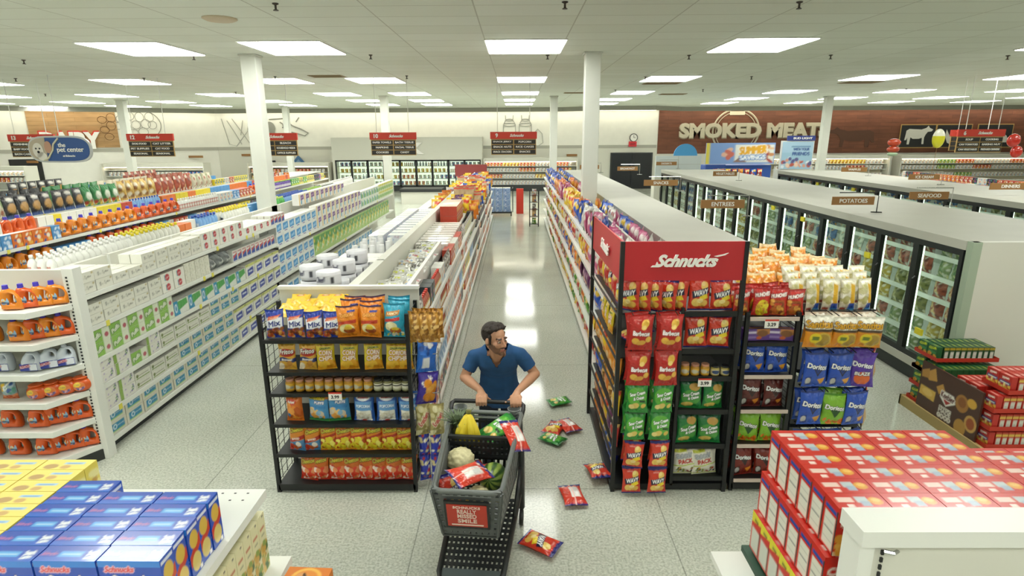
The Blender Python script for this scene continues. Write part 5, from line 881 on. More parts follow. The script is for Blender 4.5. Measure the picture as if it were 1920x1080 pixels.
# ---- detergent end shelves
t = thing('end_shelving', 'white end shelving of orange detergent jugs at the left edge', 'shelving', (-4.7, 5.0, 0))
boxobj('back_panel', -5.3, 5.02, 0, -4.0, 5.07, 1.86, OFFW, t, True); DZ = (.16, .44, .72, .99, 1.27, 1.56)
bm = NB(); bx(bm, -4.03, 4.98, 0, -3.93, 5.09, 1.88)
obj('upright', bm, WHITE, t, True, bevel=.004)
bm = NB()
for k in range(52): bx(bm, -4.0, 4.975, .16+k*.032, -3.985, 4.981, .176+k*.032)
obj('slot_strip', bm, BLACK, t, True)
for i, z in enumerate(DZ):
    e = 4.7-.0*i; bm = NB(); prism(bm, [(-5.6, e-.02), (-4.17, e-.02), (-3.96, 5.02), (-5.6, 5.02)], .055, 'z', z-.055); obj('shelf', bm, WHITE, t, True, bevel=.003)
bm = NB(); prism(bm, [(-5.6, 4.72), (-4.15, 4.72), (-3.94, 5.03), (-5.6, 5.03)], .105, 'z', 0); obj('base', bm, DKGREY, t, True)
def endrow(z, kinds, label, n0=0, s=1.):
    for j, (k, x, y, rz) in enumerate(kinds):
        item(k, (x, y, z+.003), rz, f'{KD[k].desc}, {ordn(j+1)} on {label} end shelf', 'jugs on the left end shelving', s=s)
DG = [(-4.32,4.80,.0), (-4.22,4.90,.35), (-4.13,5.0,.5)]
def dj(ks, dx=0): 
    pos = [(-4.80, 4.80, .05), (-4.56, 4.80, .05), (-4.31, 4.80, .12), (-4.21, 4.905, .55), ]
    return [(k, x+dx, y, r) for k, (x, y, r) in zip(ks, pos)]
def angled(z, ks, label, s=1., **kw_):
    return angled_(z, ks, label, s*.95, **kw_)
def angled_(z, ks, label, s=1., x0=-4.36, y0=4.79, st=(.105, .085), left=()):
    L_ = [(k, x0+i*st[0], y0+i*st[1], .12 if i == 0 else .45) for i, k in enumerate(ks)]+[(k, x0-.25*(i+1), y0, .05) for i, k in enumerate(left)]
    endrow(z, L_, label, s=s)
# four jugs step back along the slanted front of each tier
angled(1.56, ['jug_o', 'jug_r', 'jug_o', 'jug_o'], 'top', .8, x0=-4.36, y0=4.80, st=(.09, .056), left=['jug_o'])
angled(1.27, ['jug_o', 'jug_r', 'jug_o', 'jug_r'], 'second', .8, x0=-4.36, y0=4.80, st=(.09, .056), left=['jug_o'])
angled(.99, ['bleach', 'bleach', 'bleach'], 'third', .95, x0=-4.31, y0=4.80, st=(.105, .062), left=['bleach', 'bleach'])
angled(.72, ['pod_o', 'pod_o', 'pod_o', 'pod_o'], 'fourth', .9, x0=-4.32, y0=4.80, st=(.092, .056), left=['pod_c', 'pod_o'])
angled(.44, ['jug_r', 'jug_r', 'jug_r', 'jug_r'], 'fifth', .8, x0=-4.36, y0=4.80, st=(.092, .056), left=['jug_r', 'jug_r'])
angled(.16, ['jug_r', 'jug_r', 'jug_r', 'jug_r'], 'lowest', .8, x0=-4.35, y0=4.80, st=(.092, .056), left=['jug_r', 'jug_r'])
# ---- laundry shelving, pet shelving and the ones beyond
GEN = ['gen%d' % i for i in range(8)]
gondola('white laundry shelving, second long row left of the centre', -8.2, -7.02, 5.6, 22, (.12, .5, .85, 1.17, 1.5), (1.5,), 1.6, tags=8)
L0 = 'laundry row'
stock(L0, 'top', 'laundry goods on the second row', -7.02, 1, 1.5, 5.7, [(None, .3, 1, 1), (['gen4', 'gen2', 'gen1'], 1.6, 1, 1), (['gen3', 'gen0'], 1.2, 1, 1), ('jug_o', 1.9, 1, 1), ('jug_r', 1.2, 1, 1), ('b_white', 1.6, 1, 1), (['gen4', 'gen3', 'gen6'], 1.8, 1, 2), ('jug_r', 1.2, 1, 1), ('b_purple', 1.4, 1, 1), (GEN, 3.2, 1, 1)])
stock(L0, 'second', 'laundry goods on the second row', -7.02, 1, 1.17, 5.7, [(['gen5'], 1.6, 1, 1), ('jug_o', 1.4, 1, 1), (['gen1', 'gen3'], .6, 1, 1), ('jug_r', 1.7, 1, 1), (['gen4', 'gen3', 'gen6', 'gen0'], 2.6, 1, 1), (GEN, 2, 1, 1)])
stock(L0, 'third', 'laundry goods on the second row', -7.02, 1, .85, 5.7, [(['gen5', 'gen2'], 2.4, 1, 1), (['gen3', 'gen7', 'gen0'], 2.4, 1, 1)])
stock(L0, 'lower', 'laundry goods on the second row', -7.02, 1, .5, 5.7, [('aluminum', .3, 1, 1), (['gen1', 'gen5', 'gen7'], 2.0, 1, 1)])
stock('far side of laundry row', 'top', 'goods on the far side of the laundry row', -8.2, -1, 1.5, 7.2, [(['gen0', 'gen1'], .9, 1, 1), (['gen4'], .9, 1, 1), ('jug_r', .7, 1, 1), (['gen4', 'gen6', 'gen7'], 2.4, 1, 1), ('b_blue', 1, 1, 1), (['gen3', 'gen7', 'gen2', 'gen0'], 4.6, 1, 1), (['gen6', 'gen0'], 3, 1, 1)])
gondola('white pet food shelving, third long row left of the centre', -11.25, -10.07, 8.5, 22, (.12, .6, 1.0, 1.42), (1.42,), 1.52, tags=6)
PL = 'pet food row'
stock(PL, 'top', 'pet food on the third row', -10.07, 1, 1.42, 9.3, [('pet_green', .62, 1, 1), ('pet_white', 1.5, 1, 1), ('pet_dark', 1.9, 1, 1), ('pet_green', 1.2, 1, 1), ('pet_brown', 1.5, 1, 1), ('pet_red', 1.8, 1, 1), ('pet_white', 1.2, 1, 1), (['gen6', 'gen7', 'gen4'], 2.4, 1, 1)], lean=.15)
stock(PL, 'second', 'pet food on the third row', -10.07, 1, 1.0, 9.3, [(['gen6', 'gen2', 'gen7'], 4.6, 1, 1), (['gen4', 'gen3'], 5, 1, 1)])
stock(PL, 'third', 'pet food on the third row', -10.07, 1, .6, 9.3, [(['gen5', 'gen6'], 3.4, 1, 1)])
stock('far side of pet row', 'top', 'goods on the far side of the pet row', -11.25, -1, 1.42, 9.6, [('pet_white', 2.2, 1, 1), ('pet_dark', 1.6, 1, 1), ('pet_green', 1.6, 1, 1), ('pet_white', 2.2, 1, 1), ('pet_red', 1.6, 1, 1), (['gen3', 'gen5'], 2, 1, 1)], lean=.15)
gondola('white shelving behind the pet food row', -14.3, -13.1, 12, 23, (.6, 1.0, 1.4), (), 1.5)
stock('fourth row', 'top', 'goods on the fourth row', -13.1, 1, 1.4, 12.1, [(['gen3', 'gen4', 'gen0'], 3, 1, 1), ('pet_dark', 1.6, 1, 1), (['gen4', 'gen3'], 2.6, 1, 1), ('pet_red', 1.6, 1, 1), (['gen4', 'gen6'], 2, 1, 1)])
gondola('short white shelving far behind the left pillar', -10.9, -9.6, 24.5, 29.0, (1.35,), (1.35,), 1.33)
for i in range(7): item(['gen3', 'gen7', 'gen7', 'gen4', 'gen6', 'gen4', 'gen0'][i], (-10.8+.2*i, 24.65, 1.353), 0, f'{KD[["gen3","gen7","gen7","gen4","gen6","gen4","gen0"][i]].desc}, {ordn(i+1)} on the short far shelving', 'goods on the short far shelving')
# ---- middle shelving (snacks facing the centre aisle, plates and cups on the other side)
t = gondola('long white double shelving between the left and centre aisles', -2.09, -.86, 4.96, 21.8, (.12, .42, .72, 1.02, 1.30), (.12, .6, 1.4), 1.70, dR=.5, dL=.6, topw=.09)
boxobj('divider_rail', -1.07, 5.0, 1.44, -1.03, 7.9, 1.60, WHITE, t, True); boxobj('upper_deck', -1.42, 5.0, 1.40, -1.03, 21.6, 1.44, WHITE, t, True)
g = 'snacks facing the centre aisle'; CA = 'middle shelving'
mixA = ['whitepak', 'gen5', 'redcake', 'gen6']; 
stock(CA, 'fifth', g, -.86, 1, 1.30, 5.0, [('black_bag', .3, 1, 1), ('drink', .4, 1, 1), ('gen5', .3, 1, 1), ('drink', .5, 1, 1), (['gen6', 'gen4', 'black_bag'], 2.6, 1, 1), (['white_bag', 'silver_bag', 'black_bag'], 2.4, 1, 1), (['gen5', 'green_bag', 'brown_bag', 'white_bag'], 10, 1, 1)])
stock(CA, 'fourth', g, -.86, 1, 1.02, 5.0, [('drink', .6, 1, 1), (['gen4', 'gen3'], .8, 1, 1), ('drink', .6, 1, 1), (['gen6', 'gen4', 'drink'], 3.2, 1, 1), (['green_bag', 'gen5', 'orange_bag', 'white_bag'], 11, 1, 1)])
stock(CA, 'third', g, -.86, 1, .72, 5.0, [('gen5', .6, 1, 1), ('drink', 1.2, 1, 1), (['gen6', 'gen4'], 1.8, 1, 1), (['gen3', 'gen6', 'gen7'], 3, 1, 1), (['gen6', 'orange_bag', 'gen5'], 9, 1, 1)])
stock(CA, 'second', g, -.86, 1, .42, 5.0, [('gen5', .9, 1, 1), (['gen6', 'gen3'], 3, 1, 1), (['gen4', 'gen5', 'gen6', 'yellow_bag'], 12, 1, 1)])
stock(CA, 'bottom', g, -.86, 1, .12, 5.0, [(['gen6', 'gen5'], 3, 1, 1), (['gen4', 'gen6', 'gen0'], 12, 1, 1)])
# upper deck right: pouches lying, then cartons and big bags
rg = random.Random(5)
for i in range(34): 
    k = rg.choice(['black_bag', 'silver_bag', 'silver_bag', 'white_bag']); x = -1.33+.11*(i % 3); y = 5.12+.088*(i//3*3)/1.0+.02*(i % 3)
    item(k, (x, y, 1.47+.012*(i % 3)), rg.uniform(-.3, .3), f'{KD[k].desc} lying in the near bin, {ordn(i+1)} from the front', 'pouches in the bin', rx=-1.15+rg.uniform(-.15, .1), s=.8)
for i in range(10):
    for j in range(2): item('whitepak', (-1.3+.14*j*0+.23*j, 8.05+.02+.22*i, 1.445), PI/2, f'white snack carton, {ordn(i+1)} {"inner" if j else "outer"}, deck behind the pouches', 'cartons on the upper deck', s=.75)
for i in range(7):
    for s_ in range(2): item('redcake', (-1.2+.0*i, 10.4+.17*i, 1.445+.172*s_), 0 if 0 else PI/2, f'red and cream pie carton, {ordn(i+1)} {"upper" if s_ else "lower"} layer on the upper deck', 'pie cartons on the upper deck')
bigs = ['yellow_bag', 'yellow_bag', 'purple_bag', 'yellow_bag', 'orange_bag', 'orange_bag', 'brown_bag', 'brown_bag', 'brown_bag', 'brown_bag', 'red_bag', 'white_bag', 'blue_bag', 'white_bag', 'blue_bag', 'white_bag', 'yellow_bag', 'blue_bag', 'yellow_bag']
for r in range(13):
    for q in range(5):
        k = bigs[min(len(bigs)-1, (r*3+q+(r//4)) % 19 if r > 3 else (q if r < 2 else 5+q))]
        item(k, ((-1.68, -1.33, -1.2, -1.07, -.93)[q], 12.0+.74*r+rg.uniform(-.1, .1), 1.448 if 0 < q < 4 else (1.408 if q == 0 else 1.315)), rg.uniform(-.4, .4), f'{KD[k].desc}, {ordn(q+1)} across, {ordn(r+1)} row, top of middle shelving', 'large bags on top of the middle shelving', rx=-rg.uniform(0, .25), s=1.15)
# plates, cups on the left lane
g = 'plates and cups on the middle shelving'
for i in range(5):
    for j in range(2): [item('plates', (-1.95+.24*j, 5.14+.245*i, 1.404+.143*q), rg.uniform(-.9, .3), f'white paper plate stack, {ordn(i+1)} {"inner" if j else "outer"}{("", ", middle", ", upper")[q]}, near end of middle shelving', g) for q in range(2+(i+j) % 2)]
for i in range(4):
    for s_ in range(2): item('foam', (-1.93+.25*(i % 2), 6.42+.26*(i//2), 1.404+.124*s_), 0, f'white foam plate pack, {ordn(i+1)} {"upper" if s_ else "lower"}, middle shelving', g)
for i in range(14): item('bowl', (-1.98+.105*(i % 4)+.03*(i//4 % 2), 7.02+.24*(i//4)+.05*(i % 2), 1.404), 0, f'tall stack of white foam cups, {ordn(i+1)} from front left on middle shelving', g)
for i in range(12):
    for j in range(2): item('cupbox', (-1.95+.28*j, 8.1+.26*i, 1.404), PI/2 if j == 0 else 0, f'pale patterned cup box, {ordn(i+1)} {"inner" if j else "outer"}, middle shelving', g)
for i in range(9):
    for j in range(2): item('whitepak', (-1.96+.3*j, 11.6+.33*i, 1.404), 0, f'white plate carton, {ordn(i+1)} {"inner" if j else "outer"}, far middle shelving', g)
t = thing('endcap_header', 'dark red header board at far end of middle shelving', 'sign', (-1.65, 21.9, 0)); boxobj('panel', -.6, 0, 1.55, .58, .05, 1.97, mat('dull_red', '8c3c3c', .5), t); boxobj('post', -.6, .06, 0, -.56, .1, 1.97, BLACK, t); boxobj('post', .54, .06, 0, .58, .1, 1.97, BLACK, t)
# ---- right shelving of chip bags, with the grey topped freezer behind it
t = gondola('long white shelving of chip bags right of the centre aisle', 1.0, 1.62, 6.05, 21, (), (.12, .45, .80, 1.2, 1.58), 1.86, dL=.55, topw=.03, end=False)
t.location.x += 0; 
BG = ['blue_bag', 'yellow_bag', 'pink_bag', 'purple_bag', 'orange_bag', 'green_bag', 'red_bag', 'white_bag', 'brown_bag']
g = 'chip bags right of the centre aisle'; RA = 'chip shelving'
def bagrow(shelf, x, z, y0, segs, seed=0, rows=1, s=1.):
    rg = random.Random(seed); y = y0; n = 0
    for k, ln in segs:
        e = y+ln
        while y < e-.05:
            kk = k if isinstance(k, str) else rg.choice(k); K = KD[kk]; n += 1
            for r in range(rows):
                if seen((x+.13*r, y, z+.1)): item(kk, (x+.05+(0, .13, .42)[r], y+.1, z+.014), -PI/2+rg.uniform(-.4, .4), lab(K.desc, ordn(n)+('' if r == 0 else ' back row' if r == rows-1 else ' middle row'), shelf, RA), g, rx=rg.uniform(-.22, .1), ry=rg.uniform(-.1, .1), s=s*rg.uniform(1.0, 1.12)*(1 if shelf == 'top' else .8 if K.h > .3 else .92))
            y += K.w*s*.9
bagrow('top', 1.02, 1.58, 6.1, [('white_bag', .25), ('pink_bag', .9), ('blue_bag', .6), ('pink_bag', .6), ('white_bag', .6), ('blue_bag', .9), ('orange_bag', .4), ('yellow_bag', 2.2), ('pink_bag', 1.2), ('orange_bag', 1.6), ('blue_bag', 4.8)], 1, 3, 1.1)
bagrow('fourth', 1.02, 1.2, 6.1, [(['yellow_bag', 'orange_bag', 'purple_bag', 'pink_bag'], 3.4), (['white_bag', 'blue_bag', 'red_bag'], 2.6), (['yellow_bag', 'white_bag'], 2), (BG, 6)], 2)
bagrow('third', 1.02, .8, 6.1, [(['white_bag', 'pink_bag'], .9), ('blue_bag', .6), ('purple_bag', 1.4), (['orange_bag', 'blue_bag', 'brown_bag', 'white_bag'], 4), (BG, 7)], 3)
bagrow('second', 1.02, .45, 6.1, [(['orange_bag', 'yellow_bag'], 1.6), ('green_bag', .9), (['orange_bag', 'brown_bag', 'green_bag', 'red_bag'], 11)], 4)
bagrow('bottom', 1.02, .12, 6.1, [(['orange_bag', 'red_bag', 'yellow_bag', 'green_bag'], 12)], 5)
t = thing('wire_rack', 'tall black wire rack of snacks at far end of chip shelving', 'rack', (.62, 19.8, 0))
for x in (-.15, .15):
    for y in (-.15, .15): bm = NB(); tube(bm, [(x, y, 0), (x, y, 1.22)], .015, 6); obj('post', bm, BLACK, t)
for z in (.08, .33, .58, .82, 1.05): boxobj('shelf', -.16, -.16, z-.01, .16, .16, z, BLACK, t)
for i, z in enumerate((.08, .33, .58, .82, 1.05)): item(['green_bag', 'brown_bag', 'black_bag', 'brown_bag', 'white_bag'][i], (.62, 19.72, z+.003), 0, f'snack bag on the {ordn(5-i)} tier of the far wire rack', 'bags on the far wire rack', s=.75)
# ---- freezers
FGR = noisy(mat('freezer_top_grey', 'b3b2a6', .55), 2, .03); LED = mat('freezer_led', 'ffffff', .5, emit='e4f6e0', es=2.6); FIN = mat('freezer_interior', 'cfd9cd', .5); RACK = mat('freezer_shelf_glow', 'dfe6df', .4, emit='e4f4e4', es=.12)  # RACK shelves emit a faint glow of their own, added as interior light
FRS = ['frz%d' % i for i in range(6)]
def freezer(label, X, dr, Y0, n, dw=.76, depth=.85, H=1.86, stockz=(), unit='', seed=0, double=0.):
    """dr=-1: doors face -X at x=X"""
    t = thing('display_freezer', label, 'freezer', (X, Y0, 0)); S = -dr; Y1 = Y0+n*dw; W = depth
    B = lambda nm, x0, y0, z0, x1, y1, z1, m, p=t: boxobj(nm, S*x0, y0, z0, S*x1, y1, z1, m, p)
    L_ = n*dw; B('top', -.03, -.02, 1.76, double or W, L_+.05, H, FGR); B('base', .04, 0, 0, double or W, L_, .2, DKGREY); B('bumper_rail', -.04, 0, .2, .04, L_, .3, FGR)
    B('interior_back', W-.06, 0, .2, W-.02, L_, 1.76, FIN); B('interior_floor', .06, 0, .2, W-.06, L_, .28, FIN)
    B('end_panel', 0, -.1, 0, double or W, -.02, H, OFFW); B('corner_trim', -.02, -.105, 0, .08, -.02, H, mat('freezer_trim', '9fae98', .35)); B('end_panel', 0, L_, 0, double or W, L_+.05, H, OFFW)
    for k in range(5):
        bm = NB(); bx(bm, S*.16, .03, .5+.26*k, S*(W-.08), L_-.03, .515+.26*k); bx(bm, S*.15, .03, .49+.26*k, S*.16, L_-.03, .545+.26*k); obj('shelf', bm, RACK, t)
    for k in range(n):
        y = k*dw; bm = NB()
        for a, b in ((y, y+.05), (y+dw-.05, y+dw)): bx(bm, S*-.03, a, .3, S*.03, b, 1.76)
        bx(bm, S*-.03, y+.05, 1.69, S*.03, y+dw-.05, 1.76); bx(bm, S*-.03, y+.05, .3, S*.03, y+dw-.05, .37); d = obj('door', bm, BLACK, t)
        boxobj('pane', S*-.005, y+.05, .37, S*.005, y+dw-.05, 1.69, GLASS, d)
        bm = NB(); tube(bm, [(S*-.03, y+dw-.075, .85), (S*-.06, y+dw-.075, .88), (S*-.06, y+dw-.075, 1.27), (S*-.03, y+dw-.075, 1.3)], .01, 6); obj('handle', bm, BLACK, d)
        if k < 14: B('lamp', .05, y-.008, .36, .08, y+.008, 1.7, LED)
    rg = random.Random(seed)
    for k in range(n):
        for zi, z in enumerate(stockz):
            kk = rg.choice(FRS) if zi % 2 == 0 else kk; m_ = 3
            for q in range(m_):
                y = Y0+k*dw+.15+q*.23; x = X-dr*.25
                if seen((x, y, z+.1), 10): item(kk, (x, y, z+.004), dr*PI/2+rg.uniform(-.15, .15), f'{KD[kk].desc}, {ordn(q+1)}, {ordn(len(stockz)-zi)} shelf, {ordn(k+1)} door, {unit}', 'frozen food in the '+unit, rx=-rg.uniform(0, .2), sc=(1.08, 1.08, .88))
    return t
SZ = (.28, .515, .775, 1.035, 1.295, 1.555)
freezer('grey topped freezer row directly behind the chip shelving', 2.52, 1, 6.36, 18, depth=.86)
freezer('long grey topped freezer row with lit glass doors facing the aisle', 4.95, -1, 6.3, 18, stockz=SZ, unit='long freezer row', seed=3, double=1.94)
freezer('second grey topped freezer row further right', 8.55, -1, 6.3, 17, stockz=SZ[3:], unit='right freezer row', seed=4, double=1.94)
YL = mat('freezer_flag', 'e0d22c', .5)
for i, (x, y, z) in enumerate(((4.97, 7.95, 1.32), (4.97, 9.9, 1.55), (4.97, 11.1, 1.6), (4.97, 6.7, .62), (8.57, 14.8, 1.6), (8.57, 16.6, 1.6))):
    o = boxobj('price_flag', x-.06, y, z, x-.035, y+.12, z+.075, YL); T(o, ('yellow price flag in the third freezer door', 'yellow price flag in the fifth freezer door', 'yellow price flag in the seventh freezer door', 'low yellow price flag in the nearest freezer door', 'yellow price flag in the right freezer row, nearer', 'yellow price flag in the right freezer row, farther')[i], 'price flag', 'freezer price flags')
    o.location = (0, 0, 0)
def fsign(text, x, y, label, z=1.86, w_=.64, side=1):
    t = thing('freezer_sign', label, 'sign', (x, y, z), 0, 'wooden freezer signs'); bm = NB(); tube(bm, [(side*w_/2+.06, -.02, 0), (side*w_/2+.06, -.02, .3), (-side*w_/2+.1, -.02, .3)], .008, 6); tube(bm, [(side*w_/2+.0, .02, .006), (side*w_/2+.14, -.02, .006)], .01, 6); obj('bracket', bm, BLACK if side == 1 and text in ('POTATOES',) else CHROME, t)
    boxobj('panel', -w_/2, -.03, .12, w_/2, -.01, .24, WOODS, t); put_text(text, .06, (0, -.035, .18), t, depth=.006, bold=.01)
fsign('POTATOES', 5.0, 8.7, 'wooden potatoes sign on top of the long freezer row', w_=.62)
fsign('ENTREES', 2.95, 8.35, 'wooden entrees sign beside the grey freezer top', w_=.62)
fsign('SEAFOOD', 6.6, 9.4, 'wooden seafood sign between the two freezer rows', w_=.62, z=1.86)
fsign('SNACKS', 3.0, 12.2, 'wooden sign in front of the black double door', w_=.7); fsign('BREAKFAST', 3.3, 17.5, 'small wooden sign left of the black double door', w_=.6); fsign('PIZZA', 2.3, 18.5, 'small wooden sign beside the right white pillar', w_=.6)
fsign('VEGETABLES', 5.3, 15.0, 'wooden sign at the far part of the long freezer row', w_=.6); fsign('DESSERTS', 5.2, 20.5, 'small wooden sign below the pale grey board', w_=.7)
fsign('ICE CREAM', 9.3, 13.5, 'wooden sign on the right freezer row near the pale box', w_=.7); fsign('WAFFLES', 9.4, 16.5, 'wooden sign on the right freezer row, farther one', w_=.7); fsign('DINNERS', 9.2, 11.0, 'wooden sign on the right freezer row, nearest one', w_=.75)
gondola('white grocery shelving beyond the right freezer row', 12.9, 14.2, 11.5, 22, (), (.6, 1.0, 1.4), 1.5, end=False, topw=.5)
stock('grocery row', 'top', 'goods on the right grocery row', 12.9, -1, 1.4, 11.6, [(['gen6', 'gen4', 'gen0', 'gen5', 'gen6'], 8, 1, 1), ('redcake', 2, 1, 1)])
stock('grocery row back', 'top', 'goods on the right grocery row', 13.5, -1, 1.53, 11.6, [(['gen6', 'gen4', 'gen0', 'gen5'], 9, 1, 1)])
t = thing('water_cart', 'low stock cart of white and blue bottle packs in the far aisle', 'cart', (-.6, 22.6, 0)); boxobj('deck', -.5, -.4, .12, .42, .5, .17, DKGREY, t)
for s in (-1, 1):
    for y in (-.3, .4): bm = NB(); lathe(bm, [(.05, -.02), (.06, 0), (.05, .02)], 10); bmesh.ops.rotate(bm, matrix=Matrix.Rotation(PI/2, 3, 'Y'), verts=bm.verts); bmesh.ops.translate(bm, vec=(s*.42, y, .06), verts=bm.verts); obj('wheel', bm, BLACK, t)
bm = NB(); tube(bm, [(.48, -.3, .15), (.48, -.3, 1.05), (.48, .4, 1.05), (.48, .4, .15)], .015, 6); obj('handle', bm, BLACK, t)
wrapk('water', 'blue and white bottle pack', .28, .38, .22, '8ca4cc', [('n', .05, .05, .95, .95, ('e4e8f0', '3c5ca8', 'c8d4e8'), 14, .1)], nm='bottle_pack', cat='bottle pack', n=(12, 10))
for i in range(3):
    for k in range(4): item('water', (-.95+.3*i, 22.45, .175+.225*k), 0, f'blue and white bottle pack, {ordn(i+1)} column, {ordn(k+1)} layer, far cart', 'bottle packs on the far cart')
o = boxobj('floor_sign', .02, 23.0, .0, .3, 23.12, .98, ORED); T(o, 'upright red board standing on the far aisle floor', 'sign')
t = thing('produce_table', 'low dark chilled table in front of the milk cooler', 'table', (-4.3, 27, 0)); boxobj('body', -.9, -.5, 0, .9, .5, .55, OFFW, t); boxobj('rim', -.95, -.55, .55, .95, .55, .68, DKGREY, t)
# ---------------------------------------------------------------- left snack rack (short, black)
def rack(label, x0, x1, y0, y1, h, tiers, label_sides=True, top=True):
    t = thing('snack_rack', label, 'rack', ((x0+x1)/2, y0, 0)); B = lambda n, *a: boxobj(n, *a, t, True)
    for x in (x0, x1):
        for y in (y0, y1-.03): B('post', x-.016, y, 0, x+.016, y+.03, h, BLACK)
    B('base', x0, y0, .02, x1, y1, .075, BLACK)
    for z in tiers: bm = NB(); bx(bm, x0+.016, y0+.02, z-.012, x1-.016, y1-.02, z); bx(bm, x0+.016, y0-.012, z-.022, x1-.016, y0+.008, z+.008); obj('shelf', bm, BLACK, t, True)
    for x in (x0, x1):
        bm = NB()
        for k in range(int(h/.075)): z = .1+k*.075; tube(bm, [(x, y0+.03, z), (x, y1-.03, z+.0)], .003, 4)
        for k in range(1, 4): y = y0+(y1-y0)*k/4; tube(bm, [(x, y, .08), (x, y, h-.03)], .003, 4)
        obj('side_grid', bm, BLACKW, t, True)
    return t
rack('short black snack rack at the near end of middle shelving', -2.07, -.88, 4.43, 4.86, 1.62, (.08, .37, .65, .93, 1.12, 1.40))
LR = 'short black rack'; g = 'snack bags on the short black rack'
def rowx(ks, xs, y, z, tier, unit, grp, s=1., lean=.1, seed=0, rows=1, dy=.09):
    rg = random.Random(seed+int(z*50)+int(abs(xs[0])*10)); cnt = {}
    for r in range(rows):
        for i, (k, x) in enumerate(zip(ks, xs)):
            if k is None: continue
            cnt[k] = cnt.get(k, 0)+1
            jf = 0 if lean == 0 and 'jar' in k else 1; item(k, (x+jf*rg.uniform(-.008, .008), y+dy*r, z+.004+(.0 if r == 0 else .01)), rg.uniform(-.2, .2), lab(KD[k].desc, ordn(i+1)+' from left'+('' if r == 0 else ' in back row' if r == 1 else ' in rear row'), tier, unit), grp, rx=-rg.uniform(.3, 1)*lean, ry=jf*rg.uniform(-.045, .045), sc=(s, s, s*rg.uniform(.95, 1.03)))
rowx(['mix']*4, [-1.965, -1.80, -1.64, -1.51], 4.50, 1.40, 'top', LR, g)
rowx(['orange', 'orange', 'teal'], [-1.375, -1.20, -.995], 4.51, 1.40, 'top', LR, g, s=.93, rows=3, dy=.1)
for i in range(9): item('yellow_pillow', (-1.95+.12*(i % 4)+.05*(i//4), 4.62+.055*(i//3), 1.54+.028*(i//3)), .1*(i % 3), f'yellow chip bag lying behind the snack mix, {ordn(i+1)} from front left', g, rx=-1.3)
rowx(['fritos', 'fritos', 'corn', 'corn', None, 'corn', 'corn', 'corn'], [-1.90, -1.735, -1.57, -1.385, 0, -1.175, -1.01+.01, -.955+.03], 4.5, 1.12, 'fifth', LR, g, s=.93)
rowx(['jar_y']*9+['jar_w']*5, [-1.9+.082*i for i in range(9)]+[-1.155+.079*i-.005 for i in range(3)]+[-.925-.0, -.925+.0][:0]+[-.93+.0][:0]+[-.922][:0], 4.50, .93, 'fourth', LR, 'dip jars on the short rack', lean=0)
rowx(['jar_w']*2, [-.925-.0, -.925-.079+.0][:1]+[-.85][:0]+[-1.5][:0], 4.5, .93, 'fourth right end', LR, 'dip jars on the short rack', lean=0)
rowx(['jar_y']*9+['jar_w']*4, [-1.88+.082*i for i in range(9)]+[-1.14+.08*i for i in range(3)], 4.6, .93, 'fourth', LR+' back row', 'dip jars on the short rack', lean=0)
rowx(['orange_puff', 'puff_blue', 'puff_blue', 'popcorn', 'popcorn', 'popcorn'], [-1.885, -1.69, -1.50, -1.305, -1.11, -.985+.07], 4.5, .65, 'third', LR, g, s=.98)
rowx(['cheet_baked', 'cheet_baked']+['cheet_yel']*6, [-1.9, -1.76, -1.62, -1.49, -1.36, -1.22, -1.085, -.955], 4.5, .37, 'second', LR, g, s=.92)
rowx(['cheet_red']*8, [-1.83, -1.72, -1.585, -1.45, -1.32, -1.2, -1.07, -.95], 4.5, .08, 'bottom', LR, g, s=.95)
def ptag(x, y, z, text, label):
    t = thing('price_card', label, 'price card', (x, y, z)); boxobj('card', -.055, 0, 0, .055, .004, .07, LETW, t); boxobj('header_strip', -.055, -.001, .058, .055, 0, .072, ORED, t); put_text(text, .03, (0, -.002, .03), t, mat('price_ink', '3a3a3c', .6), depth=.002)
ptag(-1.5, 4.405, .885, '3.99', 'white 3.99 price card on the short black rack')
# bags clipped to the right side of the short rack
t = thing('side_clip_strip', 'thin grey wire frame on the right side of the short rack', 'wire frame', (-.87, 4.5, 0)); bm = NB()
for z in (.55, .9, 1.25): tube(bm, [(0, 0, z), (.22, .02, z), (.22, .28, z), (0, .3, z)], .004, 5)
tube(bm, [(.22, .02, .1), (.22, .02, 1.3)], .004, 5); obj('wire', bm, mat('grey_wire', '8a8c8a', .4, .6), t)
for i in range(6): item('pretzel', (-.83+.075*(i % 3)+.02*(i//3), 4.50+.1*(i//3), 1.36), .1*(i-2), f'clear pretzel bag, {ordn(i+1)} in the bunch at the rack corner', 'pretzel bags on the rack corner')
item('blue_side', (-.76, 4.52, 1.09), .5, ry=.1, s=.92); item('purple_side', (-.77, 4.52, .80), .5, ry=.12, s=.95)
for i in range(2): item('krunch', (-.80+.12*i, 4.5, .52+.0*i), .35, f'clear kettle chip bag with red lettering, {("left", "right")[i]} of the hanging pair', 'kettle bags on the rack side', s=.95)
for i in range(4): item('blue_thin', (-.80+.1*(i % 2), 4.52, .29-.22*(i//2)), .4, f'slim dark blue cookie bag, {("upper left", "upper right", "lower left", "lower right")[i]} on the rack side', 'blue bags on the rack side', s=.85)
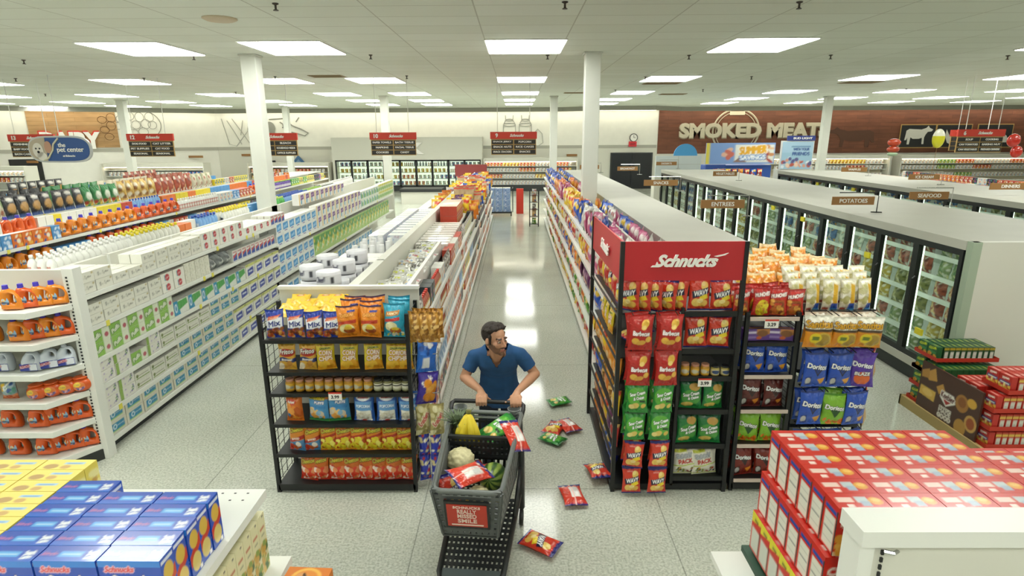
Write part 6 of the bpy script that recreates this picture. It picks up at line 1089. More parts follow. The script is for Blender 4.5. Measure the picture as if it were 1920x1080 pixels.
# ---------------------------------------------------------------- tall rack with red header, and the two racks right of it
t = thing('snack_rack', 'tall black snack rack with red header boards right of the aisle', 'rack', (1.3, 4.45, 0)); B = lambda n, *a: boxobj(n, *a, t, True)
X0, X1, Y0, Y1 = .83, 1.79, 4.45, 5.92
for x, y, hh in ((X0, Y0, 2.2), (X1, Y0, 2.2), (X0-.03, Y1, 2.2), (X1, Y1, 1.62)): B('post', x-.017, y-.017, 0, x+.017, y+.017, hh, BLACK)
B('post', 1.325, Y0, .05, 1.35, Y0+.025, 1.66, BLACK); B('base', X0-.02, Y0, .015, X1, Y1, .07, BLACK); B('back_panel', X1-.03, Y0+.05, .1, X1-.01, Y1, 1.6, BLACK)
for z in (.13, .44, .76, 1.06, 1.30, 1.62): bm = NB(); bx(bm, 1.36, Y0+.01, z-.015, X1-.02, Y0+.5, z); bx(bm, 1.35, Y0-.005, z-.03, X1-.017, Y0+.01, z+.012); obj('shelf', bm, BLACK, t, True)
for z in (.32, .62, .93, 1.22, 1.6): 
    bm = NB(); prism(bm, [(X0+.02, Y0+.06), (1.33, Y0+.06), (1.33, Y1-.05), (X0, Y1-.05)], .012, 'z', z-.012); tube(bm, [(X0-.002, Y0, z-.02), (X0-.03, Y1, z-.02)], .011, 6); obj('side_shelf', bm, BLACK, t, True)
bm = NB()
for k in range(26): z = .1+k*.06; tube(bm, [(1.33, Y0+.06, z), (1.33, Y1-.05, z)], .003, 4)
for k in range(16): y = Y0+.08+k*.088; tube(bm, [(1.33, y, .08), (1.33, y, 1.6)], .003, 4)
obj('wire_grid', bm, BLACKW, t, True)
HDR = mat('header_red', 'bd2a31', .4)
o = B('header_front', X0+.017, Y0-.012, 1.89, X1-.017, Y0+.008, 2.2, HDR); bm = NB(); prism(bm, [(X0-.005, Y0+.01), (X0+.01, Y0+.01), (X0-.02, Y1-.01), (X0-.035, Y1-.01)], .33, 'z', 1.87); o2 = obj('header_side', bm, HDR, t, True)
def logo(parent, h, loc, rz, m=LETW):
    L_ = obj('lettering', text_mesh('Schnucks', h, .045, .45, .008), m, parent); L_.location = loc; L_.rotation_euler = (0, 0, rz); w_ = L_.dimensions[0] if L_.dimensions[0] > 0 else h*4.6
    V = [v.co.x for v in L_.data.vertices]; a, b = min(V), max(V); bm = NB()
    prism(bm, [(a-.35*h, -.5*h), (a+.3*h, -.5*h), (a+.35*h, -.34*h), (a-.2*h, -.36*h)], .008, 'y', -.004); prism(bm, [(b-.35*h, .36*h), (b+.3*h, .5*h), (b+.75*h, .62*h), (b+.5*h, .44*h), (b-.1*h, .3*h)], .008, 'y', -.004)
    q = obj('swash', bm, m, parent); q.location = loc; q.rotation_euler = (0, 0, rz)
logo(t, .1, (.03, -.02, 2.05), 0); logo(t, .1, (-.50, .72, 2.03), -PI/2-.02)
TR = 'tall red-headed rack'; g = 'bags on the tall rack'
rowx(['wavy']*5, [.93, 1.02, 1.115, 1.21, 1.30], 4.53, 1.61, 'top left', TR, g, s=.97, lean=.05)
for o in COL.objects[-5:]: o.rotation_euler[2] = -.75
rowx(['wavy', 'wavy'], [1.47, 1.66], 4.50, 1.625, 'top right', TR, g, s=.93); rowx(['wavy', 'wavy'], [1.47, 1.65], 4.49, 1.31, 'fifth right', TR, g, s=.97)
rowx(['bbq', 'bbq'], [.985, 1.215], 4.36, 1.335, 'fifth left', TR, g, rows=2, dy=.08); rowx(['bbq', 'bbq'], [.985, 1.21], 4.36, 1.03, 'fourth left', TR, g, rows=2, dy=.08)
rowx(['green', 'green'], [.99, 1.2], 4.37, .785, 'third left', TR, g, rows=2); rowx(['green', 'green'], [.98, 1.18], 4.37, .535, 'second left', TR, g, rows=2)
rowx(['wavy', 'wavy'], [.97, 1.2], 4.37, .275, 'low left', TR, g, s=.86, rows=2); rowx(['wavy', 'wavy'], [.98, 1.19], 4.37, .03, 'lowest left', TR, g, s=.84)
for k in range(6):
    for x in (.99, 1.2):
        z = (1.62, 1.32, 1.03, .78, .53, .28)[k]; bm = NB(); tube(bm, [(x-.07, 4.36, z+.01), (x-.07, 4.45, z+.02), (x+.07, 4.45, z+.02)], .004, 5); tube(bm, [(x+.07, 4.45, z+.02), (x+.07, 4.36, z+.01)], .004, 5); obj('bag_hook', bm, BLACKW, t, True)
rowx(['jar_y', 'jar_y', 'jar_y', 'jar_b', 'jar_b'], [1.4+.083*i for i in range(5)], 4.50, 1.063, 'fourth right', TR, 'dip jars on the tall rack', lean=0, s=.95)
rowx(['green2', 'green2'], [1.46, 1.65], 4.5, .76, 'third right', TR, g, s=1.0); rowx(['green2', 'green2'], [1.46, 1.64], 4.5, .44, 'second right', TR, g, s=1.05)
rowx(['sunny', 'sunny'], [1.46, 1.63], 4.51, .13, 'bottom right', TR, g); ptag(1.55, 4.43, .99, '3.99', 'white 3.99 price card on the tall rack')
# left flank of the tall rack, bags facing the aisle
def flank(ks, ys, z, tier, s=.95, seed=0, tilt=.12):
    rg = random.Random(seed)
    for i, (k, y) in enumerate(zip(ks, ys)): item(k, (.875+.0*i, y, z+.004), -PI/2+rg.uniform(-.2, .2), lab(KD[k].desc, ordn(i+1), tier, 'aisle flank of tall rack'), 'bags on the aisle flank of the tall rack', rx=-rg.uniform(.02, tilt), s=s*1.13)
ys = [4.72+.21*i for i in range(6)]
flank(['wavy', 'red_bag', 'wavy', 'red_bag', 'yellow_bag', 'red_bag'], ys, 1.6, 'top'); 
item('wavy', (.93, 4.9, 1.26), -PI/2+.3, 'red chip bag lying in the wire basket of the tall rack flank', 'bags on the aisle flank of the tall rack', rx=-1.4); flank([None, 'corn', 'corn', 'corn'][1:], ys[2:], 1.22, 'fifth', .8)
flank(['orange_curl']*3+['yellow_bag', 'orange_curl', 'orange_curl'], ys, .93, 'fourth', .95); flank(['yellow_bag', 'pretzel', 'orange_bag', 'pretzel', 'blue_bag', 'blue_bag'], ys, .62, 'third', .9)
flank(['red_bag', 'purple_bag', 'yellow_bag', 'orange_bag', 'red_bag', 'orange_bag'], ys, .32, 'second', .9); flank(['blue_thin', 'blue_bag', 'blue_bag', 'yellow_bag', 'orange_bag', 'orange_bag'], ys, .07, 'bottom', .85)
# third rack
def strip(t, x0, x1, y, z): B2 = boxobj('price_rail', x0, y-.012, z-.022, x1, y, z+.008, mat('price_rail', 'c8b8ac', .5), t, True)
t = rack('narrow black rack of tortilla chips right of the tall rack', 1.86, 2.27, 4.45, 5.9, 1.62, (.12, .45, .77, 1.08, 1.36, 1.58))
for z in (.12, .45, .77, 1.08, 1.58): strip(t, 1.87, 2.26, 4.437, z)
NR = 'narrow black rack'; g = 'bags on the narrow rack'
rowx(['munch', 'munch_y', 'munch', 'munch'], [1.76+.06, 1.97, 2.11, 2.25], 4.5, 1.58, 'top', NR, g, rows=3, dy=.08)
for i in range(2): item('cookie', (1.96+.2*i, 4.54, 1.365), .1-.25*i, f'purple and tan cookie tray, {("left", "right")[i]} one on the narrow rack', 'cookie trays on the narrow rack', s=.75)
for z, k, tn in ((1.08, 'dor_blue', 'fourth'), (.77, 'dor_brown', 'third'), (.45, 'dor_green', 'second'), (.12, 'dor_red', 'bottom')): rowx([k, k], [1.97, 2.16], 4.51, z, tn, NR, g, s=.93, rows=2)
ptag(2.04, 4.42, 1.5, '3.29', 'white 3.29 price card on the narrow rack')
for z, k in ((.12, 'dor_red'),): pass
t = rack('low black rack with tortilla chips hanging on the front at right', 2.32, 2.9, 4.52, 5.9, 1.62, (.12, .6, 1.1, 1.6))
WR = 'right black rack'; g = 'bags on the right black rack'
rowx(['santitas']*3, [2.42, 2.61, 2.80], 4.40, 1.34, 'fourth', WR, g, rows=2, dy=.09, s=1.05, lean=0)
rowx(['dor_blue', 'dor_blue', 'dor_purple'], [2.44, 2.64, 2.81], 4.42, .99, 'third', WR, g, rows=2, dy=.08, lean=0); rowx(['dor_blue', 'dor_green', 'dor_blue'], [2.43, 2.62, 2.8], 4.42, .65, 'second', WR, g, rows=2, dy=.08, lean=0); rowx(['dor_blue']*3, [2.43, 2.62, 2.8], 4.42, .30, 'first', WR, g, lean=0, s=1.02)
for z in (1.62, 1.31, .97, .63):
    for x in (2.44, 2.62, 2.8): bm = NB(); tube(bm, [(x-.07, 4.39, z-.01), (x-.07, 4.52, z), (x+.07, 4.52, z)], .004, 5); tube(bm, [(x+.07, 4.52, z), (x+.07, 4.39, z-.01)], .004, 5); obj('bag_hook', bm, BLACKW, t, True)
for k in range(12):
    item(['blue_thin', 'red_bag', 'dor_blue', 'brown_bag'][k % 4], (2.975+.03*(k % 2), 4.60+.02*(k % 3), 1.3-.11*k), PI/2-.4, f'{KD[["blue_thin","red_bag","dor_blue","brown_bag"][k%4]].desc}, {ordn(k+1)} down the right side of the right black rack'.replace(' with red dots', '').replace('tortilla ', ''), 'bags down the right side of the rack', s=.6)
for r in range(3):
    for i in range(5): item('white_yel', (2.28+.14*i+.03*r, 4.56+.11*r, 1.6+.03*r), .25*math.sin(i*2+r), f'white and yellow tortilla chip bag, {ordn(i+1)} in {ordn(r+1)} row, top of right rack', 'tortilla bags heaped on the right rack', rx=-.12-.1*r, s=.88)
rg = random.Random(12)
for i in range(46): 
    r = i//8; item('orange_curl', (1.95+.125*(i % 8)+rg.uniform(-.02, .02)-.04*(r % 2)+.02, 4.88+.15*r, 1.625+.02*r+rg.uniform(0, .02)), rg.uniform(-.6, .6), f'orange cheese curl bag, {ordn(i % 8+1)} across in {ordn(r+1)} row of the heap', 'cheese curl bags heaped on the racks', rx=-rg.uniform(.25, .8), s=.9)
item('blue_bag', (1.84, 4.75, 1.625), .2, 'blue and white bag between the tall and narrow racks', g, s=.9)
# ---------------------------------------------------------------- floor pallet display of cracker boxes
t = thing('pallet_display', 'brown cardboard pallet display with cracker pictures beside the freezer end', 'display', (5.05, 5.0, 0)); B = lambda n, *a: boxobj(n, *a, t, True)
CB = mat('cardboard', 'b09a64', .8); B('tray', 4.42, 4.94, .06, 5.7, 6.14, .1, CB); bm = NB(); bx(bm, 4.40, 4.93, 0, 4.42, 6.16, .11); bx(bm, 4.40, 6.14, 0, 5.7, 6.16, .11); obj('skirt', bm, CB, t, True)
KB = [('r', 0, 0, 1, 1, '4a2c22'), ('p', [(.08,.78),(.24,.96),(.3,.72),(.16,.66)], 'c89648'), ('p', [(.02,.8),(.14,.9),(.16,.7),(.03,.66)], 'ba8840'), ('p', [(.3,.62),(.4,.74),(.46,.6),(.36,.5)], 'c89648'), ('p', [(.03,.3),(.3,.28),(.31,.5),(.04,.5)], 'd8ae4c'), ('e', .17, .4, .09, .07, 'e6c46c'),
      ('p', [(.40,.62),(.60,.62),(.64,.48),(.5,.34),(.38,.48)], 'ece8e0'), ('p', [(.42,.5),(.6,.5),(.5,.37)], 'b02a26'), ('t', 'Keebler', .51, .54, .12, '5c1c1a', 'f4f0e8', -2, 0, 1, .22), ('t', 'CRACKERS', .5, .29, .045, 'ddd6ca', None, 0, 0, 1, .2), ('t', 'MADE', .5, .215, .08, 'ddd6ca', None, 0, 0, 1, .2), ('t', 'GOOD', .5, .11, .085, 'ddd6ca', None, 0, 0, 2, .22),
      ('e', .73, .58, .1, .17, 'a87434'), ('e', .73, .6, .06, .1, '8c5424'), ('e', .87, .68, .07, .09, 'd8a840'), ('e', .9, .3, .09, .16, 'c89c50'), ('e', .9, .3, .06, .11, '9c4c24'), ('e', .76, .12, .09, .16, 'b88a3c')]
me = box_mesh('printed_panel', .84, .02, .52, {'front': Cv(90, 56, '4a2c22', KB, 1.55)}, '4a2c22'); o = obj('printed_panel', me, CARD, t); o.location = (4.43-5.05, 5.50-5.0, .10); o.rotation_euler = (0, 0, -PI/2)
TRR = mat('tray_red', 'b8301f', .5); g1 = 'dark green cracker boxes on the pallet display'; g2 = 'red cracker boxes on the pallet display'
def tray(x0, x1, y0, y1, z):
    bm = NB(); x0 -= .006; y0 -= .006; y1 += .004
    bx(bm, x0, y0, z, x1, y1, z+.008)
    for a in ((x0-.004, y0, x0, y1), (x1, y0, x1+.004, y1), (x0-.004, y0-.004, x1+.004, y0), (x0-.004, y1, x1+.004, y1+.004)): bx(bm, a[0], a[1], z, a[2], a[3], z+.042)
    obj('carton_tray', bm, TRR, t, True)
ZL = (.10, .285, .47, .655)
def pal(z, cells, lay):
    for n, (k, x, y, rz) in enumerate(cells): item(k, (x, y, z+.012), rz, f'{KD[k].desc}, {ordn(n+1)} in the {lay} of the pallet display'.replace(', narrow end outward', ''), g1 if 'club' in k else g2)
for li, z in enumerate(ZL):
    if li < 3: tray(4.46, 4.62, 5.955, 6.12, z); pal(z, [('club', 4.505, 6.04, -PI/2)], ordn(li+1)+' layer far corner')
tray(4.46, 5.2, 5.50, 6.12, ZL[2]+.0); pal(ZL[2], [('club', 4.50+.06*i, 5.86-.145*j, -PI/2) for j in range(2) for i in range(10)], 'third green layer')
tray(4.46, 5.1, 5.78, 6.12, ZL[3]); pal(ZL[3], [('club', 4.50, 6.04, -PI/2), ('club', 4.50, 5.89, -PI/2)]+[('club_side', 4.57+.06*i, 6.03-.145*j, 0) for i in range(9) for j in range(2)], 'top green layer')
tray(4.46, 5.6, 4.98, 5.49, ZL[2]); pal(ZL[2], [('town', 4.50+.06*i, 5.42-.145*j, -PI/2) for j in range(2) for i in range(9)], 'third red layer')
for li in range(3):
    if li < 2: tray(4.46, 5.6, 4.98, 5.135, ZL[li])
    pal(ZL[li], [('town', 4.50, 5.055, -PI/2)]+[('town_side', 4.57+.06*i, 5.06, 0) for i in range(15)], ordn(li+1)+' near layer')
tray(4.56, 5.6, 4.98, 5.28, ZL[3]); pal(ZL[3], [('town', 4.60, 5.06, -PI/2), ('town', 4.60, 5.205, -PI/2)]+[('town_side', 4.67+.06*i, 5.06+.145*j, 0) for j in range(2) for i in range(13)], 'top red layer')
# ---------------------------------------------------------------- foreground left: display table of snack crackers
t = thing('display_table', 'white perforated display shelf carrying blue and yellow cracker boxes', 'table', (-2.2, 2.2, 0)); B = lambda n, *a: boxobj(n, *a, t, True)
B('table_top', -3.6, 1.05, 1.46, -1.105, 2.24, 1.5, WHITE); bm = NB()
for r in range(2):
    for i in range(22): disc_x = -1.17-.055*i; bx(bm, disc_x-.005, 2.205-.05*r, 1.5, disc_x+.005, 2.212-.05*r, 1.5006)
obj('perforations', bm, mat('hole_dark', '4a4a48', .8), t, True)
B('lower_shelf', -3.6, 1.05, 1.08, -1.045, 2.28, 1.12, WHITE); B('back_panel', -3.6, 1.2, .1, -1.35, 1.25, 1.46, OFFW); B('base', -3.6, 1.05, 0, -1.0, 2.2, .1, DKGREY); B('lowest_shelf', -3.6, 1.05, .93, -.80, 2.16, .955, WHITE)
BX = [-1.232, -1.437, -1.642]
g = 'blue cracker boxes on the left display'
for c, x in enumerate(BX):
    for r in range(8):
        y = 1.585+.0745*r
        if (c == 0 and r > 4) or (c == 1 and r > 4) or (c == 2 and r > 5): continue
        dz = 0; item('snack_blue', (x-.004*(r % 2), y, 1.503), .01*(r % 3-1), f'blue snack cracker box, {ordn(r+1)} from front, {("right", "middle", "left")[c]} column', g)
for c in range(4):
    for r in range(9):
        if r*.075+1.585 > 2.16: continue
        if seen((-1.85-.205*c, 1.585+.075*r, 1.7), 100): item('snack_yellow', (-1.85-.205*c, 1.585+.075*r, 1.503), 0, f'yellow graham cracker box, {ordn(r+1)} from front, {ordn(c+1)} column beside the blue boxes', 'yellow cracker boxes on the left display')
for i in range(6): item('cream_box', (-1.215+.0*i, 2.19-.068*i, 1.122), 0, f'cream cereal box with fruit print, {ordn(i+1)} from the back under the white shelf', 'cream cereal boxes below the table')
item('orange_box', (-.905, 2.06, .957), -.05, 'orange snack box with sun print at the bottom edge')
# ---------------------------------------------------------------- foreground right: display of red cracker boxes
t = thing('display_table', 'white end display with a slotted back panel carrying red cracker boxes', 'table', (2.2, 1.4, 0)); B = lambda n, *a: boxobj(n, *a, t, True)
B('back_panel', .96, 1.385, 0, 3.4, 1.425, 1.91, OFFW); B('top_cap', .945, 1.365, 1.90, 3.4, 1.475, 1.95, WHITE); B('side_upright', .95, 1.375, 0, .99, 1.46, 1.93, WHITE)
bm = NB()
for k in range(60): bx(bm, 1.014, 1.379, 1.865-.024*k, 1.021, 1.386, 1.879-.024*k)
obj('slot_strip', bm, BLACK, t, True); bm = NB(); tube(bm, [(1.015, 1.37, 1.885), (1.03, 1.355, 1.89), (1.05, 1.37, 1.885)], .006, 6); obj('hook', bm, CHROME, t, True)
B('table_top', .93, 1.47, 1.33, 3.4, 2.06, 1.355, mat('display_green', '2c4c3c', .5)); B('lower_deck', .86, 1.47, 1.18, 3.4, 2.2, 1.21, WHITE); B('base', 1.0, 1.47, 0, 3.4, 2.1, 1.18, OFFW)
g = 'red cracker boxes on the right display'
NC = {0: 7, 1: 7, 2: 7, 3: 7, 4: 7, 5: 4}
for r in range(6):
    for c in range(8):
        y = 1.585+.081*r; x = 1.065+.166*c
        if r == 5 and c > 3: continue
        if c > 4 and r == 4 and False: continue
        if seen((x, y, 1.9), 130): item('cheese_red', (x, y, 1.725-(0.03 if (r >= 4 and c > 3) else 0)), .012*((r*3+c) % 3-1), f'red cheese cracker box, {ordn(r+1)} row back, {ordn(c+1)} from left, top layer', g)
        if c < 2 or r == 5: item('cheese_red', (x-.02*1, y+.0, 1.55), 0, f'red cheese cracker box, {ordn(r+1)} row back, {ordn(c+1)} from left, middle layer', g)
        if c < 1: item('cheese_yel', (x-.035, y, 1.375), 0, f'red and yellow cracker box, {ordn(r+1)} back in the bottom layer', g)
bx_ = boxobj('recipe_card', 1.86, 1.66, 1.899, 2.1, 1.80, 1.902, mat('card_white', 'e4e2d4', .4)); T(bx_, 'white recipe card lying on the red cracker boxes', 'card')
bx_.data.materials.clear(); bx_.data.materials.append(noisy(mat('card_picture', 'dcd8c0', .4), 18, .25))
# ---------------------------------------------------------------- bags fallen on the floor
def floorbag(k, x, y, ang, label, back=False, z=.035, tilt=0., roll=0.):
    K = KD[k]; a = math.radians(ang); d = Vector((-math.sin(a), math.cos(a), 0)) if not back else Vector((math.sin(a), -math.cos(a), 0))
    c = Vector((x, y, z)); loc = c-d*K.h/2
    return item(k, loc, a, label, 'chip bags fallen on the floor', rx=(-PI/2+tilt) if not back else (PI/2-tilt), ry=roll)
floorbag('wavy', .175, 3.73, -122, 'red chip bag on the floor nearest the camera, right of the cart', z=.04)
floorbag('wavy', .475, 4.33, 8, 'red chip bag lying face down with white panel beside the tall rack', back=True, z=.04)
floorbag('wavy', .735, 4.66, 190, 'red chip bag lying upside down against the corner of the tall rack', z=.05, tilt=.12)
floorbag('green', .36, 5.28, 235, 'green chip bag in front of the small pile of fallen bags', z=.04)
floorbag('wavy', .40, 5.52, -25, 'red chip bag under the green one in the pile on the floor', z=.035)
floorbag('wavy', .54, 5.56, 25, 'red chip bag lying face down at the right of the pile', back=True, z=.04)
floorbag('green', .49, 6.12, -70, 'green chip bag on the floor farthest up the aisle', z=.04, tilt=.05)
# ---------------------------------------------------------------- shopping cart
PLG = noisy(mat('cart_grey_plastic', '5c605f', .42), 30, .05); PLD = mat('cart_dark_plastic', '26292a', .42); PLL = mat('cart_tray_plastic', '5a6466', .4)
cart = thing('shopping_cart', 'dark grey plastic shopping cart full of groceries pushed by the man', 'shopping cart', (-.262, 3.60, 0), math.radians(-5.2))
def quadpt(A, B, C, D, u, v): A, B, C, D = map(Vector, (A, B, C, D)); return (A*(1-u)+B*u)*(1-v)+(D*(1-u)+C*u)*v
def bar(bm, p, q, w_, t_, nrm):
    p, q, n = Vector(p), Vector(q), Vector(nrm).normalized(); d = (q-p).normalized(); s = d.cross(n).normalized()
    c = [p+s*w_+n*t_, p-s*w_+n*t_, p-s*w_-n*t_, p+s*w_-n*t_]; e = [x+(q-p) for x in c]; v = [bm.verts.new(x) for x in c+e]
    for f in ((0,1,2,3),(7,6,5,4),(0,4,5,1),(1,5,6,2),(2,6,7,3),(3,7,4,0)): bm.faces.new([v[i] for i in f])
def lattice(A, B, C, D, nu, nv, wu, wv, t_=.004):
    bm = NB(); n = (Vector(B)-Vector(A)).cross(Vector(D)-Vector(A))
    for i in range(nu+1): bar(bm, quadpt(A,B,C,D,i/nu,0), quadpt(A,B,C,D,i/nu,1), wu, t_, n)
    for j in range(nv+1): bar(bm, quadpt(A,B,C,D,0,j/nv), quadpt(A,B,C,D,1,j/nv), wv, t_*1.2, n)
    return bm
RT = {'bl': (-.265,.40,.98), 'br': (.265,.40,.98), 'fl': (-.215,-.50,.90), 'fr': (.215,-.50,.90)}
RB = {'bl': (-.225,.30,.50), 'br': (.225,.30,.50), 'fl': (-.175,-.40,.52), 'fr': (.175,-.40,.52)}
def rim_pts():
    o = []; 
    for (cx, cy, cz, a0) in ((.265-.03,.40-.03,.98,0), (-.265+.03,.40-.03,.98,90), (-.215+.06,-.50+.06,.90,180), (.215-.06,-.50+.06,.90,270)):
        r = .03 if a0 < 180 else .06
        for k in range(5): a = math.radians(a0+22.5*k); o.append((cx+r*math.cos(a), cy+r*math.sin(a), cz))
    return o
bm = NB(); R_ = rim_pts(); tube(bm, R_, .017, 8, closed=True); tube(bm, [(x*.97, y*.97, z-.035) for x, y, z in R_], .012, 6, closed=True); obj('basket_rim', bm, mat('cart_rim_plastic', '6e7371', .4), cart)
sides = {'left': ('bl', 'fl'), 'right': ('fr', 'br')}
for nm, (a, b) in sides.items(): obj('basket_side', lattice(RB[a], RB[b], RT[b], RT[a], 12, 6, .019, .019), PLG, cart)
for s in (-1, 1):      # solid triangular web on each side of the basket
    bm = NB(); A = Vector((s*.243, .28, .90)); B_ = Vector((s*.215, -.30, .86)); C_ = Vector((s*.2, .05, .54)); n = Vector((s, 0, .1)).normalized()*.008
    v = [bm.verts.new(p+o) for o in (n, -n) for p in (A, B_, C_)]
    for f in ((0,1,2),(5,4,3),(0,3,4,1),(1,4,5,2),(2,5,3,0)): bm.faces.new([v[i] for i in f])
    obj('side_web', bm, PLG, cart)
obj('basket_front', lattice(RB['fl'], RB['fr'], RT['fr'], RT['fl'], 9, 8, .013, .015), PLG, cart)
obj('basket_back', lattice(RB['bl'], RB['br'], RT['br'], RT['bl'], 10, 7, .010, .010), PLD, cart)
obj('basket_floor', lattice(RB['fl'], RB['fr'], RB['br'], RB['bl'], 12, 14, .008, .008), PLD, cart)
bm = NB(); prism(bm, [(-.215, .90), (.215, .90), (.20, .80), (-.20, .80)], .012, 'y', 0); bmesh.ops.rotate(bm, matrix=Matrix.Rotation(.0, 3, 'X'), verts=bm.verts)
# front sign in a holder
ft = Vector((0, -.497, .865)); fb = Vector((0, -.42, .56)); fd = (ft-fb); tilt = math.atan2(-(ft.y-fb.y), ft.z-fb.z)
bm.free(); h_ = boxobj('sign_holder', -.14, -.012, -.115, .14, .004, .115, PLD, cart); h_.location = (.0, -.485, .735); h_.rotation_euler = (tilt, 0, 0)
sg = boxobj('sign_panel', -.125, -.016, -.095, .125, -.012, .095, mat('cart_sign_red', 'c03a2a', .4), h_)
for s_, hh, z in (('SCHNUCKS', .02, .075), ('REALLY', .034, .04), ('MISSED', .034, 0), ('SMILE', .034, -.042)): put_text(s_, hh, (-.0, -.018, z), h_, mat('sign_pink_white', 'f0d8cc', .5), depth=.002, bold=.02, wmax=.17 if hh < .03 else .12)
boxobj('underline', -.1, -.019, -.082, .1, -.016, -.073, mat('sign_pink_white', 'f0d8cc', .5), h_)
# child seat with slotted front and cup holders
obj('seat_front', lattice((-.225,.13,.78), (.225,.13,.78), (.235,.10,.93), (-.235,.10,.93), 14, 3, .009, .014), PLD, cart); boxobj('seat_front_top', -.235, .085, .925, .235, .115, .945, PLD, cart)
boxobj('seat_floor', -.225, .12, .76, .225, .38, .775, PLD, cart)
for s in (-1, 1):
    bm = NB(); lathe(bm, [(.04, -.08), (.05, 0), (.052, .005), (.044, .005), (.036, -.07)], 18, (s*.205, .43, 1.0)); bm.faces.ensure_lookup_table(); obj('cup_holder', bm, mat('cup_grey', '7c8080', .4), cart)
bm = NB(); tube(bm, [(-.262, .37, .96), (-.275, .42, 1.0), (-.275, .455, 1.02), (-.255, .475, 1.03), (0, .48, 1.03), (.255, .475, 1.03), (.275, .455, 1.02), (.275, .42, 1.0), (.262, .37, .96)], .0165, 10); obj('handle', bm, mat('handle_black', '151617', .4), cart)
# lower frame, tray, wheels
obj('tray', lattice((-.20,-.40,.24), (.20,-.40,.24), (.235,.30,.30), (-.235,.30,.30), 13, 13, .009, .013), PLD, cart); bm = NB()
tube(bm, [(-.25,.36,.31), (-.21,-.42,.245), (-.18,-.52,.235), (.18,-.52,.235), (.21,-.42,.245), (.25,.36,.31)], .02, 8); obj('tray_frame', bm, PLD, cart)
bm = NB(); prism(bm, [(-.195, -.51), (.195, -.51), (.2, -.395), (-.2, -.395)], .012, 'z', .24); obj('tray_lip', bm, PLL, cart)
for s in (-1, 1):
    bm = NB(); tube(bm, [(s*.25, .36, .98), (s*.26, .40, .6), (s*.262, .42, .16)], [.022, .028, .026], 8); tube(bm, [(s*.26, .40, .55), (s*.235, .1, .30)], .016, 8); obj('rear_leg', bm, PLD, cart)
for (x, y) in ((-.26, .43), (.26, .43), (-.19, -.42), (.19, -.42)):
    bm = NB(); lathe(bm, [(.04, -.016), (.062, -.014), (.062, .014), (.04, .016)], 18); bmesh.ops.rotate(bm, matrix=Matrix.Rotation(PI/2, 3, 'Y'), verts=bm.verts); bmesh.ops.translate(bm, vec=(x, y, .063), verts=bm.verts); wh = obj('wheel', bm, BLACK, cart)
    bm = NB(); tube(bm, [(x, y, .063), (x, y+.01, .24 if y < 0 else .17)], .012, 6); obj('caster_fork', bm, PLD, wh)
CW = Matrix.Translation(cart.location) @ Matrix.Rotation(math.radians(-5.2), 4, 'Z')
def cw(x, y, z): return CW @ Vector((x, y, z))
# groceries in the cart
def blob(name, fn, m, seg=(28, 20), col=None):
    bm = NB(); bmesh.ops.create_uvsphere(bm, u_segments=seg[0], v_segments=seg[1], radius=1)
    for v in bm.verts: v.co = fn(v.co.copy())
    for f in bm.faces: f.smooth = True
    me = bpy.data.meshes.new(name); bm.to_mesh(me); bm.free()
    if col:
        at = me.color_attributes.new('print', 'FLOAT_COLOR', 'POINT'); c4 = np.ones((len(me.vertices), 4), np.float32)
        for i, v in enumerate(me.vertices): c4[i, :3] = col(v.co)
        at.data.foreach_set('color', c4.ravel())
    me.materials.append(m); return me
PLAINP = print_mat('painted_skin', .5)
def cauli(c):
    d = c.normalized(); k = noise.noise(d*4.2)*.12+noise.noise(d*11)*.05; r = .085*(1+k)*(1 if d.z > -.3 else .85); return Vector((d.x*r, d.y*r, d.z*r*.85))
cm = blob('cauliflower', cauli, noisy(mat('cauliflower_cream', 'cfc79c', .7), 60, .1), (48, 36))
for i, (p, s) in enumerate((((-.13, .0, .81), 1.15), ((.06, -.36, .76), 1.0), ((.15, -.36, .76), .5))):
    o = bpy.data.objects.new('cauliflower', cm); COL.objects.link(o); o.location = cw(*p); o.scale = (s, s, s); o.rotation_euler = (i, 0, i*2)
    T(o, ('large cream cauliflower at the back left of the cart basket', 'cream cauliflower at the front of the cart basket', 'small pale vegetable at the front right of the basket')[i], 'vegetable', 'cauliflowers in the cart')
def wm(c): a = math.atan2(c.y, c.x)+.25*math.sin(c.z*5); k = math.sin(a*9); return lin('2c4a20') if k > .35 else lin('8ca04c') if k < -.2 else lin('5c7a34')
me = blob('watermelon', lambda c: Vector((c.x*.085, c.y*.085, c.z*.14)), print_mat('melon_skin', .3), (72, 40), wm)
o = bpy.data.objects.new('watermelon', me); COL.objects.link(o); o.scale = (1.1, 1.1, 1.1); o.location = cw(.115, -.13, .775); o.rotation_euler = (1.15, .1, -.2); T(o, 'striped green watermelon at the right of the cart basket', 'watermelon')
for i, (x, y, z) in enumerate(((.0, .03, .72), (.05, .06, .72), (.03, .0, .75), (-.02, .07, .74))):
    me = blob('tomato', lambda c: c*.033, mat('tomato_red', 'a8382c', .25, coat=.3)); o = bpy.data.objects.new('tomato', me); COL.objects.link(o); o.location = cw(x, y, z); T(o, f'{("left", "right", "upper", "rear")[i]} red tomato in the produce pile behind the chip bag', 'tomato', 'tomatoes in the cart')
item('wavy', cw(-.135, -.385, .80), math.radians(-52), 'red chip bag lying face down across the cart basket', 'chip bags in the cart', rx=PI/2+.25, s=.95)
o = COL.objects[-1]; o.location = cw(.085, -.22, .89); o.rotation_euler = Euler((PI/2-.15, .2, math.radians(-50)), 'XYZ')
item('wavy', cw(-.12, -.34, .66), math.radians(30), 'red chip bag standing in the front left corner of the basket', 'chip bags in the cart', rx=-.35, s=.8)
item('bbq', cw(.0, -.18, .56), 1.0, 'dark red chip bag buried under the other groceries', 'chip bags in the cart', rx=-1.3, s=.9)
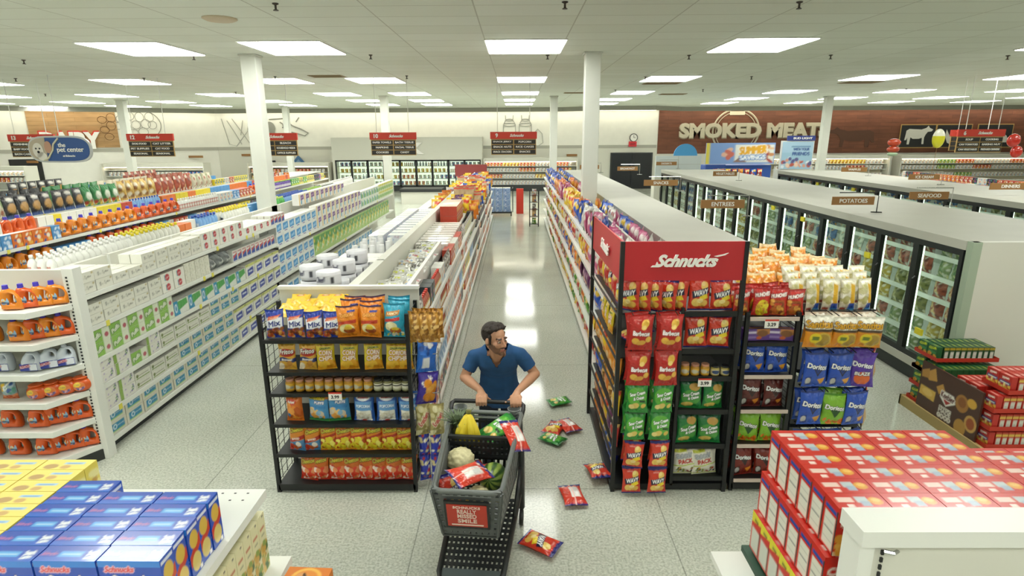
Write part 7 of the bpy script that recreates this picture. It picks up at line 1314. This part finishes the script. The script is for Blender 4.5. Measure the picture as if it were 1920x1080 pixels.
item('green', cw(-.0, .20, .87), math.radians(-62), 'green chip bag resting in the child seat of the cart', 'chip bags in the cart', rx=-1.15, ry=.1, s=1.1)
item('wavy', cw(.13, .13, 1.06), math.radians(-30), 'red chip bag toppling over the right rim of the cart', 'chip bags in the cart', rx=PI/2, s=1.)
o = COL.objects[-1]; o.scale = (.86, .86, .86); o.location = cw(.185, .19, 1.03); o.rotation_euler = Euler((math.radians(126), math.radians(14), math.radians(38)), 'XYZ')
# bananas
BAN = mat('banana_yellow', 'dcc42c', .45)
t = thing('banana_bunch', 'bunch of yellow bananas in the child seat of the cart', 'bananas', cw(-.105, .24, .80), -.1)
t.scale = (1.4, 1.2, 1.35)
for i in range(5):
    sx = (i-2)/2; pts = []; rr = []
    for k in range(13):
        u = k/12; pts.append((sx*.052*math.sin(u*PI*.62)*1.0, -.02-.045*math.sin(u*PI*.8)-.012*(i % 2), .19-.185*u+.01*abs(sx)*u)); rr.append(.007 if u < .06 else (.008 if u > .95 else .0205*math.sin(PI*(.16+.7*u))**.6))
    bm = NB(); tube(bm, pts, rr, 10); obj('banana', bm, BAN, t)
bm = NB(); tube(bm, [(0, -.02, .18), (0, -.015, .21)], .014, 8); obj('stem', bm, mat('banana_stem', '6c6a2c', .6), t)
# pineapple
t = thing('pineapple', 'pineapple with spiky grey green leaves at the left of the child seat', 'pineapple', cw(-.195, .27, .785), 0)
def pine(c): d = c.normalized(); k = .006*math.sin(math.atan2(d.y, d.x)*10+d.z*9)*math.sin(d.z*16); return Vector((d.x*(.052+k), d.y*(.052+k), d.z*.075+.075))
o = bpy.data.objects.new('fruit', blob('fruit', pine, noisy(mat('pineapple_skin', '5c5c30', .7), 60, .3), (40, 30))); COL.objects.link(o); o.parent = t
bm = NB(); rg = random.Random(2)
for k in range(46):
    a = k*2.4; u = k/46; L_ = .17-.05*u; sp = .3+.75*(1-u); b0 = Vector((.014*math.cos(a), .014*math.sin(a), .14)); d = Vector((math.cos(a)*math.sin(sp), math.sin(a)*math.sin(sp), math.cos(sp))); s = Vector((-math.sin(a), math.cos(a), 0))*.009
    m1 = b0+d*L_*.5+Vector((0, 0, .012)); m2 = b0+d*L_+Vector((math.cos(a), math.sin(a), -.6))*.02; v = [bm.verts.new(q) for q in (b0-s, b0+s, m1+s*.8, m1-s*.8, m2)]; bm.faces.new((v[0], v[1], v[2], v[3])); bm.faces.new((v[3], v[2], v[4]))
lf = obj('leaves', bm, noisy(mat('pineapple_leaf', '5a6a4a', .6), 20, .15), t); sm = lf.modifiers.new('solid', 'SOLIDIFY'); sm.thickness = .0015
# ---------------------------------------------------------------- the man
def cap(bm, a, b, ra, rb, flat=1., ref=(1, 0, 0), n=20, m=6):
    """tapered capsule; flat scales the radius across the ref axis"""
    a, b = Vector(a), Vector(b); d = (b-a); L_ = d.length; d = d.normalized() if L_ > 1e-6 else Vector((0, 0, 1)); s = Vector(ref)-d*d.dot(Vector(ref)); s = s.normalized() if s.length > .05 else d.orthogonal().normalized(); u = d.cross(s)
    rings = []
    for k in range(m+1): f = PI/2*(1-k/m); rings.append((a-d*ra*math.sin(f), ra*math.cos(f)))
    for k in range(m+1): f = PI/2*k/m; rings.append((b+d*rb*math.sin(f), rb*math.cos(f)))
    vs = [[bm.verts.new(c+s*r*math.cos(2*PI*i/n)+u*r*flat*math.sin(2*PI*i/n)) for i in range(n)] for c, r in rings if r > 1e-5]
    for A, B in zip(vs, vs[1:]):
        for i in range(n): bm.faces.new((A[i], A[(i+1) % n], B[(i+1) % n], B[i]))
    bm.faces.new(vs[0][::-1]); bm.faces.new(vs[-1])
def ell(bm, M, c, r):
    g = bmesh.ops.create_uvsphere(bm, u_segments=18, v_segments=12, radius=1)['verts']
    for v in g: v.co = M @ Vector((v.co.x*r[0]+c[0], v.co.y*r[1]+c[1], v.co.z*r[2]+c[2]))
def fuse(bm, voxel, smooth=4, name='m'):
    bmesh.ops.recalc_face_normals(bm, faces=bm.faces); me = bpy.data.meshes.new(name); bm.to_mesh(me); bm.free(); o = bpy.data.objects.new('tmp', me); COL.objects.link(o)
    r = o.modifiers.new('r', 'REMESH'); r.mode = 'VOXEL'; r.voxel_size = voxel
    if smooth: s_ = o.modifiers.new('s', 'SMOOTH'); s_.iterations = smooth; s_.factor = .5
    dg = bpy.context.evaluated_depsgraph_get(); dg.update(); out = bpy.data.meshes.new_from_object(o.evaluated_get(dg)); bpy.data.objects.remove(o); out.name = name; out.materials.clear()
    out.polygons.foreach_set('use_smooth', [True]*len(out.polygons)); return out
man = thing('person', 'bearded man in blue v-neck t-shirt leaning on the cart handle and looking aside', 'person', (-.16, 4.45, 0))
O = Vector(man.location)
def W(x, y, z): return Vector((x, y, z))-O
HD = Matrix.Translation(W(-.165, 4.225, 1.485)) @ Matrix.Rotation(math.radians(180+46), 4, 'Z') @ Matrix.Rotation(math.radians(-3), 4, 'X')   # local +Y = the face
neck0, neck1 = W(-.155, 4.40, 1.28), W(-.16, 4.29, 1.42)
SH = {1: W(.035, 4.45, 1.265), -1: W(-.34, 4.45, 1.255)}; EL = {1: W(.155, 4.47, 1.09), -1: W(-.43, 4.45, 1.07)}
HB = {1: cw(.262, .48, 1.03)-O, -1: cw(-.045, .48, 1.03)-O}
HB[-1] = cw(-.05, .48, 1.03)-O; HB[1] = cw(.215, .479, 1.03)-O
WR_ = {s: HB[s]+Vector((.015*s, .085, .055)) for s in (1, -1)}
bm = NB()
# head
ell(bm, HD, (0,-.012,.03), (.076,.094,.09)); ell(bm, HD, (0,.03,-.02), (.062,.062,.085)); ell(bm, HD, (0,.04,-.072), (.05,.048,.04)); ell(bm, HD, (0,.072,-.098), (.022,.02,.018))
for s in (-1, 1): ell(bm, HD, (s*.043,.058,-.022), (.024,.026,.026)); ell(bm, HD, (s*.03,.08,.024), (.027,.013,.009)); ell(bm, HD, (s*.077,-.005,-.008), (.011,.02,.032)); ell(bm, HD, (s*.012,.094,-.032), (.01,.012,.009))
cap(bm, HD @ Vector((0,.086,.012)), HD @ Vector((0,.11,-.026)), .008, .0135); ell(bm, HD, (0,.088,-.062), (.024,.012,.0065)); ell(bm, HD, (0,.086,-.071), (.02,.012,.007))
cap(bm, neck0, neck1, .062, .056); cap(bm, neck1, HD @ Vector((0, -.015, -.04)), .056, .058)
# torso and legs (under the clothes)
hip = W(-.15, 4.66, .93)
cap(bm, W(-.155, 4.475, 1.20), W(-.15, 4.58, 1.08), .135, .125, .66); cap(bm, W(-.15, 4.58, 1.08), hip, .13, .14, .7); cap(bm, SH[-1], SH[1], .046, .046)
FT = {}
for s in (-1, 1):
    kn = W(-.15+s*.1, 4.60+(.06 if s > 0 else -.0), .5); an = W(-.15+s*.1, 4.72+(.2 if s > 0 else -.08), .1); FT[s] = (kn, an)
    cap(bm, hip+Vector((s*.085, 0, -.05)), kn, .085, .055); cap(bm, kn, an, .055, .038); cap(bm, an+Vector((0, .03, -.05)), an+Vector((0, -.15, -.062)), .036, .03)
    cap(bm, SH[s], SH[s]*.45+EL[s]*.55, .048, .043); cap(bm, SH[s]*.45+EL[s]*.55, EL[s], .045, .038); m1 = EL[s]*.65+WR_[s]*.35; cap(bm, EL[s], m1, .040, .041); cap(bm, m1, WR_[s], .041, .026)
    P = HB[s]; cap(bm, WR_[s], P+Vector((0, .045, .035)), .027, .033, .75); cap(bm, P+Vector((-.028, .035, .028)), P+Vector((.028, .035, .028)), .02, .02)
    for i, (dx, ln) in enumerate(((-.033, .9), (-.011, 1.), (.011, .97), (.033, .85))):
        k0 = P+Vector((dx, .028, .034)); k1 = P+Vector((dx*1.08, -.008, .034)); k2 = P+Vector((dx*1.1, -.033, .008*ln)); k3 = P+Vector((dx*1.06, -.026, -.024*ln))
        cap(bm, k0, k1, .0105, .0098, n=10, m=3); cap(bm, k1, k2, .0098, .009, n=10, m=3); cap(bm, k2, k3, .009, .008, n=10, m=3)
    th = -s; q0 = P+Vector((th*.03, .045, .012)); q1 = P+Vector((th*.062, .018, .004)); q2 = P+Vector((th*.078, -.006, .006)); cap(bm, q0, q1, .014, .011, n=10, m=3); cap(bm, q1, q2, .011, .0088, n=10, m=3)
body = fuse(bm, .0048, 3, 'body')
HI = HD.inverted(); skin = np.array(lin('b98a6c')); red_ = np.array(lin('a8705a')); bd = np.array(lin('4e3426')); lipc = np.array(lin('9c5c50')); brow = np.array(lin('3a281e')); eye = np.array(lin('7a5444'))
def skincol(p):
    q = HI @ p; c = skin.copy()
    if q.length < .16:
        x, y, z = q
        if y > .0 and z < .03: c = skin*.75+red_*.25
        jaw = (z < -.046 and y > .0 and not (abs(x) < .022 and -.078 < z < -.056)) or (z < -.02 and abs(x) > .048 and -.01 < y < .07)
        if jaw and z > -.135: c = c*.22+bd*.78
        if abs(x) < .03 and -.054 < z < -.045 and y > .07: c = c*.3+bd*.7
        if abs(x) < .021 and -.077 < z < -.058 and y > .085: c = lipc
        if .010 < abs(x) < .05 and .022 < z < .034 and y > .06: c = brow
        if .014 < abs(x) < .046 and -.008 < z < .016 and y > .055: c = c*.6+eye*.4
    return c
at = body.color_attributes.new('print', 'FLOAT_COLOR', 'POINT'); c4 = np.ones((len(body.vertices), 4), np.float32)
for i, v in enumerate(body.vertices): c4[i, :3] = skincol(v.co)
at.data.foreach_set('color', c4.ravel()); obj('body', body, PLAINP, man); body.materials.append(PLAINP) if not body.materials else None
for s in (-1, 1):
    me = blob('eye', lambda c: HD @ Vector((c.x*.0125+s*.03, c.y*.012+.0785, c.z*.0095+.004)), mat('eye_white', 'a89888', .5)); e = bpy.data.objects.new('eye', me); COL.objects.link(e); e.parent = man
    me = blob('iris', lambda c: HD @ Vector((c.x*.0055+s*.03+.004, c.y*.003+.0895, c.z*.0055+.003)), mat('iris_dark', '2c2018', .3)); i_ = bpy.data.objects.new('iris', me); COL.objects.link(i_); i_.parent = e
# hair
bm = NB(); ell(bm, HD, (0,-.032,.042), (.085,.09,.09)); rg = random.Random(4)
for s in (-1, 1): cap(bm, HD @ Vector((s*.074,.02,.04)), HD @ Vector((s*.072,.022,-.02)), .013, .007)
for k in range(90):
    a = rg.uniform(-1.3, 1.3); u = rg.uniform(-.8, .55); x = .07*math.sin(a); y = .062*u+.0; z = .125-.045*(abs(math.sin(a)))**2-.02*max(0, -u)
    p = Vector((x, y, z-.006)); cap(bm, HD @ p, HD @ (p+Vector((x*.25+rg.uniform(-.012, .012), rg.uniform(-.03, .0), rg.uniform(.002, .012)))), .012, .006, n=8, m=2)
for k in range(12): x = -.055+.01*k; p = Vector((x, .046-.25*x*x*4, .094+.004*math.sin(k*2))); cap(bm, HD @ p, HD @ (p+Vector((.002, -.035, .022))), .013, .011, n=8, m=2)
hm = fuse(bm, .005, 1, 'hair'); HAIR = noisy(mat('hair_dark_brown', '241a14', .7), 90, .35, 3, .6); obj('hair', hm, HAIR, man)
# t-shirt with a v neck and short sleeves
bm = NB(); cap(bm, W(-.155, 4.46, 1.235), W(-.15, 4.55, 1.10), .172, .15, .68); cap(bm, W(-.15, 4.55, 1.10), W(-.15, 4.63, .84), .15, .17, .7)
for s in (-1, 1): cap(bm, W(-.155, 4.43, 1.31), SH[s], .068, .055)
cap(bm, W(-.155, 4.43, 1.27), W(-.155, 4.42, 1.30), .10, .085, .8)
sl = {}
for s in (-1, 1): m1 = SH[s]*.38+EL[s]*.62; sl[s] = (m1, (EL[s]-SH[s]).normalized()); cap(bm, SH[s], m1+(EL[s]-SH[s]).normalized()*.03, .058, .056)
sh = fuse(bm, .008, 5, 't_shirt'); b2 = NB(); b2.from_mesh(sh); kill = []
for v in b2.verts:
    p = v.co; dead = False
    for s in (-1, 1):
        if (p-sl[s][0]).dot(sl[s][1]) > 0 and (p-sl[s][0]).length < .12: dead = True
    q = p-W(-.158, 4.36, 1.40); w_ = p.x-W(-.158, 0, 0).x
    if p.y+O.y < 4.42 and p.z+O.z > 1.20+abs(w_)*1.9: dead = True
    if (Vector((q.x, q.y*.9, 0))).length < .072 and p.z+O.z > 1.30: dead = True
    if p.z+O.z < .74: dead = True
    if dead: kill.append(v)
bmesh.ops.delete(b2, geom=kill, context='VERTS')
for v in b2.verts: n_ = noise.noise(v.co*9+Vector((3, 1, 7)))*.006+noise.noise(Vector((v.co.x*5, v.co.y*5, v.co.z*26)))*.005; v.co += v.normal*n_
b2.to_mesh(sh); b2.free(); so = obj('t_shirt', sh, noisy(mat('navy_blue_cotton', '1d4a78', .85), 14, .12), man); md = so.modifiers.new('thick', 'SOLIDIFY'); md.thickness = .004; md.offset = 1
bm = NB(); cap(bm, hip+Vector((0, -.01, .03)), hip+Vector((0, 0, -.05)), .15, .155, .75)
for s in (-1, 1): kn, an = FT[s]; cap(bm, hip+Vector((s*.085, 0, -.05)), kn, .098, .07); cap(bm, kn, an, .07, .055)
obj('trousers', fuse(bm, .01, 3, 'trousers'), noisy(mat('dark_navy_denim', '1a2232', .85), 20, .15), man)
for s in (-1, 1):
    an = FT[s][1]; bm = NB(); cap(bm, an+Vector((0, .03, -.055)), an+Vector((0, -.17, -.065)), .045, .038, .9); obj('shoe', fuse(bm, .008, 2, 'shoe'), mat('shoe_dark', '2a2826', .5), man)
